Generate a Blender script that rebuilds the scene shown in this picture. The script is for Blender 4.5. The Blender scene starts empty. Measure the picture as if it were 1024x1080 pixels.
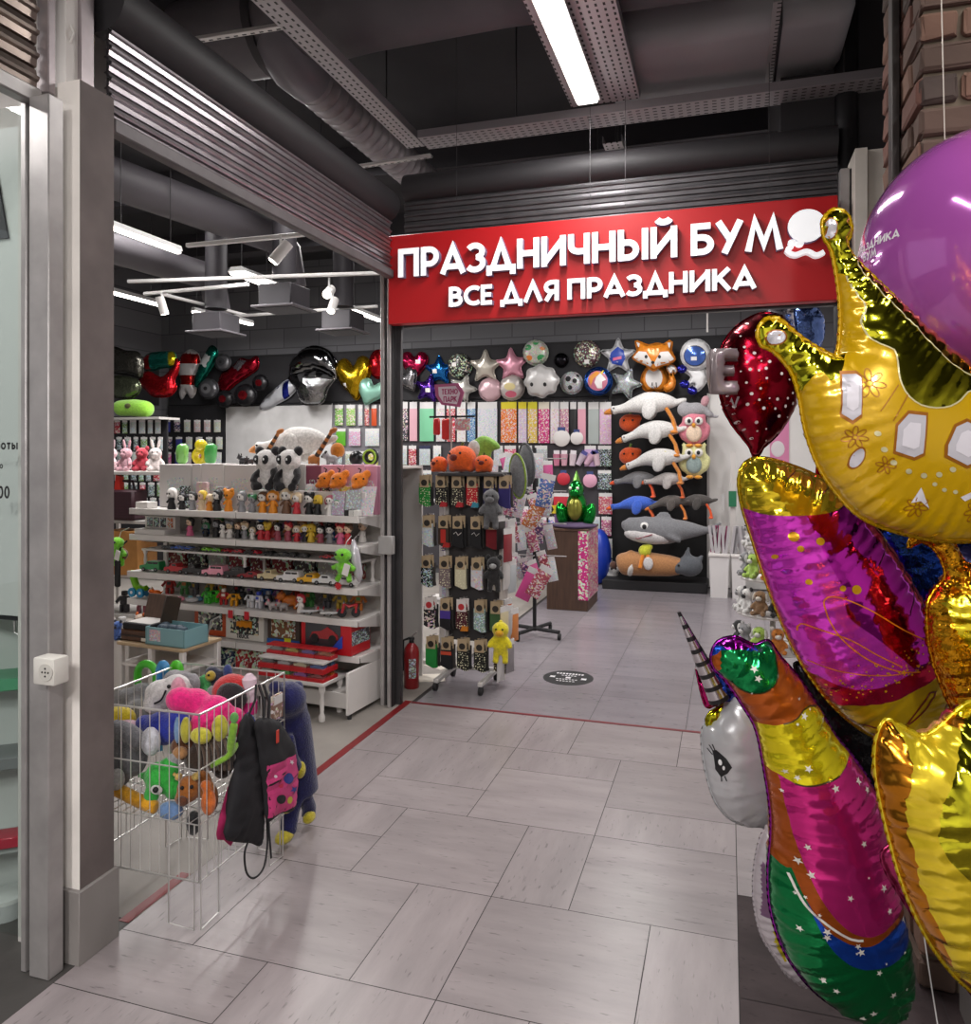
import bpy, bmesh, math, random
import numpy as np
from mathutils import Vector, Matrix, Euler
from mathutils.geometry import delaunay_2d_cdt
from mathutils.bvhtree import BVHTree
SC = bpy.context.scene
COL = SC.collection
PI = math.pi
R = math.radians
rnd = random.Random(7)
# ---------------------------------------------------------------- measured camera: level, eye 1.7 m, f = 815 px
F = 815.0; U0 = 512.0; V0 = 478.0; HC = 1.7
YAW = math.atan2(768 - 512, F); SN = math.sin(YAW); CS = math.cos(YAW)
def ray(u, v):
    x = (u - U0) / F
    return (CS * x - SN, SN * x + CS, -(v - V0) / F)
def aZ(u, v, Z=0.0):
    r = ray(u, v); t = (Z - HC) / r[2]; return Vector((r[0] * t, r[1] * t, Z))
def aY(u, v, Y):
    r = ray(u, v); t = Y / r[1]; return Vector((r[0] * t, Y, HC + r[2] * t))
def aX(u, v, X):
    r = ray(u, v); t = X / r[0]; return Vector((X, r[1] * t, HC + r[2] * t))
def aD(u, v, d):
    r = ray(u, v); return Vector((r[0] * d, r[1] * d, HC + r[2] * d))
# ---------------------------------------------------------------- materials
def lin(c):
    if isinstance(c, str):
        c = c.lstrip('#'); c = [int(c[i:i + 2], 16) / 255 for i in (0, 2, 4)]
        return tuple((x / 12.92 if x <= .04045 else ((x + .055) / 1.055) ** 2.4) for x in c)
    return tuple(c[:3])
MC = {}
def newmat(name):
    m = bpy.data.materials.new(name); m.use_nodes = True
    nt = m.node_tree; b = nt.nodes['Principled BSDF']
    return m, nt, b
def mat(col, rough=.5, metal=0., kind='', coat=0., emit=0., alpha=1., trans=0.):
    key = (str(col), rough, metal, kind, coat, emit, alpha, trans)
    if key in MC: return MC[key]
    m, nt, b = newmat((kind or 'paint') + '_' + str(col).strip('#'))
    c = lin(col)
    b.inputs['Base Color'].default_value = (*c, 1)
    b.inputs['Roughness'].default_value = rough; b.inputs['Metallic'].default_value = metal
    b.inputs['Coat Weight'].default_value = coat; b.inputs['Coat Roughness'].default_value = .08
    b.inputs['Alpha'].default_value = alpha; b.inputs['Transmission Weight'].default_value = trans
    if emit:
        b.inputs['Emission Color'].default_value = (*c, 1); b.inputs['Emission Strength'].default_value = emit
    N = nt.nodes.new; L = nt.links.new
    tc = N('ShaderNodeTexCoord')
    def noise(scale, det=2., vec=None):
        n = N('ShaderNodeTexNoise'); n.inputs['Scale'].default_value = scale; n.inputs['Detail'].default_value = det
        L(vec or tc.outputs['Object'], n.inputs['Vector']); return n
    def vary(n, lo, hi):
        mx = N('ShaderNodeMix'); mx.data_type = 'RGBA'; mx.blend_type = 'MULTIPLY'
        mx.inputs[0].default_value = 1
        mr = N('ShaderNodeMapRange'); mr.inputs[1].default_value = .3; mr.inputs[2].default_value = .7
        mr.inputs[3].default_value = lo; mr.inputs[4].default_value = hi
        L(n.outputs[0], mr.inputs[0]); mx.inputs[6].default_value = (*c, 1); L(mr.outputs[0], mx.inputs[7])
        L(mx.outputs[2], b.inputs['Base Color'])
    def bump(n, s, d=.01):
        bp = N('ShaderNodeBump'); bp.inputs['Strength'].default_value = s; bp.inputs['Distance'].default_value = d
        L(n.outputs[0], bp.inputs['Height']); L(bp.outputs[0], b.inputs['Normal'])
    if kind == 'plush':
        n = noise(150, 3); bump(n, .6, .008); vary(noise(60), .78, 1.12)
        b.inputs['Sheen Weight'].default_value = .3; b.inputs['Roughness'].default_value = .9
    elif kind == 'fabric':
        n = noise(220, 2); bump(n, .25, .003); vary(noise(12), .85, 1.08)
    elif kind == 'foil':
        n = noise(16, 3); bump(n, .10, .012)
    elif kind == 'crinkle':
        n = noise(26, 4); bump(n, .55, .02)
    elif kind == 'metal':
        vary(noise(9, 5), .8, 1.08)
    elif kind == 'dirty':
        vary(noise(5, 6), .72, 1.12); bump(noise(40, 4), .15, .004)
    elif kind == 'plaster':
        vary(noise(3, 6), .82, 1.1); bump(noise(60, 4), .12, .004)
    elif kind == 'wood':
        mp = N('ShaderNodeMapping'); mp.inputs['Scale'].default_value = (14, 14, 1.2); L(tc.outputs['Object'], mp.inputs[0])
        vary(noise(3, 5, mp.outputs[0]), .7, 1.15)
    elif kind in ('print', 'print2', 'print3'):
        # busy printed packaging: random blotches of other inks over the base colour
        sc, hue = {'print': (85, .0), 'print2': (120, .5), 'print3': (60, .25)}[kind]
        vo = N('ShaderNodeTexVoronoi'); vo.inputs['Scale'].default_value = sc; L(tc.outputs['Object'], vo.inputs['Vector'])
        hs = N('ShaderNodeHueSaturation'); hs.inputs['Hue'].default_value = .5 + hue; hs.inputs['Saturation'].default_value = .5; hs.inputs['Value'].default_value = .8
        L(vo.outputs['Color'], hs.inputs['Color'])
        cr = N('ShaderNodeMath'); cr.operation = 'GREATER_THAN'; cr.inputs[1].default_value = .64
        sp = N('ShaderNodeSeparateColor'); L(vo.outputs['Color'], sp.inputs[0]); L(sp.outputs[0], cr.inputs[0])
        mx = N('ShaderNodeMix'); mx.data_type = 'RGBA'; L(cr.outputs[0], mx.inputs[0])
        mx.inputs[6].default_value = (*c, 1); L(hs.outputs[0], mx.inputs[7]); L(mx.outputs[2], b.inputs['Base Color'])
    elif kind == 'clear':
        m.node_tree.nodes.remove(b); tr = N('ShaderNodeBsdfTransparent'); gl = N('ShaderNodeBsdfGlossy'); gl.inputs['Roughness'].default_value = .1; mxs = N('ShaderNodeMixShader'); mxs.inputs[0].default_value = .12
        L(tr.outputs[0], mxs.inputs[1]); L(gl.outputs[0], mxs.inputs[2]); L(mxs.outputs[0], nt.nodes['Material Output'].inputs[0])
    elif kind == 'glass':
        m.node_tree.nodes.remove(b); tr = N('ShaderNodeBsdfTransparent'); gl = N('ShaderNodeBsdfGlossy'); gl.inputs['Roughness'].default_value = .02; mxs = N('ShaderNodeMixShader'); mxs.inputs[0].default_value = .05
        tr.inputs[0].default_value = (.93, .96, .95, 1); L(tr.outputs[0], mxs.inputs[1]); L(gl.outputs[0], mxs.inputs[2]); L(mxs.outputs[0], nt.nodes['Material Output'].inputs[0])
    elif kind == 'dots':
        vo = N('ShaderNodeTexVoronoi'); vo.inputs['Scale'].default_value = 55; vo.inputs['Randomness'].default_value = .6
        L(tc.outputs['Object'], vo.inputs['Vector'])
        lt = N('ShaderNodeMath'); lt.operation = 'LESS_THAN'; lt.inputs[1].default_value = .28; L(vo.outputs['Distance'], lt.inputs[0])
        mx = N('ShaderNodeMix'); mx.data_type = 'RGBA'; L(lt.outputs[0], mx.inputs[0])
        mx.inputs[6].default_value = (*c, 1); mx.inputs[7].default_value = (.75, .72, .5, 1); L(mx.outputs[2], b.inputs['Base Color'])
    elif kind == 'perf':
        sx = N('ShaderNodeSeparateXYZ'); L(tc.outputs['Object'], sx.inputs[0])
        def fr(o, p, th):
            a = N('ShaderNodeMath'); a.operation = 'DIVIDE'; a.inputs[1].default_value = p; L(o, a.inputs[0])
            f = N('ShaderNodeMath'); f.operation = 'FRACT'; L(a.outputs[0], f.inputs[0])
            g = N('ShaderNodeMath'); g.operation = 'LESS_THAN'; g.inputs[1].default_value = th; L(f.outputs[0], g.inputs[0]); return g
        g1 = fr(sx.outputs['X'], .05, .5); g2 = fr(sx.outputs['Y'], .04, .3)
        mu = N('ShaderNodeMath'); mu.operation = 'MULTIPLY'; L(g1.outputs[0], mu.inputs[0]); L(g2.outputs[0], mu.inputs[1])
        mx = N('ShaderNodeMix'); mx.data_type = 'RGBA'; L(mu.outputs[0], mx.inputs[0])
        mx.inputs[6].default_value = (*c, 1); mx.inputs[7].default_value = (.012, .011, .011, 1); L(mx.outputs[2], b.inputs['Base Color'])
    elif kind == 'peg':
        vo = N('ShaderNodeTexVoronoi'); vo.inputs['Scale'].default_value = 40; vo.inputs['Randomness'].default_value = 0
        L(tc.outputs['Object'], vo.inputs['Vector'])
        lt = N('ShaderNodeMath'); lt.operation = 'LESS_THAN'; lt.inputs[1].default_value = .2; L(vo.outputs['Distance'], lt.inputs[0])
        mx = N('ShaderNodeMix'); mx.data_type = 'RGBA'; L(lt.outputs[0], mx.inputs[0])
        mx.inputs[6].default_value = (*c, 1); mx.inputs[7].default_value = (c[0] * .2, c[1] * .2, c[2] * .2, 1); L(mx.outputs[2], b.inputs['Base Color'])
    MC[key] = m
    return m
def foilm(col, rough=.14): return mat(col, rough, 1., 'foil')
def plushm(col): return mat(col, .9, 0, 'plush')
# ---------------------------------------------------------------- mesh builder
class MB:
    def __init__(s): s.v = []; s.f = []; s.m = []
    def add(s, vs, fs, m=0):
        o = len(s.v); s.v += [tuple(q) for q in vs]
        for f in fs: s.f.append([i + o for i in f]); s.m.append(m)
        return s
    def box(s, c, d, m=0, rot=None, bev=0., seg=1):
        x, y, z = [q / 2 for q in d]
        if bev > 0:
            bm = bmesh.new(); bmesh.ops.create_cube(bm, size=1)
            for q in bm.verts: q.co = Vector((q.co.x * d[0], q.co.y * d[1], q.co.z * d[2]))
            bmesh.ops.bevel(bm, geom=bm.edges[:], offset=min(bev, .49 * min(d)), segments=seg, profile=.5, affect='EDGES')
            bm.verts.index_update(); vs = [q.co.copy() for q in bm.verts]; fs = [[q.index for q in f.verts] for f in bm.faces]; bm.free()
        else:
            vs = [Vector((i * x, j * y, k * z)) for k in (-1, 1) for j in (-1, 1) for i in (-1, 1)]
            fs = [(0, 2, 3, 1), (4, 5, 7, 6), (0, 1, 5, 4), (2, 6, 7, 3), (0, 4, 6, 2), (1, 3, 7, 5)]
        Mx = Euler(rot).to_matrix() if rot else Matrix.Identity(3)
        return s.add([Mx @ q + Vector(c) for q in vs], fs, m)
    def b2(s, a, b, m=0, bev=0.):
        return s.box([(a[i] + b[i]) / 2 for i in range(3)], [abs(b[i] - a[i]) for i in range(3)], m, None, bev)
    def cyl(s, p0, p1, r0, r1=None, n=12, m=0, caps=True):
        p0 = Vector(p0); p1 = Vector(p1); r1 = r0 if r1 is None else r1
        q = (p1 - p0).to_track_quat('Z', 'Y').to_matrix()
        vs = []
        for p, r in ((p0, r0), (p1, r1)):
            for i in range(n):
                a = 2 * PI * i / n; vs.append(p + q @ Vector((r * math.cos(a), r * math.sin(a), 0)))
        fs = [(i, (i + 1) % n, n + (i + 1) % n, n + i) for i in range(n)]
        if caps: fs += [list(range(n))[::-1], list(range(n, 2 * n))]
        return s.add(vs, fs, m)
    def tube(s, pts, r, n=6, m=0, closed=False):
        pts = [Vector(p) for p in pts]; k = len(pts); vs = []; up = None
        for i, p in enumerate(pts):
            a = pts[(i - 1) % k] if (closed or i > 0) else p
            b = pts[(i + 1) % k] if (closed or i < k - 1) else p
            t = (b - a).normalized()
            if up is None: up = t.orthogonal().normalized()
            up = (up - t * up.dot(t)); up = up.normalized() if up.length > 1e-6 else t.orthogonal().normalized()
            w = t.cross(up); rr = r[i] if isinstance(r, (list, tuple)) else r
            for j in range(n):
                an = 2 * PI * j / n; vs.append(p + (up * math.cos(an) + w * math.sin(an)) * rr)
        fs = []
        for i in range(k if closed else k - 1):
            for j in range(n):
                a = i * n; b = ((i + 1) % k) * n; fs.append((a + j, a + (j + 1) % n, b + (j + 1) % n, b + j))
        if not closed: fs += [list(range(n))[::-1], [(k - 1) * n + j for j in range(n)]]
        return s.add(vs, fs, m)
    def ell(s, c, r, m=0, rot=None, n=14, k=9):
        if not isinstance(r, (list, tuple)): r = (r, r, r)
        Mx = Euler(rot).to_matrix() if rot else Matrix.Identity(3); c = Vector(c)
        vs = [c + Mx @ Vector((0, 0, -r[2]))]
        for i in range(1, k):
            a = -PI / 2 + PI * i / k
            for j in range(n):
                b = 2 * PI * j / n
                vs.append(c + Mx @ Vector((r[0] * math.cos(a) * math.cos(b), r[1] * math.cos(a) * math.sin(b), r[2] * math.sin(a))))
        vs.append(c + Mx @ Vector((0, 0, r[2])))
        fs = [(0, 1 + (j + 1) % n, 1 + j) for j in range(n)]
        for i in range(k - 2):
            for j in range(n):
                a = 1 + i * n; b = a + n; fs.append((a + j, a + (j + 1) % n, b + (j + 1) % n, b + j))
        l = len(vs) - 1; a = 1 + (k - 2) * n
        fs += [(a + j, a + (j + 1) % n, l) for j in range(n)]
        return s.add(vs, fs, m)
    def lathe(s, prof, c=(0, 0, 0), n=20, m=0):
        vs = []; c = Vector(c)
        for r, z in prof:
            for j in range(n):
                b = 2 * PI * j / n; vs.append(c + Vector((r * math.cos(b), r * math.sin(b), z)))
        fs = []
        for i in range(len(prof) - 1):
            for j in range(n):
                a = i * n; b = a + n; fs.append((a + j, a + (j + 1) % n, b + (j + 1) % n, b + j))
        fs += [list(range(n))[::-1], [(len(prof) - 1) * n + j for j in range(n)]]
        return s.add(vs, fs, m)
    def prism(s, pts, a, b, ax='y', m=0, M=None):
        # outline in the plane across axis ax, from a to b along it
        def P(p, t):
            q = {'y': (p[0], t, p[1]), 'z': (p[0], p[1], t), 'x': (t, p[0], p[1])}[ax]
            return M @ Vector(q) if M else Vector(q)
        n = len(pts); vs = [P(p, a) for p in pts] + [P(p, b) for p in pts]
        fs = [list(range(n)), list(range(2 * n - 1, n - 1, -1))] + [(i, n + i, n + (i + 1) % n, (i + 1) % n) for i in range(n)]
        return s.add(vs, fs, m)
    def quad(s, pts, m=0): return s.add(pts, [list(range(len(pts)))], m)
    def xf(s, M, start=0):
        for i in range(start, len(s.v)): s.v[i] = tuple(M @ Vector(s.v[i]))
        return s
    def build(s, name, mats, parent=None, loc=None, rz=0, rot=None, smooth=True, ang=40):
        me = bpy.data.meshes.new(name)
        v = s.v
        off = Vector((0, 0, 0))
        if parent is None and loc is None:
            a = np.array(v); mn = a.min(0); mxx = a.max(0)
            off = Vector(((mn[0] + mxx[0]) / 2, (mn[1] + mxx[1]) / 2, mn[2])); off = Vector([float(q) for q in off])
            v = (a - np.array(off)).tolist()
        me.from_pydata(v, [], s.f)
        if not isinstance(mats, (list, tuple)): mats = [mats]
        for q in mats: me.materials.append(q)
        me.polygons.foreach_set('material_index', s.m)
        if smooth:
            me.polygons.foreach_set('use_smooth', [True] * len(s.f))
        bm = bmesh.new(); bm.from_mesh(me); bmesh.ops.recalc_face_normals(bm, faces=bm.faces[:]); bm.to_mesh(me); bm.free()
        if smooth: me.set_sharp_from_angle(angle=R(ang))
        me.update()
        o = bpy.data.objects.new(name, me); COL.objects.link(o)
        o.location = off if loc is None else loc
        if rot: o.rotation_euler = rot
        elif rz: o.rotation_euler = (0, 0, rz)
        if parent is not None: o.parent = parent
        return o
def tag(o, label, cat, group=None, kind=None):
    o['label'] = label; o['category'] = cat
    if group: o['group'] = group
    if kind: o['kind'] = kind
    return o
def struct(o): o['kind'] = 'structure'; return o
def thing(name, label, cat, loc=(0, 0, 0), rz=0, group=None, rot=None):
    o = bpy.data.objects.new(name, None); COL.objects.link(o); o.empty_display_size = .05
    o.location = loc; o.rotation_euler = rot if rot else (0, 0, rz)
    return tag(o, label, cat, group)
def dup(root, loc, rz=0, label=None, group=None, rot=None, scale=None):
    r = root.copy(); COL.objects.link(r); r.location = loc; r.rotation_euler = rot if rot else (0, 0, rz)
    if scale: r.scale = (scale,) * 3
    if label: r['label'] = label
    if group: r['group'] = group
    for ch in list(root.children):
        c = ch.copy(); COL.objects.link(c); c.parent = r
        for g in ch.children:
            d = g.copy(); COL.objects.link(d); d.parent = c
    return r
def remesh(mb, vox, smooth=2):
    me = bpy.data.meshes.new('tmp'); me.from_pydata(mb.v, [], mb.f)
    o = bpy.data.objects.new('tmp', me); COL.objects.link(o)
    q = o.modifiers.new('r', 'REMESH'); q.mode = 'VOXEL'; q.voxel_size = vox; q.use_smooth_shade = True
    if smooth:
        w = o.modifiers.new('s', 'SMOOTH'); w.iterations = smooth; w.factor = .6
    dg = bpy.context.evaluated_depsgraph_get(); me2 = bpy.data.meshes.new_from_object(o.evaluated_get(dg))
    bpy.data.objects.remove(o); bpy.data.meshes.remove(me)
    return me2
def blob(name, mb, vox, material, parent=None, smooth=2):
    me = remesh(mb, vox, smooth); me.name = name; me.materials.clear(); me.materials.append(material)
    me.polygons.foreach_set('use_smooth', [True] * len(me.polygons))
    o = bpy.data.objects.new(name, me); COL.objects.link(o)
    if parent is not None: o.parent = parent
    return o
ORD = ['first', 'second', 'third', 'fourth', 'fifth', 'sixth', 'seventh', 'eighth', 'ninth', 'tenth', 'eleventh', 'twelfth', 'thirteenth', 'fourteenth', 'fifteenth', 'sixteenth', 'seventeenth', 'eighteenth', 'nineteenth', 'twentieth', 'twenty-first', 'twenty-second', 'twenty-third', 'twenty-fourth', 'twenty-fifth']
# ---------------------------------------------------------------- stroke lettering
def arc(cx, cy, rx, ry, a0, a1, n=12):
    return [(cx + rx * math.cos(R(a0 + (a1 - a0) * i / n)), cy + ry * math.sin(R(a0 + (a1 - a0) * i / n))) for i in range(n + 1)]
def bowl(y0, y1, x=.1, w=.3, r=None):
    m = (y0 + y1) / 2; h = (y1 - y0) / 2
    return [(x, y1), (x + w * .5, y1)] + arc(x + w * .5, m, w * .55, h, 90, -90, 10)[1:-1] + [(x + w * .5, y0), (x, y0)]
GL = {
 'П': (.74, [[(.1, 0), (.1, .9), (.64, .9), (.64, 0)]]), 'Р': (.62, [[(.1, 0), (.1, 1)], bowl(.4, .9, .1, .42)]),
 'А': (.86, [[(.08, 0), (.43, .9), (.78, 0)], [(.2, .25), (.66, .25)]]),
 'З': (.6, [arc(.26, .69, .24, .21, 150, -80, 12), arc(.26, .3, .26, .22, 80, -150, 12)]),
 'Д': (.92, [[(.08, -.16), (.08, .08), (.84, .08), (.84, -.16)], [(.2, .1), (.46, .9), (.72, .1)]]),
 'Н': (.72, [[(.1, 0), (.1, 1)], [(.62, 0), (.62, 1)], [(.1, .5), (.62, .5)]]),
 'И': (.78, [[(.1, 0), (.1, 1)], [(.68, 0), (.68, 1)], [(.1, .12), (.68, .88)]]),
 'Ч': (.68, [[(.1, 1), (.1, .62)] + arc(.34, .62, .24, .2, 180, 270, 6)[1:] + [(.58, .42)], [(.58, 0), (.58, 1)]]),
 'Ы': (.9, [[(.1, 0), (.1, 1)], bowl(.1, .58, .1, .42), [(.8, 0), (.8, 1)]]),
 'Й': (.78, [[(.1, 0), (.1, 1)], [(.68, 0), (.68, 1)], [(.1, .12), (.68, .88)], arc(.39, 1.28, .2, .15, 200, 340, 8)]),
 'Б': (.64, [[(.56, .9), (.1, .9), (.1, 0)], bowl(.1, .55, .1, .44)]),
 'У': (.76, [[(.08, 1), (.42, .4)], [(.68, 1), (.25, 0)]]),
 'М': (1.0, [[(.08, 0), (.26, .92), (.5, .2), (.74, .92), (.92, 0)]]),
 'В': (.62, [[(.1, 0), (.1, 1)], bowl(.52, .9, .1, .36), bowl(.1, .52, .1, .42)]),
 'С': (.7, [arc(.46, .5, .36, .4, 50, 310, 16)]), 'Е': (.54, [[(.5, .9), (.1, .9), (.1, .1), (.5, .1)], [(.1, .5), (.46, .5)]]),
 'Л': (.78, [[(.08, 0), (.4, .9), (.72, 0)]]), 'Я': (.66, [[(.56, 0), (.56, 1)], [(.56, .9), (.36, .9)] + arc(.34, .67, .22, .23, 90, 270, 8)[1:-1] + [(.36, .44), (.56, .44)], [(.36, .44), (.12, 0)]]),
 'К': (.7, [[(.1, 0), (.1, 1)], [(.14, .45), (.62, 1)], [(.26, .56), (.64, 0)]]), 'Т': (.64, [[(.02, .9), (.62, .9)], [(.32, 0), (.32, .9)]]),
 'Х': (.74, [[(.08, 0), (.66, 1)], [(.08, 1), (.66, 0)]]), 'О': (.86, [arc(.43, .5, .34, .4, 0, 360, 20)]),
 'R': (.66, [[(.1, 0), (.1, 1)], bowl(.44, .9, .1, .42), [(.3, .44), (.56, 0)]]), 'U': (.7, [[(.1, 1), (.1, .34)] + arc(.35, .34, .25, .24, 180, 360, 8)[1:-1] + [(.6, .34), (.6, 1)]]),
 'б': (.6, [arc(.3, .3, .22, .24, 0, 360, 14), [(.08, .3), (.1, .62), (.3, .85), (.52, .92)]]), 'о': (.58, [arc(.29, .3, .21, .24, 0, 360, 14)]),
 'т': (.5, [[(.03, .54), (.47, .54)], [(.25, 0), (.25, .54)]]), 'ы': (.74, [[(.1, 0), (.1, .6)], bowl(.08, .36, .1, .28), [(.64, 0), (.64, .6)]]),
 '2': (.58, [arc(.29, .68, .2, .24, 170, -20, 8) + [(.1, .07), (.52, .07)]]), '1': (.4, [[(.06, .72), (.24, .9), (.24, 0)]]), '0': (.58, [arc(.29, .48, .2, .42, 0, 360, 16)]), ':': (.26, [[(.13, .06), (.13, .2)], [(.13, .4), (.13, .54)]]),
 'н': (.56, [[(.1, 0), (.1, .6)], [(.46, 0), (.46, .6)], [(.1, .3), (.46, .3)]]), 'и': (.56, [[(.1, 0), (.1, .6)], [(.46, 0), (.46, .6)], [(.1, .05), (.46, .55)]]),
 'к': (.52, [[(.1, 0), (.1, .6)], [(.12, .28), (.46, .6)], [(.2, .34), (.48, 0)]]), 'а': (.5, [arc(.24, .28, .17, .22, 0, 360, 12), [(.42, 0), (.42, .56)]]), 'в': (.5, [[(.1, 0), (.1, .6)], bowl(.3, .54, .1, .26), bowl(.06, .3, .1, .3)]),
}
GL['T'] = GL['Т']; GL['C'] = GL['С']; GL['K'] = GL['К']; GL['E'] = GL['Е']; GL['W'] = (1.0, [[(.08, 1), (.28, .1), (.5, .8), (.72, .1), (.92, 1)]])
def strip(pl, t):
    n = len(pl); L = []; Rr = []
    cl = n > 2 and abs(pl[0][0] - pl[-1][0]) < 1e-6 and abs(pl[0][1] - pl[-1][1]) < 1e-6
    for i in range(n):
        p = Vector(pl[i])
        a = Vector(pl[i - 1]) if i > 0 else (Vector(pl[-2]) if cl else None)
        b = Vector(pl[i + 1]) if i < n - 1 else (Vector(pl[1]) if cl else None)
        d1 = (p - a).normalized() if a is not None else (b - p).normalized()
        d2 = (b - p).normalized() if b is not None else d1
        n1 = Vector((-d1.y, d1.x)); n2 = Vector((-d2.y, d2.x)); mv = (n1 + n2)
        if mv.length < .1: mv = n1
        mv.normalize(); k = t / 2 / max(.42, mv.dot(n1))
        L.append(p + mv * k); Rr.append(p - mv * k)
    return L, Rr
def glyph(mb, ch, x0, y0, h, t, M, depth, mf=0, ms=0, wide=1.):
    w, pls = GL[ch]
    for pl in pls:
        L, Rr = strip([(a * wide, b) for a, b in pl], t); n = len(L)
        q = lambda p, z: M @ Vector((x0 + p.x * h, y0 + p.y * h, z))
        vs = [q(p, depth) for p in L] + [q(p, depth) for p in Rr]
        fs = [(i, n + i, n + i + 1, i + 1) for i in range(n - 1)]
        mb.add(vs, fs, mf)
        if depth > 0:
            vs2 = vs + [q(p, 0) for p in L] + [q(p, 0) for p in Rr]
            fs2 = [(i, i + 1, 2 * n + i + 1, 2 * n + i) for i in range(n - 1)] + [(n + i, 3 * n + i, 3 * n + i + 1, n + i + 1) for i in range(n - 1)]
            fs2 += [(0, 2 * n, 3 * n, n), (n - 1, 2 * n - 1, 4 * n - 1, 3 * n - 1)]
            mb.add(vs2, fs2, ms)
    return w * wide * h
def textw(s, h, gap, sp=.45, wide=1.): return sum((sp * h if c == ' ' else GL[c][0] * wide * h + gap) for c in s) - gap
def text(mb, s, x, y, h, t, M, depth=0., gap=None, mf=0, ms=0, sp=.45, wide=1.):
    gap = h * .08 if gap is None else gap
    for c in s:
        if c == ' ': x += sp * h; continue
        x += glyph(mb, c, x, y, h, t, M, depth, mf, ms, wide) + gap
    return x
# ---------------------------------------------------------------- inflated foil
def smooth_loop(pts, step, closed=True):
    P = [Vector(p) for p in pts]; n = len(P); out = []
    rng = range(n) if closed else range(n - 1)
    for i in rng:
        p0 = P[(i - 1) % n] if closed or i > 0 else P[i]; p1 = P[i]; p2 = P[(i + 1) % n]; p3 = P[(i + 2) % n] if closed or i < n - 2 else p2
        k = max(1, int((p2 - p1).length / step))
        for j in range(k):
            t = j / k
            out.append(.5 * ((2 * p1) + (p2 - p0) * t + (2 * p0 - 5 * p1 + 4 * p2 - p3) * t * t + (3 * p1 - p0 - 3 * p2 + p3) * t ** 3))
    if not closed: out.append(P[-1])
    return out
def inside(p, poly):
    c = False; n = len(poly); x, y = p
    for i in range(n):
        a = poly[i]; b = poly[i - 1]
        if (a[1] > y) != (b[1] > y) and x < (b[0] - a[0]) * (y - a[1]) / (b[1] - a[1]) + a[0]: c = not c
    return c
def inside_np(X, Y, poly):
    c = np.zeros(X.shape, bool); n = len(poly)
    for i in range(n):
        a = poly[i]; b = poly[i - 1]
        if a[1] == b[1]: continue
        k = (a[1] > Y) != (b[1] > Y)
        c ^= k & (X < (b[0] - a[0]) * (Y - a[1]) / (b[1] - a[1]) + a[0])
    return c
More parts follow.
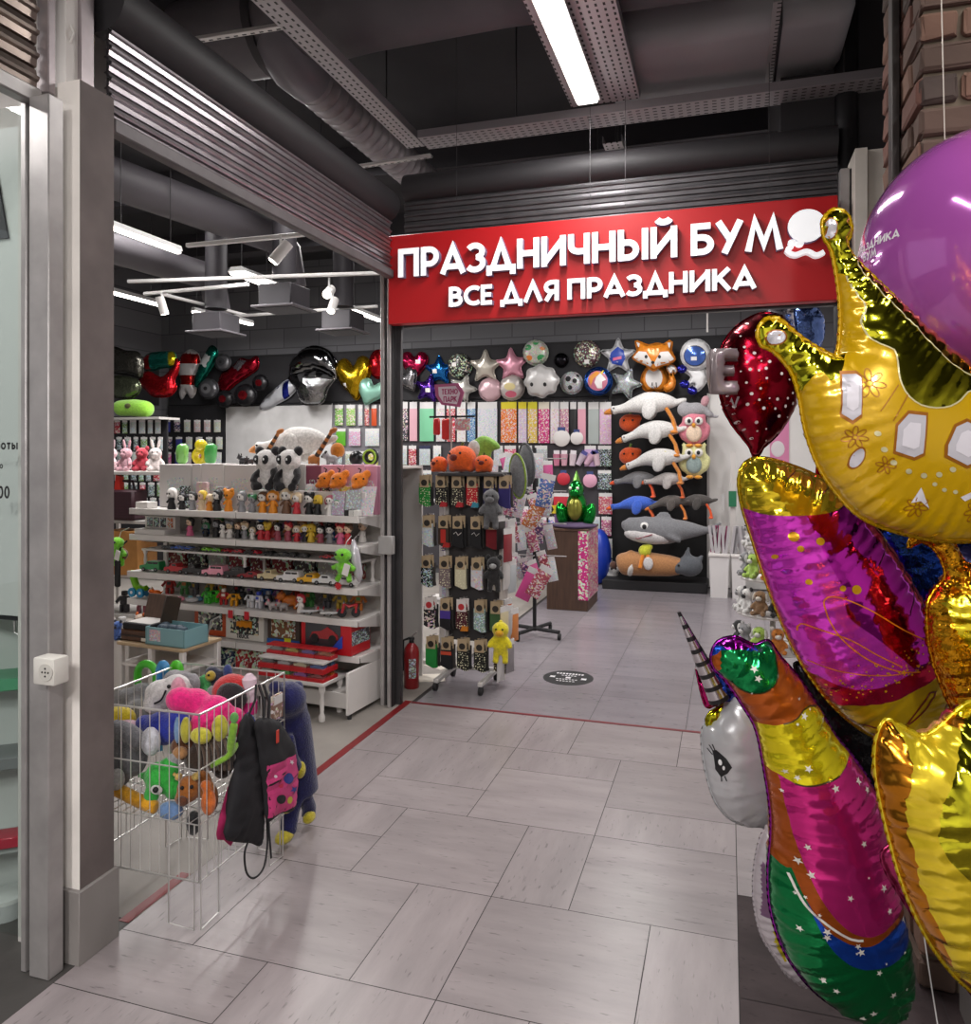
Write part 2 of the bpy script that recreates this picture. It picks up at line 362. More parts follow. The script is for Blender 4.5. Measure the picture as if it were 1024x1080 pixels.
class Foil:
    """A sealed balloon of two sheets: outline in its own plane (x right, y up), inflated along z."""
    def __init__(s, outline, res, k=.5, kb=None, pucker=.004, wave=.03, lines=(), smooth=True, seed=1, sharp=False):
        rr = random.Random(seed)
        loop = smooth_loop(outline, res, True) if smooth else [Vector(p) for p in outline]
        s.loop = loop; s.res = res
        L = np.array([(p.x, p.y) for p in loop]); mn = L.min(0); mx = L.max(0)
        gx = np.arange(mn[0], mx[0] + res, res); gy = np.arange(mn[1], mx[1] + res * .87, res * .87)
        pts = []
        for j, y in enumerate(gy):
            for x in gx + (res / 2 if j % 2 else 0): pts.append((x + rr.uniform(-.08, .08) * res, y + rr.uniform(-.08, .08) * res))
        pts = np.array(pts)
        keep = inside_np(pts[:, 0], pts[:, 1], L.tolist())
        d = np.sqrt(((pts[:, None, :] - L[None]) ** 2).sum(2)).min(1) if len(pts) * len(L) < 6e6 else np.ones(len(pts))
        keep &= d > res * .55
        vv = [tuple(p) for p in L]; nL = len(vv); edges = [(i, (i + 1) % nL) for i in range(nL)]
        lp = []
        for ln in lines:
            sm = smooth_loop(ln, res, False); prev = None
            for p in sm:
                if inside((p.x, p.y), L.tolist()) and np.sqrt(((L - np.array((p.x, p.y))) ** 2).sum(1)).min() > res * .4:
                    vv.append((p.x, p.y)); lp.append((p.x, p.y)); i = len(vv) - 1
                    if prev is not None: edges.append((prev, i))
                    prev = i
                else: prev = None
        if lp:
            LP = np.array(lp)
            keep[keep] = np.sqrt(((pts[keep][:, None, :] - LP[None]) ** 2).sum(2)).min(1) > res * .5
        vv += [tuple(p) for p in pts[keep]]
        o = delaunay_2d_cdt([Vector(p) for p in vv], edges, [], 1, 1e-7)
        V = np.array([(p.x, p.y) for p in o[0]]); T = np.array([f for f in o[2] if len(f) == 3])
        C = V[T].mean(1); T = T[inside_np(C[:, 0], C[:, 1], L.tolist())]
        used = np.unique(T); remap = -np.ones(len(V), int); remap[used] = np.arange(len(used)); V = V[used]; T = remap[T]
        E = np.sort(np.concatenate([T[:, [0, 1]], T[:, [1, 2]], T[:, [2, 0]]]), 1)
        Eu, cnt = np.unique(E, axis=0, return_counts=True)
        bnd = np.zeros(len(V), bool); bnd[Eu[cnt == 1].ravel()] = True
        phi = np.zeros(len(V)); a, b = Eu[:, 0], Eu[:, 1]
        l2 = ((V[a] - V[b]) ** 2).sum(1); deg = np.bincount(a, minlength=len(V)) + np.bincount(b, minlength=len(V))
        src = (np.bincount(a, l2, len(V)) + np.bincount(b, l2, len(V))) / np.maximum(deg, 1) / 4
        for it in range(min(2500, 60 + len(V))):
            nw = (np.bincount(a, phi[b], len(V)) + np.bincount(b, phi[a], len(V))) / np.maximum(deg, 1) + src
            nw[bnd] = 0; phi = phi + 1.0 * (nw - phi)
        h = 2 * np.sqrt(np.maximum(phi, 0))
        s.V, s.T, s.bnd = V, T, bnd
        seglen = np.sqrt(((L - np.roll(L, 1, 0)) ** 2).sum(1)); S = np.cumsum(seglen)
        dm = ((V[:, None, :] - L[None]) ** 2).sum(2); ni = dm.argmin(1); dist = np.sqrt(dm.min(1)); sa = S[ni]
        w = np.sin(2 * PI * sa / wave + 2.1 * np.sin(sa * 37)) + .6 * np.sin(2 * PI * sa / wave * .43 + 1)
        pk = pucker * w * np.exp(-dist / (wave * 2.4)) * np.clip(dist / (res * 1.2), 0, 1)
        s.hf = h * k + pk; s.hb = -(h * (k if kb is None else kb) + pk)
        s.hf[bnd] = 0; s.hb[bnd] = 0
        s.bvh = BVHTree.FromPolygons([Vector((p[0], p[1], q)) for p, q in zip(V, s.hf)], [list(t) for t in T])
    def z(s, x, y):
        r = s.bvh.ray_cast(Vector((x, y, 5)), Vector((0, 0, -1)))
        return r[0].z if r[0] is not None else None
    def mb(s, classify=None, back=None):
        m = MB(); n = len(s.V); idx = np.arange(n); nb = np.where(s.bnd, idx, n + idx)
        vs = [(p[0], p[1], q) for p, q in zip(s.V, s.hf)] + [(p[0], p[1], q) for p, q in zip(s.V, s.hb)]
        C = s.V[s.T].mean(1)
        cl = [classify(x, y) if classify else 0 for x, y in C]
        fs = [list(map(int, t)) for t in s.T] + [[int(nb[t[0]]), int(nb[t[2]]), int(nb[t[1]])] for t in s.T]
        m.v = vs; m.f = fs; m.m = cl + (cl if back is None else [back] * len(cl))
        # the crimped seam that runs round every foil balloon
        return m
    def seam(s, m, w=.006, mi=0):
        L = s.loop; n = len(L); o = len(m.v); A = 0
        for i in range(n): A += L[i - 1].x * L[i].y - L[i].x * L[i - 1].y
        sg = 1 if A > 0 else -1
        for i in range(n):
            t = (L[(i + 1) % n] - L[i - 1]).normalized(); nn = Vector((t.y, -t.x)) * sg
            p = L[i]; q = p + nn * w; r = p - nn * w * .3
            z = .0012 if i % 2 else -.0012
            m.v += [(r.x, r.y, .0008), (q.x, q.y, z), (r.x, r.y, -.0008)]
        for i in range(n):
            j = (i + 1) % n
            m.f += [[o + 3 * i, o + 3 * j, o + 3 * j + 1, o + 3 * i + 1], [o + 3 * i + 1, o + 3 * j + 1, o + 3 * j + 2, o + 3 * i + 2]]; m.m += [mi, mi]
        return m
    def decal(s, m, poly, mi, lift=.0012, res=None):
        poly = [Vector(p) for p in poly]; res = res or s.res * .8
        vv = []; n = len(poly)
        for i in range(n):
            a, b = poly[i], poly[(i + 1) % n]; k = max(1, int((b - a).length / res))
            vv += [a.lerp(b, j / k) for j in range(k)]
        nb = len(vv); e = [(i, (i + 1) % nb) for i in range(nb)]
        pl = [(p.x, p.y) for p in vv]; xs = [p.x for p in vv]; ys = [p.y for p in vv]
        y = min(ys)
        while y < max(ys):
            x = min(xs)
            while x < max(xs):
                if inside((x, y), pl) and min((x - q[0]) ** 2 + (y - q[1]) ** 2 for q in pl) > (res * .4) ** 2: vv.append(Vector((x, y)))
                x += res
            y += res
        o = delaunay_2d_cdt(vv, e, [], 1, 1e-8)
        zz = [s.z(p.x, p.y) for p in o[0]]
        fs = []
        for f in o[2]:
            if any(zz[i] is None for i in f): continue
            c = sum((o[0][i] for i in f), Vector((0, 0))) / len(f)
            if inside((c.x, c.y), pl): fs.append(list(f))
        if fs: m.add([(p.x, p.y, (q if q is not None else 0) + lift) for p, q in zip(o[0], zz)], fs, mi)
        return m
def line_poly(pts, w, step=.01):
    pl = [(p.x, p.y) for p in smooth_loop(pts, step, False)]
    L, Rr = strip(pl, w); return L + Rr[::-1]
def star_pts(cx, cy, r, r2=None, n=5, a0=90):
    r2 = r * .42 if r2 is None else r2
    return [(cx + (r if i % 2 == 0 else r2) * math.cos(R(a0 + 180 * i / n)), cy + (r if i % 2 == 0 else r2) * math.sin(R(a0 + 180 * i / n))) for i in range(2 * n)]
def circ(cx, cy, rx, ry=None, n=20, a0=0):
    ry = rx if ry is None else ry
    return [(cx + rx * math.cos(2 * PI * i / n) * math.cos(a0) - ry * math.sin(2 * PI * i / n) * math.sin(a0), cy + rx * math.cos(2 * PI * i / n) * math.sin(a0) + ry * math.sin(2 * PI * i / n) * math.cos(a0)) for i in range(n)]
def smooth3(pts, k=8):
    pts = [Vector(p) for p in pts]; n = len(pts); out = []
    for i in range(n - 1):
        p0 = pts[max(0, i - 1)]; p1 = pts[i]; p2 = pts[i + 1]; p3 = pts[min(n - 1, i + 2)]
        for j in range(k):
            t = j / k; out.append(.5 * ((2 * p1) + (p2 - p0) * t + (2 * p0 - 5 * p1 + 4 * p2 - p3) * t * t + (3 * p1 - p0 - 3 * p2 + p3) * t ** 3))
    return out + [pts[-1]]
FACE = Matrix((( CS, 0, SN), (SN, 0, -CS), (0, 1, 0)))      # balloon plane turned to the camera's direction: x right, y up, z out
def frame_face(yaw=0, roll=0): return Matrix.Rotation(yaw, 3, 'Z') @ FACE @ Matrix.Rotation(roll, 3, 'Z')
FRONT = Matrix(((1, 0, 0), (0, 0, -1), (0, 1, 0)))           # plane parallel to the back wall
def circ3(x, y, rx, rz, n=20): return [(x + rx * math.cos(2 * PI * i / n), y, rz * math.sin(2 * PI * i / n)) for i in range(n)]
# ================================================================ camera, world, view
cam = bpy.data.cameras.new('camera'); co = bpy.data.objects.new('camera', cam); COL.objects.link(co)
cam.sensor_fit = 'AUTO'; cam.sensor_width = 36; cam.lens = F / 1080 * 36; cam.shift_y = -(540 - V0) / 1080
cam.clip_start = .05
co.location = (0, 0, HC); co.rotation_euler = (PI / 2, 0, YAW); SC.camera = co
w = bpy.data.worlds.new('world'); SC.world = w; w.use_nodes = True
w.node_tree.nodes['Background'].inputs[0].default_value = (.9, .93, 1, 1); w.node_tree.nodes['Background'].inputs[1].default_value = .42
SC.view_settings.view_transform = 'Standard'; SC.view_settings.look = 'None'; SC.view_settings.exposure = .02; SC.view_settings.gamma = 1
def area(name, loc, sx, sy, power, rot=(0, 0, 0), col=(1, .97, .95), parent=None):
    l = bpy.data.lights.new(name, 'AREA'); l.shape = 'RECTANGLE'; l.size = sx; l.size_y = sy; l.energy = power; l.color = col
    o = bpy.data.objects.new(name, l); COL.objects.link(o); o.location = loc; o.rotation_euler = rot
    if parent: o.parent = parent
    return o
def spot(name, loc, target, power, ang=50, blend=.4, size=.03, col=(1, .96, .92), parent=None):
    l = bpy.data.lights.new(name, 'SPOT'); l.energy = power; l.spot_size = R(ang); l.spot_blend = blend; l.shadow_soft_size = size; l.color = col
    o = bpy.data.objects.new(name, l); COL.objects.link(o); o.location = loc
    o.rotation_euler = (Vector(target) - Vector(loc)).to_track_quat('-Z', 'Y').to_euler()
    if parent: o.parent = parent; o.location = Vector(loc) - parent.location
    return o
# ================================================================ floor
def tilem(col, stretch, lo=.76, hi=1.12, rough=.32):
    m, nt, b = newmat('floor_tile'); N = nt.nodes.new; L = nt.links.new; c = lin(col)
    tc = N('ShaderNodeTexCoord'); mp = N('ShaderNodeMapping'); mp.inputs['Scale'].default_value = stretch; L(tc.outputs['Object'], mp.inputs[0])
    geo = N('ShaderNodeNewGeometry')
    n = N('ShaderNodeTexNoise'); n.noise_dimensions = '4D'; n.inputs['Scale'].default_value = 1.6; n.inputs['Detail'].default_value = 7; n.inputs['Roughness'].default_value = .62
    L(mp.outputs[0], n.inputs['Vector']); mr0 = N('ShaderNodeMath'); mr0.operation = 'MULTIPLY'; mr0.inputs[1].default_value = 40; L(geo.outputs['Random Per Island'], mr0.inputs[0]); L(mr0.outputs[0], n.inputs['W'])
    mr = N('ShaderNodeMapRange'); mr.inputs[1].default_value = .3; mr.inputs[2].default_value = .7; mr.inputs[3].default_value = lo; mr.inputs[4].default_value = hi; L(n.outputs[0], mr.inputs[0])
    pi = N('ShaderNodeMapRange'); pi.inputs[3].default_value = .93; pi.inputs[4].default_value = 1.05; L(geo.outputs['Random Per Island'], pi.inputs[0])
    # travertine pits: short dark dashes along the vein
    n2 = N('ShaderNodeTexNoise'); n2.noise_dimensions = '4D'; n2.inputs['Scale'].default_value = 16; n2.inputs['Detail'].default_value = 3; L(mp.outputs[0], n2.inputs['Vector']); L(mr0.outputs[0], n2.inputs['W'])
    g = N('ShaderNodeMapRange'); g.inputs[1].default_value = .62; g.inputs[2].default_value = .7; g.inputs[3].default_value = 1; g.inputs[4].default_value = .6; L(n2.outputs[0], g.inputs[0])
    a = N('ShaderNodeMath'); a.operation = 'MULTIPLY'; L(mr.outputs[0], a.inputs[0]); L(pi.outputs[0], a.inputs[1])
    a2 = N('ShaderNodeMath'); a2.operation = 'MULTIPLY'; L(a.outputs[0], a2.inputs[0]); L(g.outputs[0], a2.inputs[1])
    mx = N('ShaderNodeMix'); mx.data_type = 'RGBA'; mx.blend_type = 'MULTIPLY'; mx.inputs[0].default_value = 1; mx.inputs[6].default_value = (*c, 1); L(a2.outputs[0], mx.inputs[7])
    L(mx.outputs[2], b.inputs['Base Color']); b.inputs['Roughness'].default_value = rough; b.inputs['Specular IOR Level'].default_value = .45 if rough < .5 else .15
    return m
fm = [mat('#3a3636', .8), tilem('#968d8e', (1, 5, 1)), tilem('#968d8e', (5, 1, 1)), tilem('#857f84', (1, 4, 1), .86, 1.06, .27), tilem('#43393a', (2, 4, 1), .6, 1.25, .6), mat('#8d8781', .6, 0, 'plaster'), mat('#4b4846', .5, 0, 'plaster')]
fb = MB(); G = .0016; T0 = .0
fb.quad([(-9, -5, -.004), (5, -5, -.004), (5, 11, -.004), (-9, 11, -.004)], 0)
def tile(x0, x1, y0, y1, m): fb.quad([(x0 + G, y0 + G, T0), (x1 - G, y0 + G, T0), (x1 - G, y1 - G, T0), (x0 + G, y1 - G, T0)], m)
xg = lambda k: .033 - .3 * (7 - k)
yg = lambda j: 2.245 + .2945 * j
for k0, k1, j0, j1 in [(0, 2, -1, 0), (0, 2, -3, -1), (2, 4, -2, 0), (4, 5, -2, 0), (5, 7, -2, 0), (2, 3, -4, -2), (3, 5, -4, -2), (5, 7, -4, -2), (0, 2, -5, -3), (2, 4, -6, -4), (4, 7, -6, -4), (0, 2, -7, -5), (2, 4, -8, -6), (4, 7, -8, -6),
                       (0, 1, 0, 2), (1, 3, 0, 2), (3, 4, 0, 2), (4, 6, 0, 2), (6, 7, 0, 2),
                       (0, 2, 2, 3), (0, 2, 3, 4), (2, 4, 2, 4), (4, 5, 2, 4), (5, 7, 2, 4),
                       (0, 1, 4, 6), (0, 1, 6, 7), (1, 3, 4, 5), (1, 3, 5, 7), (3, 5, 4, 6), (3, 5, 6, 7), (5, 7, 4, 5), (5, 7, 5, 7),
                       (0, 2, 7, 9), (2, 3, 7, 9), (3, 4, 7, 9), (4, 6, 7, 9), (6, 7, 7, 8), (6, 7, 8, 9)]:
    tile(xg(k0), xg(k1), yg(j0), yg(j1), 1 if (k1 - k0) >= (j1 - j0) and (k0 + j0) % 3 else 2)
for j in range(-22, -8, 2):
    for k in range(0, 7, 2): tile(xg(k), xg(min(7, k + 2)), yg(j), yg(j + 2), 1 if (j + k) % 4 else 2)
# shop tiles: 60 cm grid behind the red line
xs = [-.25 + .595 * k for k in range(-3, 4)]; ys = [4.895 + (.535 if 0 else .52) * k for k in range(0, 11)]
for a in range(len(xs) - 1):
    for j in range(len(ys) - 1): tile(max(xs[a], -2.1), xs[a + 1], ys[j], ys[j + 1], 3)
# paler tiles, then brown ones, to the right of the corridor
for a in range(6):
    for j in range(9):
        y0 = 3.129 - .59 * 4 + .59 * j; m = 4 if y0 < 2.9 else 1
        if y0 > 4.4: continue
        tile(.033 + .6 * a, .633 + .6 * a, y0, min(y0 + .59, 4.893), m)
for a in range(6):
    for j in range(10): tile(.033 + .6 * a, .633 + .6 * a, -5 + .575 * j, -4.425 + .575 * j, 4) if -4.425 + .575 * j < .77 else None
fb.quad([(-8.9, 2.3, 0), (xg(0), 2.3, 0), (xg(0), 10.4, 0), (-8.9, 10.4, 0)], 5)
fb.quad([(-8.9, -5, 0), (xg(0), -5, 0), (xg(0), 2.28, 0), (-8.9, 2.28, 0)], 6)
fo = fb.build('floor', fm, smooth=False, loc=(0, 0, 0)); struct(fo)
# ================================================================ walls and ceiling
wm = mat('#77767a', .85, 0, 'plaster'); dk = mat('#252428', .8, 0, 'plaster'); blk = mat('#171619', .7); wht = mat('#cfcac6', .6, 0, 'plaster')
def wallm():
    m, nt, b = newmat('grey_block_wall'); N = nt.nodes.new; L = nt.links.new
    tc = N('ShaderNodeTexCoord'); mp = N('ShaderNodeMapping'); mp.inputs['Rotation'].default_value = (PI / 2, 0, 0); L(tc.outputs['Object'], mp.inputs[0])
    br = N('ShaderNodeTexBrick'); br.inputs['Scale'].default_value = 1; br.inputs['Brick Width'].default_value = .6; br.inputs['Row Height'].default_value = .3; br.inputs['Mortar Size'].default_value = .008
    br.inputs['Color1'].default_value = (*lin('#6a6a6e'), 1); br.inputs['Color2'].default_value = (*lin('#5d5d61'), 1); br.inputs['Mortar'].default_value = (*lin('#4a4a4e'), 1)
    L(mp.outputs[0], br.inputs['Vector']); L(br.outputs[0], b.inputs['Base Color']); b.inputs['Roughness'].default_value = .85
    return m
wb = wallm()
struct(MB().b2((-8.9, 10.3, 0), (5, 10.5, 4.6)).build('wall_back', wb))
struct(MB().b2((-8.9, 2.2, 0), (-8.7, 10.3, 4.6)).build('wall_left', wb))
struct(MB().b2((1.5, 4.85, 0), (1.7, 10.3, 4.6)).build('wall_right', wht))
struct(MB().b2((-9, -5, 4.6), (5, 10.5, 4.7)).build('ceiling', dk))
for i, y in enumerate((3.9, 6.6, 8.6)): struct(MB().b2((-8.9, y, 4.3), (5, y + .25, 4.6)).build('trim_%d' % (i + 1), mat('#2e2c31', .8)))
struct(MB().b2((-.24, 10.24, 0), (1.5, 10.3, 2.46)).build('trim_4', mat('#d6d4d2', .5)))        # pale panelling at the back right
struct(MB().b2((-8.7, 2.4, 0), (-2.36, 2.44, 4.6)).b2((-2.36, 2.08, 0), (-2.32, 2.44, 4.6)).b2((-2.36, 2.08, 2.95), (-2.15, 2.2, 4.6)).build('wall_front', wht))
# pillar between the two shops
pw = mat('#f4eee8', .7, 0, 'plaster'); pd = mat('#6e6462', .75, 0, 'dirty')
pz = aY(92, 82, 2.05).z
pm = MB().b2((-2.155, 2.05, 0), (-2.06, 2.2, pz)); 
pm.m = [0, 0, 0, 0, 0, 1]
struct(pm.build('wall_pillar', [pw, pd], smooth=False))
struct(MB().b2((-2.165, 2.035, 0), (-2.047, 2.212, .245), bev=.002).build('baseboard_pillar', mat('#8a8582', .55, 0, 'plaster')))
# ================================================================ corner post, right post, shutters
alu = mat('#aaa6a5', .4, .4, 'metal'); alud = mat('#4b494b', .45, .6, 'metal'); rub = mat('#1d1c1e', .7)
def post(name, x0, y0, parts, z1, label, cat='frame post', z0=0.):
    t = thing(name, label, cat, (x0, y0, 0))
    for nm, a, b, m in parts: MB().b2((a[0], a[1], z0), (b[0], b[1], z1), bev=.004).build(nm, m, t, loc=(0, 0, 0))
    return t
t = post('corner_post', -2.165, 4.77, [('guide_rail', (-.07, -.02), (-.04, .06), alu), ('guide_rail', (-.012, -.04), (.015, .03), alu), ('rubber_strip', (-.04, .0), (-.012, .04), rub), ('cover_strip', (.016, .035), (.058, .07), alud), ('front_strip', (.016, -.03), (.022, .03), rub)], 3.08, 'tall grey metal shutter post at the inner corner of the shop front')
MB().box((.0, -.07, 1.09), (.1, .05, .12), bev=.004).build('lock_box', mat('#a5a3a2', .4, .3), t, loc=(0, 0, 0))
p = aY(885, 400, 4.77)
t = post('side_post', .62, 4.77, [('guide_rail', (-.02, -.03), (.03, .04), alu), ('cover_strip', (.03, -.02), (.06, .04), alud)], 3.3, 'grey metal post at the right end of the red sign')
t = thing('column_pipe', 'tall black steel pipe beside the brick column', 'pipe', (.66, 4.97, 0))
MB().cyl((0, 0, 0), (0, 0, 4.6), .068, n=24).build('pipe', mat('#232226', .45, .3), t, loc=(0, 0, 0)); MB().cyl((0, 0, 0), (0, 0, .02), .1, n=24).build('floor_flange', rub, t, loc=(0, 0, 0))
def shutter(name, label, p0, p1, z0, z1, n, m, mb_, box=None, flip=1):
    # slatted roller shutter curtain hanging from p0 to p1; slats are the pattern of one mesh
    t = thing(name, label, 'roller shutter', (p0[0], p0[1], z0)); d = Vector((p1[0] - p0[0], p1[1] - p0[1], 0)); nx = Vector((d.y, -d.x, 0)).normalized() * flip
    h = (z1 - z0) / n; prof = []
    for i in range(n):
        b = i * h; prof += [(0, b), (.01, b + .06 * h), (.012, b + .38 * h), (.022, b + .46 * h), (.024, b + .6 * h), (.012, b + .7 * h), (.008, b + .94 * h), (0, b + .96 * h)]
    prof.append((0, n * h)); m1 = MB(); k = len(prof)
    vs = [nx * q[0] + Vector((0, 0, q[1])) for q in prof] + [d + nx * q[0] + Vector((0, 0, q[1])) for q in prof]
    m1.add(vs, [(i, i + 1, k + i + 1, k + i) for i in range(k - 1)]); m1.add([v - nx * .012 for v in vs], [(i, k + i, k + i + 1, i + 1) for i in range(k - 1)])
    m1.build('slat_curtain', m, t, loc=(0, 0, 0), ang=25)
    a = MB(); c = d / 2 + nx * .012; L = d.length; ang = math.atan2(d.y, d.x)
    a.box(c + Vector((0, 0, -.025)), (L, .05, .055), 0, (0, 0, ang), .006); a.build('bottom_rail', mb_, t, loc=(0, 0, 0))
    if box:
        a = MB(); a.cyl(Vector((0, 0, z1 - z0 + box * .8)) - nx * .03, d + Vector((0, 0, z1 - z0 + box * .8)) - nx * .03, box, n=28); a.build('shutter_tube', mat('#2b292c', .6), t, loc=(0, 0, 0))
    return t
shm = mat('#a09a9e', .3, .85, 'metal'); shd = mat('#5a585b', .42, .6, 'metal')
shutter('roller_shutter', 'silver slatted shutter rolled up above the left opening', (-2.13, 2.24), (-2.13, 4.66), 2.9, 3.24, 6, shm, mat('#6a6567', .55, .3, 'metal'), .11)
shutter('roller_shutter', 'dark grey slatted shutter rolled up above the red sign', (-2.1, 4.86), (.6, 4.86), 2.6, 3.42, 11, shd, shd, .1)
shutter('roller_shutter', 'brownish metal shutter at the top left of the neighbouring shop', (-2.2, .9), (-2.2, 2.0), 2.9, 3.36, 6, mat('#8d8078', .3, .85, 'metal'), alu, .1)
# uprights above the pillar
mb = MB(); mb.b2((-2.2, 2.01, 2.9), (-2.15, 2.04, 4.6), bev=.003).b2((-2.20, 2.13, pz), (-2.135, 2.19, 4.6), bev=.003)
tag(mb.build('ceiling_upright', mat('#9b9294', .45, .6, 'metal')), 'pair of pale steel uprights rising from the pillar to the ceiling', 'upright')
mb = MB(); a = aY(66, 10, 2.1); mb.tube([a + Vector((.02, 0, .3)), a, aY(78, 35, 2.1), aY(68, 60, 2.1), aY(64, 80, 2.1)], .004, 6)
tag(mb.build('white_cable', mat('#d8d5d0', .5)), 'white cable hanging between the uprights above the pillar', 'cable')
# red floor tape
tp = mat('#7a1218', .45, 0, 'dirty')
tag(MB().b2((-2.115, 2.9, .0005), (-2.065, 4.9, .002)).b2((-2.115, 2.28, .0005), (-2.07, 2.62, .002)).build('floor_tape', tp, smooth=False), 'worn red tape stuck along the left opening on the floor', 'floor tape')
tag(MB().b2((-2.06, 4.862, .0005), (.6, 4.892, .002)).build('floor_tape', mat('#6e101c', .45, 0, 'dirty'), smooth=False), 'dark red tape across the floor under the red sign', 'floor tape')
# round floor sticker
t = thing('floor_sticker', 'round black sticker with white marks on the shop floor', 'sticker', (-1.155, 5.765, .0005))
MB().lathe([(.19, 0), (.19, .0015)], n=40).build('disc', blk, t, loc=(0, 0, 0))
MB2 = MB()
for dx, dy in ((-.12, .0), (0, 0), (.12, -.01)): MB2.prism(star_pts(dx, dy, .03, .017, 4, 45), .0016, .0022, 'z')
M3 = Matrix.Translation((0, 0, .0021))
# broken rows of small capitals, too worn to read
for s, y, h in (('СОБЛЮДАЙТЕ' if 0 else 'ЛАЙТЕ', .055, .034), ('ДИСТАН', -.1, .03)):
    pass
for y, n in ((.085, 9), (-.055, 7), (-.1, 6), (.045, 5)):
    for i in range(n): MB2.b2((-.012 * n + .024 * i, y, .0016), (-.012 * n + .024 * i + .016, y + .03 if n > 7 else y + .014, .0022))
MB2.build('white_marks', mat('#d5d3d6', .5), t, loc=(0, 0, 0))
# ================================================================ red sign
sg = thing('shop_sign', 'long red sign with white raised letters above the entrance', 'sign', (-2.14, 4.72, 2.55))
SGY = 4.66
rm = mat('#c01018', .42, 0, '', 0, 0.0)
MB().b2((0, -.05, 0), (2.72, .03, .582), bev=.004).build('sign_box', rm, sg, loc=(0, 0, 0))
face = mat('#f2f2f4', .5, 0, '', 0, .55); side = mat('#8a86a8', .5)
def signline(s, ul, ur, zb, h, t):
    xl = aY(ul, 280, SGY).x + 2.14; xr = aY(ur, 280, SGY).x + 2.14
    g = h * .05; w = textw(s, h, g, .34); wide = (xr - xl - g * len(s) - .34 * h * s.count(' ')) / (w - g * len(s) - .34 * h * s.count(' '))
    x = xl
    for c in s:
        if c == ' ': x += .34 * h; continue
        m = MB(); ad = glyph(m, c, 0, 0, h, t, Matrix.Translation((0, 0, 0)) @ FRONT.to_4x4(), .045, 0, 1, wide)
        m.build('letter', [face, side], sg, loc=(x, -.052, zb - 2.55), smooth=False); x += ad + g
signline('ПРАЗДНИЧНЫЙ БУМ', 422, 825, 2.842, .185, .2)
signline('ВСЕ ДЛЯ ПРАЗДНИКА', 475, 797, 2.632, .125, .22)
c = aY(850, 240, SGY); m = MB()
pts = circ(0, 0, .098, .092, 32); m.prism(pts, 0, -.045, 'y', 1); m.quad([(p[0], -.0455, p[1]) for p in pts], 0)
m.build('balloon_emblem', [face, side], sg, loc=(c.x + 2.14, -.052, c.z - 2.55))
m = MB()
for dx in (-.075, -.035): m.prism(circ(dx, -.085 - (dx + .075) * .2, .022, .016, 14), 0, -.045, 'y')
sq = line_poly([(-.075, -.1), (-.1, -.13), (-.06, -.155), (0, -.14), (.05, -.165), (.09, -.15)], .026, .012); k = len(sq) // 2
for i in range(k - 1): m.prism([sq[i], sq[i + 1], sq[-2 - i], sq[-1 - i]], 0, -.045, 'y')
m.build('ribbon_emblem', [face], sg, loc=(c.x + 2.14, -.052, c.z - 2.55), smooth=False)
for u in (483, 623, 660, 811): 
    a = aY(u, 245, 4.74)
    MB().cyl((0, 0, 0), (0, 0, 1.5), .0016, n=6).build('hanging_wire', alud, sg, loc=(a.x + 2.14, -.005, .575))
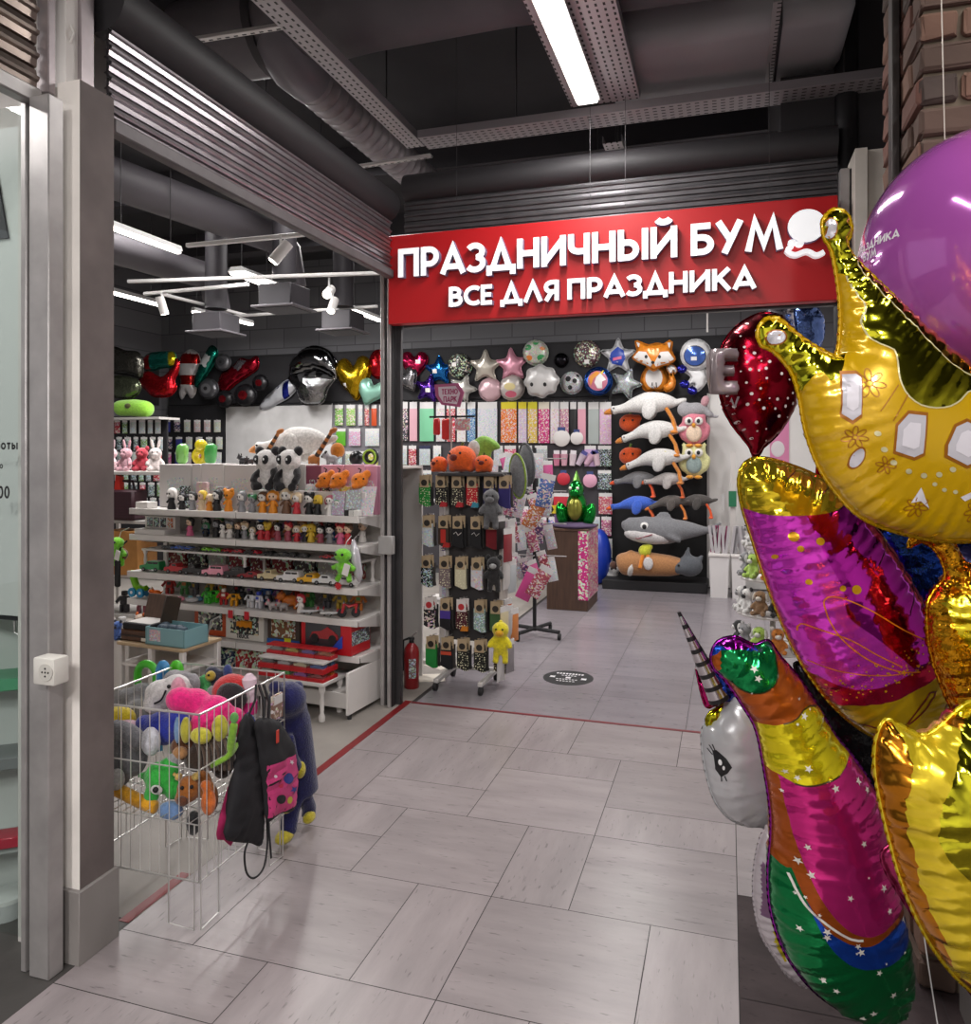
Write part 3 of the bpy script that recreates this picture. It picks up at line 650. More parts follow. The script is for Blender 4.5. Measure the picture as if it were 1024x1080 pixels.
# ================================================================ ceiling services
gd = mat('#5f5b60', .55, .1, 'plaster'); gdd = mat('#343136', .6, .1, 'plaster'); galv = mat('#b3aeb2', .45, .35, 'perf')
def services():
    # spiral duct running into the depth
    a = aZ(300, 82, 4.0); b = aZ(470, 212, 4.0); t = thing('spiral_duct', 'round grey spiral duct with a capped end under the dark ceiling', 'duct', (b.x, a.y, 4.0))
    L = b.y - a.y + .6; m = MB(); n = int(L / .1)
    prof = []
    for i in range(n + 1): prof += [(.135, i * L / n), (.141, i * L / n + .006), (.135, i * L / n + .012)]
    m.lathe(prof, n=28); m.xf(Matrix.Rotation(-PI / 2, 4, 'X')); m.build('spiral_pipe', mat('#8d878c', .45, .45, 'metal'), t, loc=(0, 0, 0), ang=60)
    m = MB(); m.tube([(0, .06, 0), (0, -.12, 0), (-.03, -.2, .05), (-.03, -.2, .5)], [.145, .15, .15, .13], 20); m.build('elbow', mat('#77737a', .5, .3), t, loc=(0, 0, 0), ang=60)
    # big cross duct
    a = aZ(200, 38, 4.28); t = thing('cross_duct', 'wide grey oval duct crossing overhead near the top of the picture', 'duct', (a.x, a.y, 4.1))
    m = MB(); m.tube([(-.15, 0, .0), (0, 0, 0), (.5, 0, .01), (1.2, 0, .05), (2.0, 0, .06), (3.2, 0, .02)], [.1, .24, .26, .25, .25, .25], 26); m.build('duct_body', gd, t, loc=(0, 0, .12), ang=60)
    MB().tube([(.55, 0, 0), (.6, 0, 0)], [.275, .275], 26).build('duct_collar', gdd, t, loc=(0, 0, .13))
    # grey flexible duct bag at the right
    a = aZ(760, 30, 4.2); t = thing('flat_duct', 'broad grey rectangular duct right of the corridor lamp', 'duct', (a.x, a.y, 4.0))
    MB().box((0, 0, 0), (1.35, .85, .4), bev=.09, seg=3).build('duct_body', mat('#9a989c', .6), t, loc=(0, 0, .15)); MB().box((.3, 0, 0), (.03, .88, .43), bev=.05).build('duct_flange', gdd, t, loc=(0, 0, .15))
    # cable trays
    def tray(u0, v0, u1, v1, z, w, label, ax, ext0=0, ext1=0):
        a = aZ(u0, v0, z); b = aZ(u1, v1, z)
        if ax == 'y': x = (a.x + b.x) / 2; L = b.y - a.y + ext0 + ext1; o = (x, (a.y + b.y) / 2 + (ext1 - ext0) / 2, z); rz = PI / 2
        else: y = (a.y + b.y) / 2; L = b.x - a.x + ext0 + ext1; o = ((a.x + b.x) / 2 + (ext1 - ext0) / 2, y, z); rz = 0
        t = thing('cable_tray', label, 'cable tray', o, rz)
        MB().box((0, 0, 0), (L, w, .004)).build('tray_bottom', galv, t, loc=(0, 0, 0), smooth=False)
        for s in (-1, 1): MB().box((0, 0, 0), (L, .004, .05)).build('tray_side', mat('#8f8a8f', .45, .4), t, loc=(0, s * w / 2, .025))
        for q in (-.3, .3): MB().cyl((0, 0, 0), (0, 0, 4.6 - z), .005, n=6).build('hanger_rod', alud, t, loc=(L * q, 0, 0))
        return t
    tray(278, 0, 440, 155, 3.85, .13, 'perforated cable tray running back beside the spiral duct', 'y', .6)
    tray(445, 150, 920, 92, 3.8, .2, 'perforated cable tray crossing above the red sign', 'x', 0, .5)
    tray(598, 0, 640, 108, 3.86, .42, 'wide perforated tray carrying the bright corridor lamp', 'y', .8)
    tray(648, 150, 660, 195, 3.84, .13, 'short perforated tray above the small lamp over the sign', 'y')
    # strut bars
    for (u0, v0, u1, v1, z, lb) in [(176, 47, 301, 27, 3.9, 'slotted steel strut bar under the wide oval duct'), (357, 179, 455, 164, 3.7, 'slotted steel strut bar under the spiral duct')]:
        a = aZ(u0, v0, z); b = aZ(u1, v1, z); m = MB(); m.box((0, 0, 0), ((b - a).length, .04, .02), bev=.003)
        o = m.build('strut_bar', mat('#c9c6c6', .4, .4, 'perf'), loc=(a + b) / 2, rz=math.atan2(b.y - a.y, b.x - a.x)); tag(o, lb, 'strut bar')
    a = aZ(812, 75, 3.95); m = MB().box((0, 0, 0), (.04, .9, .02)); tag(m.build('strut_bar', mat('#a9a6a8', .4, .4, 'perf'), loc=a + Vector((0, -.3, .0))), 'slotted strut bar beside the black pipe', 'strut bar')
    # pipes along the back of the void
    for i, (z, y) in enumerate([(4.2, 5.6), (3.75, 5.3)]):
        tag(MB().cyl((-2.0, y, z), (3, y, z), .02, n=10).build('sprinkler_pipe', mat('#55515a', .5)), ['thin dark pipe high above the sign', 'thin dark pipe low above the sign shutter'][i], 'pipe')
    pts = [aY(690, 190, 5.2), aY(740, 180, 5.2), aY(775, 165, 5.2), aY(815, 150, 5.2)]
    tag(MB().tube(smooth3(pts), .012, 8).build('black_cable', rub), 'black cable sagging above the sign near the black pipe', 'cable')
    # dark soffit box on the right
    struct(MB().b2((.3, 4.95, 3.45), (1.5, 6.5, 4.5)).build('trim_5', mat('#2c2a2e', .8)))
    struct(MB().b2((.66, 4.62, 0), (.72, 4.9, 3.36)).build('trim_6', mat('#d9d2ca', .6, 0, 'plaster')))
    struct(MB().b2((.66, 4.66, 0), (1.9, 4.9, 3.36)).build('wall_side', mat('#d6cfc6', .6, 0, 'plaster')))
def smooth3(pts, k=8):
    pts = [Vector(p) for p in pts]; n = len(pts); out = []
    for i in range(n - 1):
        p0 = pts[max(0, i - 1)]; p1 = pts[i]; p2 = pts[i + 1]; p3 = pts[min(n - 1, i + 2)]
        for j in range(k):
            t = j / k; out.append(.5 * ((2 * p1) + (p2 - p0) * t + (2 * p0 - 5 * p1 + 4 * p2 - p3) * t * t + (3 * p1 - p0 - 3 * p2 + p3) * t ** 3))
    return out + [pts[-1]]
services()
# ================================================================ lamps
tubem = mat('#fff8f0', .5, 0, '', 0, 9); housing = mat('#dcdcdc', .4)
def lamp(name, a, b, label, power, w=.06, m=None):
    c = (a + b) / 2; L = (b - a).length; t = thing(name, label, 'ceiling lamp', c, math.atan2(b.y - a.y, b.x - a.x))
    h = MB(); h.prism([(-w * .35, .05), (w * .35, .05), (w * .6, .005), (-w * .6, .005)], -L / 2, L / 2, 'x'); h.build('housing', housing, t, loc=(0, 0, 0))
    MB().box((0, 0, -.008), (L * .97, w, .026), bev=.008, seg=2).build('light_tube', m or tubem, t, loc=(0, 0, 0))
    for q in (-.35, .35): MB().cyl((q * L, 0, .05), (q * L, 0, 4.6 - c.z), .004, n=6).build('hanging_wire', alud, t, loc=(0, 0, 0))
    l = area('light', (0, 0, -.03), L * .95, w, power, parent=t)
    return t
ZL = 3.45
def seg(u0, v0, u1, v1, z=ZL, L=None):
    a = aZ(u0, v0, z); b = aZ(u1, v1, z)
    x = (a.x + b.x) / 2; y0, y1 = min(a.y, b.y), max(a.y, b.y)
    if L: y0 = y1 - L
    return Vector((x, y0, z)), Vector((x, y1, z))
P0 = 40
lamp('tube_lamp', *seg(117, 238, 188, 266), 'bright tube lamp nearest the pillar over the left shop floor', P0, .045)
lamp('tube_lamp', *seg(110, 303, 165, 323, L=1.4), 'bright tube lamp low beside the pillar behind the nearest one', P0)
lamp('tube_lamp', *seg(243, 287, 292, 300), 'boxy white lamp hanging in front of the square air diffuser', P0, .16)
lamp('tube_lamp', *seg(205, 328, 228, 335), 'small tube lamp far back left of the hanging duct', P0 * .6)
lamp('tube_lamp', *seg(236, 334, 266, 342), 'small tube lamp far back right of the hanging duct', P0 * .6)
lamp('tube_lamp', *seg(370, 325, 399, 338), 'tube lamp far back next to the corner post', P0 * .6)
a, b = seg(575, 0, 622, 108, 3.8); a.y = b.y - 1.5
lamp('tube_lamp', a, b, 'long bright lamp on the wide tray over the corridor', 34, .12)
a, b = seg(650, 178, 657, 192, 3.7)
lamp('tube_lamp', a, b, 'short bright lamp above the middle of the red sign', 22, .09)
for i, (x, y) in enumerate([(-1.0, 6.6), (-1.0, 8.6), (-4.5, 8.2), (.6, 7.6), (-3.4, 5.6), (-5.6, 6.4)]):  # extra lamps added out of view to brighten the shop
    lamp('tube_lamp', Vector((x, y - .6, 3.6 if x > -2 else 4.4)), Vector((x, y + .6, 3.6 if x > -2 else 4.4)), 'added unseen tube lamp above the shop, ' + ['near the shop entrance', 'over the plush board aisle', 'over the back left boards', 'over the tiered toy stand', 'over the toy shelf unit', 'over the far left shelves'][i], P0)
# unseen corridor lamps, added for more light from the photographer's side
for i, (x, y) in enumerate([(-.9, .3), (1.3, 1.6), (-1.3, -2.6), (1.2, -2.6)]):
    lamp('tube_lamp', Vector((x, y - .75, 3.9)), Vector((x, y + .75, 3.9)), ['left front', 'right front', 'left rear', 'right rear'][i] + ' added unseen tube lamp on the corridor ceiling behind the viewer', (16, 26, 190, 190)[i], .12)
lamp('tube_lamp', Vector((-3.1, 1.0, 3.3)), Vector((-3.1, 1.8, 3.3)), 'added unseen tube lamp inside the neighbouring shop at the left edge', 22)  # lamp added out of view to light the space behind the left glass
def track(u0, v0, u1, v1, z, label):
    a = aZ(u0, v0, z); b = aZ(u1, v1, z); o = MB().box((0, 0, 0), ((b - a).length, .035, .03), bev=.004).build('lighting_track', mat('#d5d3d2', .4), loc=(a + b) / 2, rz=math.atan2(b.y - a.y, b.x - a.x)); tag(o, label, 'lighting track')
track(197, 259, 332, 246, 3.3, 'white lighting track carrying the nearest spotlight')
track(135, 297, 400, 288, 3.3, 'long white lighting track carrying the glaring spotlight')
track(152, 310, 262, 300, 3.35, 'short white lighting track beneath the boxy lamp')
track(170, 310, 262, 333, 3.35, 'white lighting track slanting back past the hanging duct')
track(240, 334, 398, 323, 3.3, 'white lighting track far back beside the corner post')
def spotlamp(u, v, z, aim, label, power=0, r=.042):
    p = aZ(u, v, z); t = thing('track_spotlight', label, 'spotlight', p); q = Vector(aim).normalized()
    MB().cyl(-q * .09, q * .09, r, n=18).build('lamp_can', mat('#e6e4e2', .4), t, loc=(0, 0, 0))
    MB().cyl(q * .088, q * .094, r * .85, n=18).build('lens', mat('#fff4e4', .4, 0, '', 0, 14), t, loc=(0, 0, 0))
    MB().cyl((0, 0, .02), (0, 0, .13), .01, n=8).build('bracket', housing, t, loc=(0, 0, 0))
    if power: spot('beam', p + q * .12, p + q * 3, power, 60, .6, .03, parent=t)
spotlamp(296, 266, 3.18, (-.5, -.3, -.75), 'white can spotlight on the nearest lighting track', 60)
spotlamp(347, 308, 3.15, (.25, -.9, -.45), 'glaring can spotlight pointing at the viewer', 30)
spotlamp(171, 322, 3.2, (.1, .3, -.9), 'small white can spotlight next to the low lamp', 30)
spotlamp(351, 322, 3.2, (.1, -.6, -.7), 'small can spotlight on the far back track')
# vertical ducts with square diffusers
for (u, v, z, w, lb, hi) in [(300, 318, 3.12, .4, 'square grey air diffuser behind the boxy lamp', 300), (228, 345, 3.1, .42, 'square grey air diffuser left of centre far back', 0), (362, 343, 3.1, .4, 'square grey air diffuser next to the corner post', 0)]:
    p = aZ(u, v, z); t = thing('air_diffuser', lb, 'air diffuser', p)
    MB().box((0, 0, .04), (w * .86, w * .86, .2), bev=.01).build('plenum', gdd, t, loc=(0, 0, 0)); MB().box((0, 0, -.07), (w * 1.1, w * 1.1, .02), bev=.004).build('rim', gd, t, loc=(0, 0, 0))
    m = MB()
    for k in range(5): m.box((0, 0, -.083 + .0005 * k), (w * (.9 - .17 * k), w * (.9 - .17 * k), .006), k % 2)
    m.build('grille', [mat('#3f3d42', .6), gd], t, loc=(0, 0, 0)); MB().cyl((0, 0, .2), (0, 0, 4.6 - z), w * .28, n=20).build('riser_duct', gdd, t, loc=(0, 0, 0))
# sagging ducts inside the shop ceiling
for (u0, v0, u1, v1, z, r, lb) in [(125, 190, 290, 250, 3.95, .17, 'thick dark duct above the lighting tracks'), (120, 262, 215, 290, 3.8, .16, 'thick dark duct bending down to a diffuser')]:
    a = aZ(u0, v0, z); b = aZ(u1, v1, z); d = (b - a); m = MB(); m.tube([a - d * .6, a, a + d * .5, b, b + Vector((.06, .1, -.12)), b + Vector((.1, .16, -.5))], [r, r, r, r, r * .95, r * .9], 20)
    tag(m.build('air_duct', mat('#4d494e', .6), ang=60), lb, 'duct')
# hallway light returned by the corridor ceiling and the far wall behind the viewer
struct(MB().b2((-9, -5.2, 0), (5, -5, 4.6)).build('wall_corridor', mat('#b9b5b0', .7)))
struct(MB().b2((4.8, -5, 0), (5, 4.6, 4.6)).build('wall_corridor_side', mat('#b9b5b0', .7)))
# ================================================================ shelf unit with toys on the left
TH = R(-5.5); GO = Vector((-2.29, 4.55, 0)); EX = Vector((math.cos(TH), math.sin(TH), 0)); EY = Vector((-math.sin(TH), math.cos(TH), 0))
def G(x, y, z): return GO + EX * x + EY * y + Vector((0, 0, z))
def gx(u, y=.12):
    r = ray(u, 500); o = GO + EY * y
    # t*r = o + x*EX
    det = r[0] * -EX.y + r[1] * EX.x
    t = (o.x * -EX.y + o.y * EX.x) / det
    return (Vector((r[0] * t, r[1] * t, 0)) - o).dot(EX)
white = mat('#d9d5d2', .4, .1); offw = mat('#c4c0bd', .45, .1); pegm = mat('#b0aba6', .5, .1, 'peg')
gon = thing('gondola_shelving', 'long white shop shelf unit full of small toys left of the corner post', 'shelf unit', GO, TH)
LN = 2.02
for x in (-LN, -LN / 2, -.03): MB().b2((x - .02, .35, 0), (x + .02, .41, 1.6), bev=.003).build('upright', offw, gon, loc=(0, 0, 0))
for k in range(2): MB().b2((-LN + k * LN / 2 + .02, .37, .1), (-LN + (k + 1) * LN / 2 - .05, .38, 1.58)).build('back_panel', pegm, gon, loc=(0, 0, 0))
for z, y0 in ((1.283, 0), (1.09, 0), (.815, -.02), (.61, -.02), (.37, 0)):
    for k in range(2):
        a = -LN + k * LN / 2 + .003; b = a + LN / 2 - .006; m = MB()
        m.b2((a, y0, z - .012), (b, .37, z), bev=.002); m.b2((a, y0 - .004, z - .04), (b, y0 + .012, z + .004), bev=.002)
        m.build('shelf', white, gon, loc=(0, 0, 0))
        for x in (a, b): MB().prism([(y0 + .02, z - .012), (.37, z - .012), (.37, z - .1), (.26, z - .09), (y0 + .02, z - .04)], x - .002, x + .002, 'x').build('shelf_bracket', offw, gon, loc=(0, 0, 0)) if k == 1 or x == a else None
MB().b2((-LN, -.1, .06), (-.02, .36, .16), bev=.003).build('base_deck', offw, gon, loc=(0, 0, 0)); MB().b2((-.02, -.13, .03), (.0, .4, .3), bev=.003).build('base_side_panel', white, gon, loc=(0, 0, 0)); MB().cyl((-.01, -.1, 0), (-.01, -.1, .03), .014, n=10).build('foot', rub, gon, loc=(0, 0, 0)); MB().cyl((-LN + .02, -.08, 0), (-LN + .02, -.08, .06), .014, n=10).build('foot', rub, gon, loc=(0, 0, 0))
rs = thing('riser_shelf', 'narrow white riser shelf on turned legs above the larger toy cars', 'riser shelf', G(-LN / 2, .2, .816), TH)
MB().b2((-.94, -.15, .15), (.96, .1, .166), bev=.003).build('riser_top', white, rs, loc=(0, 0, 0))
for x in (-.92, .02, .94):
    for y in (-.13, .08): MB().lathe([(.016, 0), (.016, .02), (.01, .03), (.013, .08), (.01, .12), (.018, .14), (.018, .15)], (x, y, 0), 12).build('leg', white, rs, loc=(0, 0, 0))
# ---- toys
def fig(name, label, p, h, body, head, hair, group=None, rz=0, kind=0):
    t = thing(name, label, 'figurine', p, TH + rz, group); r = h * .2
    b = MB(); b.lathe([(r * .95, 0), (r * 1.0, h * .08), (r * .62, h * .35), (r * .75, h * .48), (r * .3, h * .56)], n=12)
    for s in (-1, 1): b.tube([(s * r * .6, 0, h * .46), (s * r * 1.2, -r * .4, h * .3)], [r * .3, r * .22], 8)
    b.build('body', mat(body, .45), t, loc=(0, 0, 0), ang=70)
    hz = h * .74; b = MB(); b.ell((0, 0, hz), (r * 1.15, r * 1.0, r * 1.1), 0, None, 12, 8)
    for s in (-1, 1): b.ell((s * r * .42, -r * .95, hz - r * .1), (r * .16, r * .1, r * .24), 1, None, 8, 6)
    b.build('head', [mat(head, .5), blk], t, loc=(0, 0, 0), ang=80)
    b = MB(); b.ell((0, r * .18, hz + r * .28), (r * 1.3, r * 1.05, r * 1.0), 0, None, 12, 8)
    for s in (-1, 1):
        if kind == 1: b.ell((s * r * 1.0, 0, hz + r * 1.0), r * .5, 0, None, 8, 6)
        else: b.ell((s * r * 1.15, r * .1, hz - r * .3), (r * .4, r * .5, r * .9), 0, None, 8, 6)
    b.build('hair' if kind == 0 else 'ears', mat(hair, .5), t, loc=(0, 0, 0), ang=80)
    return t
CN = {'#141316': 'black', '#e8e4e0': 'white', '#e08a1c': 'orange', '#d8b63a': 'yellow', '#c0303a': 'red', '#d86a92': 'pink', '#8a8a8e': 'grey', '#6a4a34': 'brown', '#2f7a4a': 'green', '#5a4a8a': 'purple', '#3a5aa8': 'blue', '#d9c2a0': 'cream', '#a04a5a': 'maroon', '#7fd02c': 'lime'}
W_, K_, O_, Y_, RD, PK, GY, BR, GN, PU, BL, CR, MR, LM = '#e8e4e0', '#141316', '#e08a1c', '#d8b63a', '#c0303a', '#d86a92', '#8a8a8e', '#6a4a34', '#2f7a4a', '#5a4a8a', '#3a5aa8', '#d9c2a0', '#a04a5a', '#7fd02c'
sk = '#e6c4a8'
def row_figs(z, y, items, hscale, where, grp, kinds=None):
    for i, (u, b, hd, hr, hp) in enumerate(items):
        x = gx(u, y)
        fig('toy_figure', '%s figure with %s hair, %s from left, %s' % (CN[b], CN[hr], ORD[i], where), G(x, y, z), hp * hscale, b, hd, hr, grp, rnd.uniform(-.3, .3), 0 if rnd.random() < .6 else 1)
row_figs(1.284, .07, [(181, K_, W_, W_, 26), (192, K_, W_, K_, 20), (203, GY, W_, K_, 22), (213, CR, sk, Y_, 24), (221, O_, sk, CR, 20), (229, K_, W_, K_, 25), (241, O_, O_, O_, 26), (255, GY, W_, GY, 24), (266, GY, GY, GN, 20), (277, O_, W_, BR, 24), (288, O_, sk, O_, 26), (302, BR, W_, CR, 28), (313, RD, W_, CR, 24), (326, K_, W_, K_, 24), (335, K_, Y_, Y_, 22), (348, W_, W_, MR, 22), (356, BR, W_, GN, 18), (366, Y_, W_, GN, 18), (374, GY, W_, K_, 20)][:17], .0062, 'top shelf front', 'small figures along the top shelf front')
row_figs(1.091, .1, [(200.5, PK, sk, K_, 22), (217, K_, GY, GN, 17), (228, K_, GY, K_, 21), (235, W_, W_, K_, 18), (242, W_, CR, GY, 19), (251, K_, sk, BR, 19), (258, GY, W_, CR, 18), (266, W_, W_, CR, 14), (275, RD, W_, K_, 20), (282, RD, Y_, Y_, 20), (293, MR, W_, K_, 20), (304, MR, sk, RD, 21), (313, RD, W_, CR, 18), (322, K_, W_, Y_, 20), (328, Y_, Y_, Y_, 21), (338, MR, W_, K_, 19), (348, GY, W_, K_, 20), (359, PK, sk, RD, 22), (367, RD, sk, BR, 22)], .0062, 'second shelf down', 'small figures along the second shelf')
def car(label, p, L, col, kind, grp, rz=0):
    t = thing('toy_car', label, 'toy car', p, TH + rz, grp); h = L * .4; w = L * .42; wr = L * .085
    if kind == 'suv': prof = [(-.5, .12), (-.5, .5), (-.44, .56), (-.2, .58), (-.12, .98), (.44, .98), (.49, .56), (.5, .12)]; win = (-.1, .42)
    elif kind == 'pickup': prof = [(-.5, .12), (-.5, .52), (-.25, .58), (-.14, .96), (.1, .96), (.14, .58), (.5, .56), (.5, .12)]; win = (-.12, .09)
    elif kind == 'sport': prof = [(-.5, .1), (-.5, .3), (-.4, .4), (-.15, .44), (.0, .66), (.22, .66), (.42, .5), (.5, .48), (.5, .1)]; win = (-.02, .2)
    else: prof = [(-.5, .12), (-.5, .46), (-.22, .52), (-.12, .86), (.2, .86), (.3, .54), (.5, .5), (.5, .12)]; win = (-.1, .18)
    m = MB(); m.prism([(x * L, z * h + wr * .5) for x, z in prof], -w / 2, w / 2, 'y'); m.build('body', mat(col, .3, .1, '', .5), t, loc=(0, 0, 0), ang=20)
    zt = max(q[1] for q in prof)
    n = 2 if kind == 'suv' else 1
    for s in (-1, 1):
        m = MB()
        for k in range(n):
            a = win[0] + (win[1] - win[0]) * k / n + .01; b = win[0] + (win[1] - win[0]) * (k + 1) / n - .01
            m.box(((a + b) / 2 * L, s * w / 2, (zt - .17) * h + wr * .5), ((b - a) * L, .002, .2 * h))
        m.build('side_window', mat('#15171a', .1, 0, '', .5), t, loc=(0, 0, 0))
    for x in (-.3, .3):
        for s in (-1, 1):
            m = MB(); m.cyl((x * L, s * w * .4, wr), (x * L, s * w * .53, wr), wr, n=14); m.cyl((x * L, s * w * .53, wr), (x * L, s * w * .535, wr), wr * .5, n=10, m=1)
            m.build('wheel', [rub, mat('#8a8a8c', .3, .7)], t, loc=(0, 0, 0))
    return t
for i, (u, c, k, n) in enumerate([(161, '#1f8a4a', 'suv', 'green jeep'), (187, '#b01c24', 'pickup', 'red pickup'), (206, '#1a191c', 'pickup', 'black pickup'), (227, '#e89aae', 'suv', 'pink jeep'), (250, '#1c1b1e', 'suv', 'black jeep'), (265, '#8a1420', 'sport', 'dark red coupe'), (286, '#c8b78e', 'pickup', 'beige pickup'), (306, '#d8d6d6', 'suv', 'white minivan'), (328, '#dca414', 'sedan', 'yellow sedan'), (344, '#dcdcdc', 'sedan', 'white sedan beside the yellow one'), (365, '#e2e0e0', 'sedan', 'white sedan nearest the shelf end')]):
    car('%s toy car on the wide middle shelf' % n, G(gx(u, .06), .06, .817), .175, c, k, 'larger toy cars on the middle shelf', R(8))
m = MB(); m.prism(star_pts(0, 0, .03, .018, 9), -.002, .002, 'y'); m.build('price_tag', mat('#c8202c', .5), None, loc=G(gx(358, -.03), -.045,   .835), rz=TH); tag(bpy.data.objects['price_tag'], 'red starburst price tag in front of the white toy sedans', 'price tag')
for i, (u, c, n) in enumerate([(177, '#26303a', 'dark blue'), (187, '#2a5ab0', 'blue'), (198, '#1a4aa0', 'bright blue'), (208, '#1c1c20', 'black'), (216, '#7ac818', 'lime'), (227, '#58a818', 'grass green'), (239, '#a8202a', 'red'), (250, '#b01c2c', 'crimson'), (263, '#241416', 'dark maroon'), (268, '#c01c34', 'bright red'), (284, '#1a1a1d', 'matt black'), (296, '#202024', 'charcoal'), (308, '#17171a', 'jet black'), (319, '#2a2a2e', 'dark grey'), (344, '#b8202c', 'cherry red'), (357, '#9a9a9c', 'silver'), (366, '#a83a3a', 'brick red')]):
    car('%s racing car, %s from left on the narrow riser' % (n, ORD[i]), G(gx(u, .09), .1, .983), .1, c, 'sport', 'small cars on the narrow riser shelf', R(rnd.uniform(-14, 14)))
# toys of the fifth shelf
def animal(label, p, s, col, col2, name='toy_animal', rz=0, grp=None):
    t = thing(name, label, 'toy', p, TH + rz, grp); m = MB()
    m.ell((0, 0, .45 * s), (.42 * s, .26 * s, .28 * s)); m.ell((-.42 * s, 0, .68 * s), (.24 * s, .22 * s, .23 * s))
    for x in (-.25, .25):
        for y in (-.14, .14): m.tube([(x * s, y * s, .4 * s), (x * s, y * s, .05 * s)], [.1 * s, .09 * s], 8)
    m.tube([(.38 * s, 0, .5 * s), (.6 * s, 0, .62 * s)], [.07 * s, .03 * s], 6); m.build('body', mat(col, .5), t, loc=(0, 0, 0), ang=80)
    m = MB(); m.ell((-.64 * s, 0, .62 * s), (.1 * s, .12 * s, .09 * s), 0, None, 8, 6)
    for y in (-1, 1): m.ell((-.4 * s, y * .15 * s, .9 * s), (.07 * s, .06 * s, .12 * s), 0, None, 8, 6)
    m.build('muzzle_and_ears', mat(col2, .5), t, loc=(0, 0, 0), ang=80); return t
def robot(label, p, s, col, col2, rz=0, grp=None):
    t = thing('toy_robot', label, 'toy', p, TH + rz, grp); m = MB(); m.box((0, 0, .5 * s), (.34 * s, .24 * s, .36 * s), 0, None, .03 * s)
    for q in (-1, 1): m.box((q * .13 * s, 0, .16 * s), (.14 * s, .2 * s, .32 * s), 0, None, .02 * s); m.tube([(q * .2 * s, 0, .64 * s), (q * .36 * s, -.1 * s, .4 * s)], .07 * s, 8)
    m.build('body', mat(col, .35), t, loc=(0, 0, 0)); m = MB(); m.box((0, 0, .8 * s), (.22 * s, .2 * s, .2 * s), 0, None, .03 * s)
    m.box((0, -.13 * s, .56 * s), (.2 * s, .03 * s, .16 * s), 0, None, .01 * s); m.build('head_and_chest', mat(col2, .35), t, loc=(0, 0, 0)); return t
def plane(label, p, s, col, rz=0, grp=None):
    t = thing('toy_plane', label, 'toy plane', p, TH + rz, grp); m = MB(); m.tube([(-.5 * s, 0, .14 * s), (-.42 * s, 0, .15 * s), (.3 * s, 0, .16 * s), (.5 * s, 0, .2 * s)], [.02 * s, .075 * s, .075 * s, .03 * s], 10); m.build('fuselage', mat(col, .35), t, loc=(0, 0, 0), ang=70)
    m = MB(); m.prism([(-.12 * s, 0), (.08 * s, .42 * s), (.18 * s, .42 * s), (.12 * s, 0), (.18 * s, -.42 * s), (.08 * s, -.42 * s)], .12 * s, .14 * s, 'z'); m.build('wings', mat('#b9b9bb', .35), t, loc=(0, 0, 0))
    MB().prism([(.34 * s, .18 * s), (.5 * s, .18 * s), (.52 * s, .4 * s), (.45 * s, .4 * s)], -.01 * s, .01 * s, 'y').build('tail_fin', mat('#aa2030', .35), t, loc=(0, 0, 0))
    m = MB()
    for x, y in ((-.25, 0), (.1, .12), (.1, -.12)): m.cyl((x * s, y * s - .01 * s, .04 * s), (x * s, y * s + .01 * s, .04 * s), .04 * s, n=10)
    m.build('wheels', rub, t, loc=(0, 0, 0)); return t
def slipper(label, p, s, col, col2, rz=0):
    t = thing('toy_boat', label, 'toy boat', p, TH + rz); m = MB(); m.ell((0, 0, .18 * s), (.5 * s, .24 * s, .18 * s)); m.build('hull', mat(col, .4), t, loc=(0, 0, 0), ang=80); m = MB(); m.ell((-.1 * s, 0, .33 * s), (.2 * s, .15 * s, .12 * s)); m.build('cabin', mat(col2, .4), t, loc=(0, 0, 0), ang=80); return t
z5 = .614; Y5 = .06
t = thing('wheeled_dinosaur', 'lime toy dinosaur on blue wheels at the left end of the fifth shelf', 'toy', G(gx(146, Y5), Y5, z5), TH)
MB().tube(smooth3([(-.05, 0, .19), (-.055, 0, .16), (-.02, 0, .08), (.03, 0, .06), (.08, 0, .07)]), [.02] * 9 + [.026] * 16 + [.02] * 8, 10).build('body', mat('#7ac41c', .4), t, loc=(0, 0, 0), ang=80)
for x in (-.03, .055):
    for s in (-1, 1): m = MB(); m.cyl((x, s * .025, .035), (x, s * .04, .035), .035, n=18); m.cyl((x, s * .04, .035), (x, s * .042, .035), .012, n=10, m=1); m.build('wheel', [mat('#1c86b4', .4), mat('#e6e6e6', .4)], t, loc=(0, 0, 0))
animal('orange toy fish beside the lime wheeled dinosaur', G(gx(165, Y5), Y5, z5), .085, '#e06a14', '#e8e0d0', 'toy_fish', .5)
slipper('pink toy boat, nearer the orange fish', G(gx(178, .04), .04, z5), .11, '#d86a8a', '#c04868', .3); slipper('pink and white toy boat in the middle of the left bay', G(gx(190, .05), .05, z5), .1, '#e08aa0', '#d8d0d0', -.2)
slipper('grey and white toy boat on the fifth shelf', G(gx(201, .03), .04, z5), .11, '#b8b8bc', '#70a0a8', .2); slipper('blue and grey toy boat on the fifth shelf', G(gx(210, .1), .1, z5), .1, '#4a7a98', '#c8c8c8', -.3)
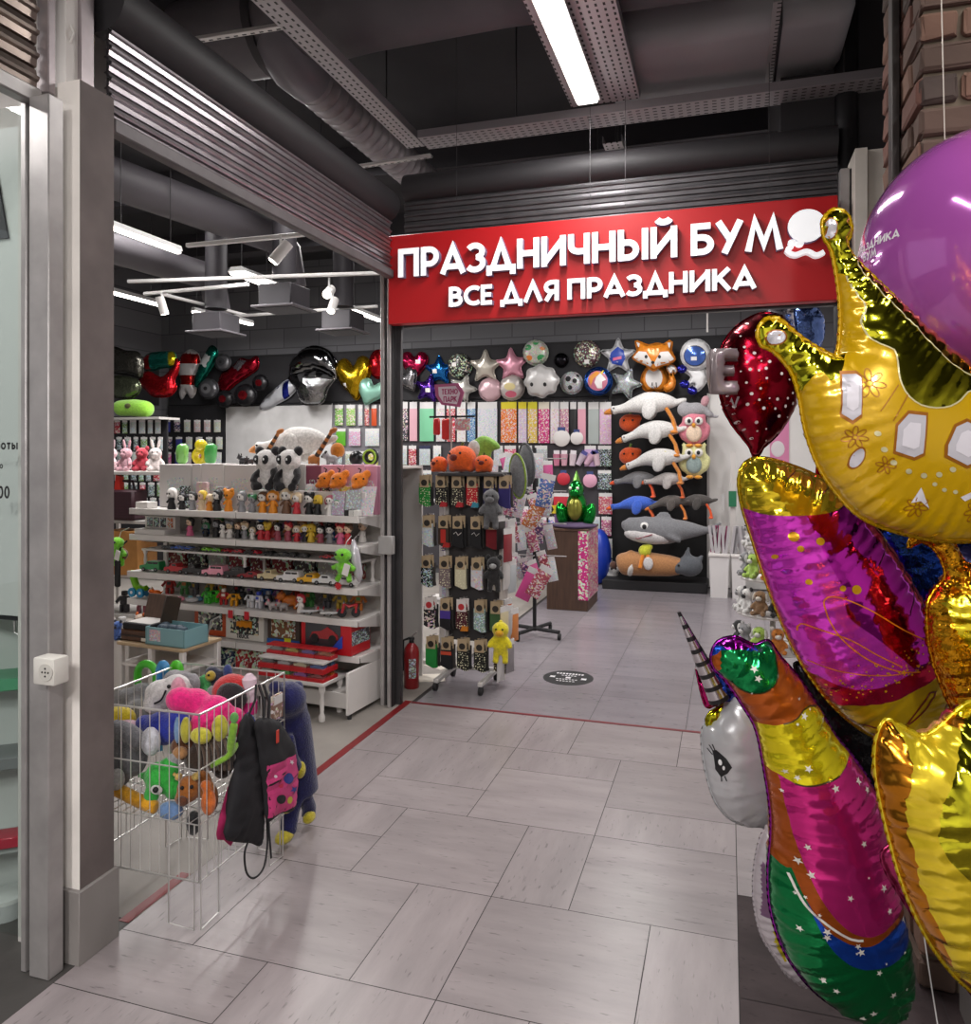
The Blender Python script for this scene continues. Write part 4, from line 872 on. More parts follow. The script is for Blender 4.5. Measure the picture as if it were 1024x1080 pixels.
for i, (u, y, c, c2, lb) in enumerate([(219, .05, '#3aa82c', '#1a6a1c', 'green toy robot left of the pale tank toy'), (227, .1, '#4ac030', '#202020', 'lime and black toy robot'), (236, .06, '#a82420', '#d8d0c4', 'red and white toy robot'), (247, .05, '#d09018', '#201c1c', 'amber and black toy robot'), (255, .12, '#1c1c20', '#3a3a40', 'black toy robot behind the amber one'), (264, .06, '#d8d8dc', '#202024', 'white and black toy robot'), (273, .06, '#c8c8d0', '#3a4ab0', 'white and blue toy robot'), (283, .1, '#1e1e22', '#9a9aa0', 'charcoal toy robot with grey chest')]):
    robot(lb + ' on the fifth shelf', G(gx(u, y), y, z5), .13, c, c2, rnd.uniform(-.6, .6))
animal('grey toy pig with pink snout on the fifth shelf', G(gx(288, .04), .04, z5), .08, '#a8a0a0', '#d07a8a', 'toy_pig', .9); animal('grey toy pig with red snout next to the lion', G(gx(299, .04), .04, z5), .08, '#9a9494', '#b84a4a', 'toy_pig', .9)
animal('orange brown toy lion on the fifth shelf', G(gx(306, .1), .1, z5), .14, '#b8641c', '#8a4010', 'toy_lion', .6)
fig('toy_snowman', 'red and white toy snowman on the fifth shelf', G(gx(317, .05), .05, z5), .13, '#e4dcd8', '#e8e4e0', '#b8303a')
for i, (u, y, c, rz, lb) in enumerate([(326, .03, '#c9c9cc', .4, 'silver toy plane beside the snowman'), (337, .1, '#dcdcde', -.5, 'white toy plane behind the silver one'), (347, .03, '#e4e4e4', .3, 'white toy plane with nose towards the shelf end'), (357, .1, '#b8b8bc', -.4, 'grey toy plane near the red motorbike')]): plane(lb + ' on the fifth shelf', G(gx(u, y), y, z5), .13, c, rz)
t = thing('toy_motorbike', 'red toy motorbike at the right end of the fifth shelf', 'toy', G(gx(368, .05), .05, z5), TH + .5)
for x in (-.045, .045): MB().cyl((x, -.008, .03), (x, .008, .03), .03, n=18).build('wheel', rub, t, loc=(0, 0, 0))
MB().tube([(-.045, 0, .03), (-.03, 0, .09), (0, 0, .07), (.05, 0, .085), (.045, 0, .03)], .012, 8).build('bike_frame', mat('#b01c28', .35), t, loc=(0, 0, 0)); MB().tube([(-.035, -.03, .1), (-.03, 0, .095), (-.035, .03, .1)], .005, 6).build('handlebar', alu, t, loc=(0, 0, 0))
RC = [('#b8302a', 'red'), ('#3a6ab0', 'blue'), ('#2c2c30', 'black'), ('#c8a83a', 'mustard'), ('#4a8a4a', 'green'), ('#8a5aa0', 'purple'), ('#d0ccc8', 'white'), ('#b86a2a', 'rust'), ('#5a5a60', 'grey')]
for i in range(14):
    c, n = RC[(i * 4) % 9]; c2, n2 = RC[(i * 5 + 2) % 9]; robot('%s toy robot with %s head, %s from left, back row of the fifth shelf' % (n, n2, ORD[i]), G(-1.86 + .13 * i, .24 + .02 * (i % 2), z5), .15, c, c2, rnd.uniform(-.5, .5), 'toy robots in the back row of the fifth shelf')
for i in range(12):
    c, n = RC[(i * 7 + 1) % 9]; fig('toy_figure', '%s figure, %s from left, back row of the second shelf' % (n, ORD[i]), G(-1.5 + .125 * i, .24, 1.091), .13 + .01 * (i % 3), c, sk if i % 2 else W_, RC[(i * 2 + 2) % 9][0], 'small figures in the back row of the second shelf', rnd.uniform(-.4, .4), i % 2)
for i in range(9):
    c, n = [('#7a1a22', 'dark red'), ('#8a222a', 'crimson'), ('#3a3236', 'black'), ('#6a1c26', 'maroon'), ('#a8a4a0', 'pale grey')][(i * 2) % 5]; tag(MB().box((0, 0, .055), (.17, .05, .11), bev=.003).build('toy_pack', mat(c, .4, 0, 'print3'), None, loc=G(-1.85 + .2 * i, .325, .817), rz=TH), '%s toy pack, %s from left, behind the larger toy cars' % (n, ORD[i]), 'toy pack', 'toy packs behind the larger cars')
# ---- boxes along the back of the top shelf
bx = [(172, 206, '#cfcac8'), (206, 216, '#d6d0ce'), (216, 240, '#d9d4d2'), (240, 274, '#d2ccca'), (274, 300, '#d5d0cd'), (300, 326, '#c9c4c0'), (326, 342, '#8a4a5c'), (342, 366, '#d79ab0'), (366, 388, '#d5a0b4'), (388, 401, '#cf92aa')]
for i, (u0, u1, c) in enumerate(bx):
    x0, x1 = gx(u0, .26), gx(u1, .26); h = .33 + (i % 3) * .004; t = thing('toy_carton', '%s carton, %s from left behind the top shelf figures' % ('white' if i < 6 else 'dark pink' if i == 6 else 'pink', ORD[i]), 'carton', G((x0 + x1) / 2, .29, 1.284), TH, 'cartons at the back of the top shelf')
    MB().box((0, 0, h / 2), (x1 - x0 - .004, .14, h), bev=.003).build('carton', mat(c, .5), t, loc=(0, 0, 0)); MB().box((0, -.0712, h * .55), ((x1 - x0) * .5, .001, h * .3)).build('printed_panel', mat(c, .5, 0, 'print2'), t, loc=(0, 0, 0))
for i, (u, w, h, c, lb) in enumerate([(193, .085, .17, '#3c3838', 'dark illustrated card box'), (212, .1, .2, '#d8b8bc', 'pink and cream illustrated card box'), (233, .1, .17, '#a89aa8', 'mauve illustrated card box'), (262, .07, .13, '#c8c2c2', 'pale grey illustrated card box'), (283, .1, .17, '#77707a', 'dark grey illustrated card box'), (304, .12, .2, '#6a5a58', 'brownish illustrated card box'), (328, .1, .2, '#e0d2d2', 'white and rose illustrated card box'), (343, .06, .19, '#3a2c28', 'narrow dark card box'), (352, .07, .17, '#cfc8b8', 'cream card box'), (363, .09, .19, '#cdb44c', 'yellow illustrated card box')]):
    o = MB().box((0, 0, h / 2), (w, .03, h), bev=.002).build('card_box', mat(c, .45, 0, 'print' if i % 2 else 'print2'), None, loc=G(gx(u, .15) , .17, 1.284), rz=TH); tag(o, lb + ' behind the top shelf figures', 'card box', 'illustrated card boxes on the top shelf')
for i, (u, w, h, c, lb, tl) in enumerate([(356, .1, .16, '#b8a0b8', 'mauve picture card on the top shelf near the leaning pink one', -.12), (371, .11, .17, '#a8a4a8', 'grey patterned picture card left of the leaning pink card', -.15), (387, .14, .2, '#d8c4cc', 'leaning white and pink picture card at the top shelf end', -.28)]):
    o = MB().box((0, 0, h / 2), (w, .006, h)).build('picture_card', mat(c, .4, 0, 'print2'), None, loc=G(gx(u, .05) - (.04 if i == 2 else 0), .07 - .02 * (i < 2), 1.286), rot=(tl, 0, TH)); tag(o, lb, 'card')
for u, c, lb in ((370, '#1c1a1c', 'small black box at the front edge of the top shelf end'), (381, '#dcdad6', 'small white box at the front edge of the top shelf end')): tag(MB().box((0, 0, .02), (.075, .05, .04), bev=.003).build('small_box', mat(c, .4), None, loc=G(min(-.05, gx(u, .03)), .03, 1.288), rz=TH), lb, 'box')
tag(MB().b2((-.06, -.05, 0), (.06, .05, .05), bev=.003).build('small_box', mat('#d4d0cc', .4), None, loc=G(-1.93, .08, 1.284), rz=TH), 'white box at the left end of the top shelf', 'box')
# white display box on the second shelf
t = thing('display_tray', 'white display tray of four small figure packs on the second shelf', 'tray', G(gx(166, .1), .1, 1.091), TH)
MB().box((0, 0, .02), (.3, .16, .04), bev=.003).build('tray', white, t, loc=(0, 0, 0)); MB().box((0, .05, .08), (.3, .05, .1), bev=.002).build('backing_card', mat('#dcd8d4', .4), t, loc=(0, 0, 0))
for k, c in enumerate(('#6a6a6c', '#4a4a4e', '#2c2c30', '#c0602a')): MB().box((-.1 + .068 * k, .022, .085), (.05, .006, .07)).build('figure_pack', mat(c, .4, 0, 'print2'), t, loc=(0, 0, 0))
# ---- bottom boxes
def wbox(name, label, p, d, col, colw, cat='toy box', rz=0):
    t = thing(name, label, cat, p, TH + rz); MB().box((0, 0, d[2] / 2), d, bev=.003).build('carton', mat(col, .4), t, loc=(0, 0, 0)); MB().box((0, -d[1] / 2 - .001, d[2] * .54), (d[0] * .74, .002, d[2] * .66)).build('window', mat(colw, .15, 0, 'print3', .6), t, loc=(0, 0, 0)); return t
z6 = .375
def span(u0, u1, y): a, b = gx(u0, y), gx(u1, y); return (a + b) / 2, b - a
x, w = span(206, 240, .1); t = wbox('toy_box', 'orange and red toy box with dark window and grey animals inside', G(x, .14, z6), (w, .1, .2), '#b84a1a', '#2c2a2a')
for k in range(4): MB().ell((0, 0, 0), (.022, .006, .016), 0, None, 8, 6).build('packed_animal', mat('#8a8a88', .5), t, loc=(-.05 + .1 * (k % 2), -.056, .07 + .07 * (k // 2)))
x, w = span(241, 281, .1); t = wbox('toy_box', 'toy box with yellow dump truck window and the word TRUCK', G(x, .13, z6), (w, .12, .2), '#d8d4cc', '#3c3a38')
m = MB(); text(m, 'TRUCK', -.07, .012, .03, .24, FRONT.to_4x4() @ Matrix.Translation((0, 0, 0))); o = m.build('lettering', blk, t, loc=(.0, -.0625, 0), smooth=False)
tr = MB(); tr.box((.02, 0, .025), (.1, .02, .05), 0, None, .004); tr.box((-.045, 0, .02), (.035, .02, .045), 0, None, .004); tr.build('packed_truck', mat('#d8860c', .4), t, loc=(0, -.066, .09))
for xx in (-.045, .0, .05): MB().cyl((xx, -.068, .085), (xx, -.08, .085), .014, n=12).build('truck_wheel', rub, t, loc=(0, 0, 0))
x, w = span(283, 317, .1); t = wbox('toy_box', 'dark brown toy box with blue strip and yellow label', G(x, .15, z6), (w, .12, .205), '#4a3c34', '#7a4a22')
MB().box((0, -.063, .015), (w, .003, .03)).build('blue_strip', mat('#1c5aa8', .4), t, loc=(0, 0, 0)); MB().box((.04, -.066, .025), (.055, .003, .035)).build('yellow_label', mat('#d8d020', .4), t, loc=(0, 0, 0))
x0 = gx(316, -.02); t = thing('car_box', 'big red toy car box with blue and white stripes at the shelf end', 'toy box', G(x0 / 2 - .02, .1, z6), TH); w = -x0 - .06
MB().box((0, 0, .115), (w, .24, .23), bev=.004).build('carton', mat('#b41620', .35), t, loc=(0, 0, 0))
MB().box((-.02, -.1215, .125), (w * .7, .003, .16)).build('window', mat('#33343a', .12, 0, '', .6), t, loc=(0, 0, 0))
m = MB(); m.prism([(-w * .3, 0), (-w * .18, .05), (-.02, .05), (.0, .0)], -.124, -.128, 'y', 0); m.build('white_stripe', mat('#c8c8c8', .4), t, loc=(0, 0, 0)); m = MB(); m.prism([(.02, .01), (w * .34, .05), (w * .34, .13)], -.124, -.128, 'y'); m.build('blue_stripe', mat('#2344b0', .4), t, loc=(0, 0, 0))
m = MB(); m.prism([(-w * .46, .008), (.0, .003), (.0, .045), (-w * .42, .045)], -.1235, -.131, 'y'); m.build('red_banner', mat('#c01822', .4), t, loc=(0, 0, 0)); m = MB()
for k in range(10): m.box((-w * .37 + k * w * .035, -.132, .025), (w * .025, .002, .014))
m.build('white_print', mat('#e8e4e4', .4), t, loc=(0, 0, 0))
m = MB(); m.prism([(-.12, .1), (-.1, .14), (-.03, .15), (.02, .18), (.07, .15), (.1, .13), (.1, .1)], -.124, -.129, 'y'); m.build('packed_car', mat('#a01c24', .25, 0, '', .5), t, loc=(0, 0, 0)); m = MB(); m.cyl((-.08, -.125, .1), (-.08, -.133, .1), .03, n=18); m.cyl((.06, -.125, .1), (.06, -.133, .1), .03, n=18); m.build('packed_wheels', rub, t, loc=(0, 0, 0))
MB().box((w / 2 + .0008, 0, .11), (.0016, .22, .09)).build('side_print', mat('#5a5a60', .4, 0, 'print2'), t, loc=(0, 0, 0))
for u, lb in ((243, 'left of the two red price tags under the fifth shelf edge'), (260, 'right of the two red price tags under the fifth shelf edge')): tag(MB().box((0, 0, 0), (.04, .003, .055)).build('price_tag', mat('#c42430', .5), None, loc=G(gx(u, -.03), -.03, .575), rz=TH), lb, 'price tag')
# low table with stacked car boxes
tx0 = gx(296, -.12); t = thing('low_table', 'small low white table with turned legs in front of the shelf unit', 'table', G((tx0 - .12) / 2, -.1, 0), TH)
w = -.12 - tx0; MB().box((0, 0, .235), (w, .26, .025), bev=.004).build('table_top', white, t, loc=(0, 0, 0))
for x in (-w / 2 + .03, w / 2 - .03):
    for y in (-.1, .1): MB().lathe([(.02, 0), (.022, .03), (.012, .05), (.016, .12), (.012, .17), (.022, .19), (.022, .225)], (x, y, 0), 14).build('leg', white, t, loc=(0, 0, 0))
cols = ['#8a9a8a', '#2aa03a', '#8a3a98', '#8a2c34', '#5a5a60', '#a8a8ac', '#c8c0a0', '#3a5aa0', '#b82a34', '#6a6a70', '#3a9a6a', '#c07a2a', '#444850', '#98989c', '#a02c50', '#2a6a90', '#888888', '#b0a040', '#6a50a0', '#a05a30']; cn = ['pale green', 'green', 'purple', 'maroon', 'dark grey', 'silver', 'cream', 'blue', 'red', 'grey', 'teal', 'orange', 'slate', 'light grey', 'magenta', 'petrol', 'stone', 'olive', 'violet', 'rust']
i = 0; bw = .128
for r in range(2):
    for lay in range(2 + r):
        for k in range(4):
            if i >= 20: break
            c = cols[i]; c = c if len(c) == 7 else '#888888'
            x = -.19 - bw * (3 - k) - .0; y = -.18 + .085 * r; z = .249 + .062 * lay
            t = thing('model_car_box', '%s boxed car, %s layer, %s row, %s from left, low table' % (cn[i], ['bottom', 'second', 'third', 'top'][lay], ['front', 'middle', 'back'][r], ORD[k]), 'toy box', G(x, y, z), TH, 'boxed model cars stacked on the low table')
            MB().box((0, 0, .008), (bw - .003, .082, .024), bev=.002).build('red_base', mat('#b4141e', .4), t, loc=(0, 0, 0)); MB().box((0, 0, .055), (bw - .003, .082, .012), bev=.002).build('red_lid', mat('#b81a22' if lay % 2 == 0 else '#c8c4c2', .4), t, loc=(0, 0, 0))
            m = MB(); m.prism([(-.048, .018), (-.048, .034), (-.02, .038), (-.008, .052), (.02, .052), (.034, .038), (.05, .034), (.05, .018)], -.022, .022, 'y'); m.build('boxed_car', mat(c, .25, .1, '', .5), t, loc=(0, 0, 0), ang=25)
            MB().box((0, 0, .036), (bw - .006, .078, .038)).build('clear_cover', mat('#ffffff', .05, 0, 'clear', 0, 0, 1, .96), t, loc=(0, 0, 0)); i += 1
# red and grey boxes further left on the base
for i, (u, h, c, lb) in enumerate([(255, .2, '#a81c26', 'red toy pack on the base shelf behind the wire basket'), (268, .17, '#8a1a24', 'dark red toy pack on the base shelf'), (281, .22, '#b02830', 'tall red toy pack on the base shelf next to the car boxes'), (240, .16, '#1c2c50', 'navy toy pack on the base shelf'), (227, .18, '#2a2a30', 'black toy pack on the base shelf')]):
    x = gx(u, .1); tag(MB().box((0, 0, h / 2), (.11, .09, h * .8), bev=.004).build('toy_pack', mat(c, .4, 0, 'print3'), None, loc=G(x, .14, .16 - h * .1), rz=TH), lb, 'toy pack')
# ---- white stand with cases in front of the left bay
SA, SB_, SC_ = aZ(135, 677, .5), aZ(200, 682, .5), aZ(222, 672, .5); sw = .5; sd = .32; SO = (SA + SC_) / 2; SO.z = 0
S_ = lambda x, y, z: SO + EX * x + EY * y + Vector((0, 0, z))
t = thing('display_stand', 'white open stand with a wood top in front of the left shelf bay', 'stand', SO, TH)
MB().box((0, 0, .49), (.55, .34, .02), bev=.003).build('stand_top', mat('#b89f7e', .5), t, loc=(0, 0, 0)); MB().box((0, 0, .36), (.53, .32, .02), bev=.003).build('stand_shelf', white, t, loc=(0, 0, 0)); MB().box((0, .15, .43), (.53, .012, .12)).build('stand_back', offw, t, loc=(0, 0, 0))
for x in (-.255, 0, .255):
    for y in (-.15, .15): MB().box((x, y, .24), (.035, .03, .48), bev=.003).build('leg', white, t, loc=(0, 0, 0))
zt = .501
t = thing('brown_case', 'brown closed board game case under the open black case', 'case', S_(-.16, -.02, zt), TH); MB().box((0, 0, .035), (.25, .22, .07), bev=.006).build('case_body', mat('#5a3a26', .5, 0, 'wood'), t, loc=(0, 0, 0)); MB().box((0, -.112, .035), (.24, .004, .012)).build('case_band', mat('#2a1c16', .5), t, loc=(0, 0, 0)); MB().box((.08, -.1115, .022), (.05, .003, .03)).build('price_label', mat('#e0d8cc', .5), t, loc=(0, 0, 0))
t = thing('open_case', 'open black and brown case standing on the brown one', 'case', S_(-.16, -.02, zt + .0705), TH); m = MB(); m.box((0, 0, .02), (.24, .2, .04), 0, None, .004); m.box((0, 0, .041), (.2, .16, .004), 1); m.build('case_base', [blk, mat('#c8c4c0', .5)], t, loc=(0, 0, 0)); MB().box((0, .1, .11), (.25, .014, .17), 0, (-.28, 0, 0), .004).build('case_lid', mat('#5a4438', .5, 0, 'wood'), t, loc=(0, 0, 0)); MB().box((.13, .06, .11), (.012, .14, .17), 0, (-.28, 0, 0), .003).build('lid_side', mat('#3a3028', .5), t, loc=(0, 0, 0))
t = thing('teal_box', 'pale teal open box with a dark blue stone set inside', 'box', S_(.11, -.05, zt), TH); m = MB(); 
for a, b in (((-.15, -.1, 0), (.15, -.094, .11)), ((-.16, .094, 0), (.16, .1, .11)), ((-.16, -.1, 0), (-.154, .1, .11)), ((.154, -.1, 0), (.16, .1, .11)), ((-.16, -.1, 0), (.16, .1, .006))): m.b2(a, b)
m.build('box_body', mat('#7fa9b0', .5), t, loc=(0, 0, 0), smooth=False); MB().box((-.08, -.1015, .06), (.09, .002, .07)).build('pink_label', mat('#d8b0b8', .5, 0, 'print2'), t, loc=(0, 0, 0)); m = MB()
for k in range(8): m.ell((-.11 + .03 * k, rnd.uniform(-.05, .05), .1), (.03, .03, .022), 0, None, 8, 6)
m.build('stone_set', mat('#3a4a58', .6), t, loc=(0, 0, 0))
for k, (dx, lb) in enumerate([(.0, 'black plastic hook toy leaning against the teal box'), (.05, 'silver wire toy beside the teal box')]): tag(MB().tube([(0, 0, 0), (.02, .02, .12), (.08, .03, .15)], .006, 6).build('wire_toy', [blk, alu][k], None, loc=S_(.2 + dx * .4, .09, zt), rz=TH), lb, 'toy')
# ================================================================ plush builders
def eyes(parent, pts, r, m=None, nm='eye'):
    for p in pts:
        MB().ell(p, r, 0, None, 8, 6).build(nm, m or blk, parent, loc=(0, 0, 0))
def bear(name, label, p, s, col, col2=None, rz=0, grp=None, ear='round', belly=True, rot=None, cat='plush toy', muzzle=None, sit=True):
    """sitting plush about s tall, facing -y: one continuous body, ears, muzzle, eyes"""
    t = thing(name, label, cat, p, rz, grp, rot); m = MB(); col2 = col2 or col
    m.ell((0, 0, .28 * s), (.22 * s, .19 * s, .27 * s)); m.ell((0, -.02 * s, .7 * s), (.24 * s, .22 * s, .22 * s)); m.ell((0, 0, .5 * s), (.13 * s, .12 * s, .12 * s))
    for q in (-1, 1):
        m.tube([(q * .15 * s, -.02 * s, .46 * s), (q * .27 * s, -.1 * s, .34 * s), (q * .28 * s, -.17 * s, .24 * s)], [.08 * s, .075 * s, .08 * s], 8)
        if sit: m.tube([(q * .12 * s, -.05 * s, .1 * s), (q * .19 * s, -.26 * s, .09 * s), (q * .2 * s, -.34 * s, .12 * s)], [.1 * s, .09 * s, .1 * s], 8)
        else: m.tube([(q * .11 * s, 0, .12 * s), (q * .13 * s, -.02 * s, -.12 * s), (q * .14 * s, -.08 * s, -.2 * s)], [.1 * s, .09 * s, .09 * s], 8)
    blob('body', m, .035 * s, plushm(col), t)
    m = MB()
    if ear == 'none': m.ell((0, .02 * s, .9 * s), (.06 * s, .06 * s, .06 * s), 0, None, 8, 6)
    for q in (-1, 1):
        if q == 1 and ear != 'none': m.build('ear', plushm(col2), t, loc=(0, 0, 0), ang=80); m = MB()
        if ear == 'round': m.ell((q * .19 * s, 0, .9 * s), (.09 * s, .05 * s, .09 * s), 0, None, 10, 7)
        elif ear == 'long': m.ell((q * .12 * s, .02 * s, 1.05 * s), (.06 * s, .04 * s, .2 * s), 0, (0, q * .2, 0), 10, 7)
        elif ear == 'flop': m.ell((q * .25 * s, -.02 * s, .68 * s), (.06 * s, .09 * s, .17 * s), 0, (0, q * -.2, 0), 10, 7)
        elif ear != 'none': m.cyl((q * .15 * s, 0, .84 * s), (q * .19 * s, 0, 1.0 * s), .07 * s, .01 * s, 10)
    m.build('tuft' if ear == 'none' else 'ear', plushm(col2), t, loc=(0, 0, 0), ang=80)
    MB().ell((0, -.2 * s, .64 * s), (.12 * s, .09 * s, .09 * s), 0, None, 10, 7).build('muzzle', plushm(muzzle or col2), t, loc=(0, 0, 0), ang=80)
    eyes(t, [(-.09 * s, -.215 * s, .75 * s), (.09 * s, -.215 * s, .75 * s)], .028 * s)
    return t
def goose(label, p, s, col, beak, rz=0, grp=None, drop=0., rot=None, name='plush_goose', legs=True, wing=None):
    """long lying plush goose about s long, head towards -x"""
    t = thing(name, label, 'plush toy', p, rz, grp, rot); m = MB()
    m.tube(smooth3([(.36 * s, 0, .12 * s), (.2 * s, 0, .14 * s), (0, 0, .13 * s), (-.16 * s, 0, .11 * s), (-.3 * s, 0, (.08 - drop * .4) * s), (-.42 * s, 0, (.07 - drop) * s), (-.46 * s, 0, (.06 - drop * 1.1) * s)], 5), [.03 * s + .11 * s * math.sin(min(1, i / 10) * PI / 2) for i in range(11)] + [.14 * s - .0092 * s * i for i in range(9)] + [.062 * s, .058 * s, .056 * s, .054 * s, .054 * s, .056 * s, .06 * s, .066 * s, .066 * s, .062 * s, .055 * s][:31 - 20], 14)
    m.ell((.38 * s, 0, .14 * s), (.1 * s, .05 * s, .04 * s), 0, (0, -.3, 0)); blob('body', m, .02 * s, plushm(col), t)
    w = MB(); w.ell((.02 * s, -.13 * s, .06 * s), (.09 * s, .03 * s, .14 * s), 0, (0, .25, 0)); w.build('wing', plushm(wing or col), t, loc=(0, 0, 0), ang=80); w = MB(); w.ell((.02 * s, .13 * s, .06 * s), (.09 * s, .03 * s, .14 * s), 0, (0, .25, 0)); w.build('wing', plushm(wing or col), t, loc=(0, 0, 0), ang=80)
    MB().tube([(-.47 * s, 0, (.055 - drop * 1.1) * s), (-.52 * s, 0, (.045 - drop * 1.25) * s), (-.56 * s, 0, (.035 - drop * 1.4) * s)], [.045 * s, .035 * s, .018 * s], 10).build('beak', plushm(beak), t, loc=(0, 0, 0), ang=80)
    if legs:
        for q in (-1, 1): l = MB(); l.tube([(.22 * s, q * .06 * s, .06 * s), (.3 * s, q * .08 * s, -.08 * s), (.33 * s, q * .09 * s, -.22 * s)], [.025 * s, .022 * s, .03 * s], 8); l.ell((.32 * s, q * .09 * s - .02 * s, -.24 * s), (.05 * s, .06 * s, .025 * s)); l.build('leg', plushm(beak), t, loc=(0, 0, 0), ang=80)
    eyes(t, [(-.43 * s, -.058 * s, (.09 - drop) * s), (-.43 * s, .058 * s, (.09 - drop) * s)], .011 * s)
    return t
# ---- on top of the shelf unit
ZT = 1.62
MB().b2((-LN, .375, 1.585), (-.03, .95, 1.605), bev=.003).build('top_board', white, gon, loc=(0, 0, 0)); MB().b2((-LN, .93, 0), (-.03, .95, 1.6)).build('rear_panel', offw, gon, loc=(0, 0, 0))
goose('big white plush goose with orange beak lying on top of the shelf unit', G(gx(311, .6), .62, 1.69), .8, '#dcd8d4', '#c87a1e', TH, drop=.0, legs=False)
tag(MB().ell((0, 0, 0), (.055, .05, .06), 0, None, 12, 8).build('plush_foot_cushion', plushm('#c8781c'), None, loc=G(gx(356, .6), .6, 1.72)), 'orange plush foot sticking out right of the big goose', 'plush toy')
for i, (u, lb) in enumerate([(285, 'left of two black and white plush pandas above the figures'), (309, 'right of two black and white plush pandas above the figures')]):
    t = thing('plush_panda', lb, 'plush toy', G(gx(u, .14), .11, 1.44), TH); s = .26; m = MB(); m.ell((0, 0, .1), (.06, .05, .1)); m.ell((0, -.01, .21), (.085, .075, .078)); blob('head_and_belly', m, .011, plushm('#e0dcda'), t)
    m = MB(); m.ell((0, .02, .12), (.07, .05, .075))
    for q in (-1, 1): m.tube([(q * .05, 0, .14), (q * .085, -.03, .1), (q * .08, -.06, .06)], .026, 8); m.tube([(q * .04, -.02, .03), (q * .07, -.08, .025)], .03, 8)
    blob('limbs', m, .01, plushm('#1c1a1e'), t)
    for q in (-1, 1): MB().ell((q * .068, 0, .275), (.036, .025, .036), 0, None, 10, 7).build('ear', plushm('#1c1a1e'), t, loc=(0, 0, 0), ang=80)
    for q in (-1, 1): m = MB(); m.ell((q * .037, -.072, .215), (.028, .014, .034), 0, (0, q * .4, 0), 10, 6); m.build('eye_patch', plushm('#1c1a1e'), t, loc=(0, 0, 0), ang=80); MB().ell((q * .034, -.088, .218), (.008, .004, .009), 0, None, 8, 6).build('eye', mat('#e8e8e8', .3), t, loc=(0, 0, 0))
tag(MB().b2((0, 0, 0), (gx(394, .2) - gx(276, .2), .08, .155), bev=.003).build('white_carton', mat('#d8d2d0', .5), None, loc=G(gx(276, .2), .1, 1.284), rz=TH), 'long low white carton under the pandas and orange plush toys', 'carton')
for i, (u, c) in enumerate([(344, 'left'), (358, 'middle'), (383, 'right')]):
    t = thing('plush_fish', '%s one of three orange plush fish in front of the pink cartons' % c, 'plush toy', G(min(gx(u, .14), -.08), .13, 1.44 + .02), TH + .3 * i); m = MB(); m.ell((0, 0, .055), (.06, .05, .055)); m.ell((.05, 0, .1), (.03, .02, .03)); m.ell((-.03, -.03, .02), (.03, .03, .02)); blob('body', m, .01, plushm('#e07a14'), t); eyes(t, [(-.025, -.045, .07), (.025, -.045, .07)], .007)
    MB().tube([(.0, 0, .1), (.01, 0, .13), (-.01, 0, .14)], .005, 6).build('loop', mat('#3a2018', .6), t, loc=(0, 0, 0))
for i, (u, y, lb) in enumerate([(282, .5, 'brown striped giraffe figure in front of the big goose'), (337, .46, 'brown striped giraffe figure under the goose body')]):
    t = thing('giraffe_figure', lb, 'figurine', G(gx(u, y), y, 1.607), TH); m = MB()
    for k in range(9): m.tube([(-.04 + .016 * k, 0, .05 + .022 * k), (-.04 + .016 * (k + 1), 0, .05 + .022 * (k + 1))], .02 - .0008 * k, 8, k % 2)
    m.ell((-.05, 0, .05), (.05, .03, .035)); m.ell((.12, 0, .26), (.035, .02, .02), 0, (0, -.4, 0)); m.build('body', [mat('#a8662a', .5), mat('#2c1a10', .5)], t, loc=(0, 0, 0), ang=80)
    for q in (-.08, -.02):
        for w in (-.015, .015): MB().cyl((q, w, 0), (q, w, .05), .008, n=8).build('leg', mat('#a8662a', .5), t, loc=(0, 0, 0))
for u, lb, nm in ((192, 'green long balloon shape left of the yellow knot balloon', 0), (211, 'yellow knotted balloon figure on top of the white cartons', 1), (222, 'green long balloon shape right of the yellow knot balloon', 0)):
    t = thing('modelling_balloon', lb, 'balloon', G(gx(u, .5), .5, 1.607), TH)
    if nm: MB().tube(circ3(0, 0, .05, .045), .028, 10, closed=True).build('lower_loop', mat('#e0cc14', .3, 0, '', .4), t, loc=(0, 0, .07)); MB().ell((.01, 0, .155), (.055, .045, .05)).build('upper_bulb', mat('#e0cc14', .3, 0, '', .4), t, loc=(0, 0, 0))
    else: MB().tube([(0, 0, 0), (0, 0, .03), (0, 0, .1), (.01, 0, .15), (.01, 0, .17)], [.02, .045, .05, .045, .02], 12).build('balloon', mat('#74b45a' if u < 200 else '#3a9a44', .3, 0, '', .4), t, loc=(0, 0, 0), ang=80)
for i, (u, y, c, s, lb) in enumerate([(257, .5, '#2a282c', .09, 'small black toy horse left of the goose beak'), (350, .5, '#9a989a', .11, 'grey fluffy toy near the goose foot'), (264, .52, '#3a3234', .07, 'tiny dark toy foal beneath the goose beak')]): animal(lb, G(gx(u, y), y, 1.607), s, c, '#1c1a1c', 'toy_horse', .4 * i)
t = thing('black_ball', 'black ball on top of the shelf unit near the post', 'ball', G(gx(376, .55), .55, 1.607), TH); MB().ell((0, 0, .055), .055).build('ball', mat('#17161a', .3), t, loc=(0, 0, 0), ang=80)
t = thing('toy_ring', 'black toy tyre with green rim on top of the shelf unit by the post', 'toy', G(gx(391, .5), .5, 1.607), TH); MB().tube(circ3(0, 0, .045, .045), .02, 10, closed=True).build('tyre', mat('#1c1c1e', .5), t, loc=(0, 0, .066)); MB().tube(circ3(0, 0, .05, .05), .008, 8, closed=True).build('green_rim', mat('#9ac42c', .4), t, loc=(0, -.018, .066))
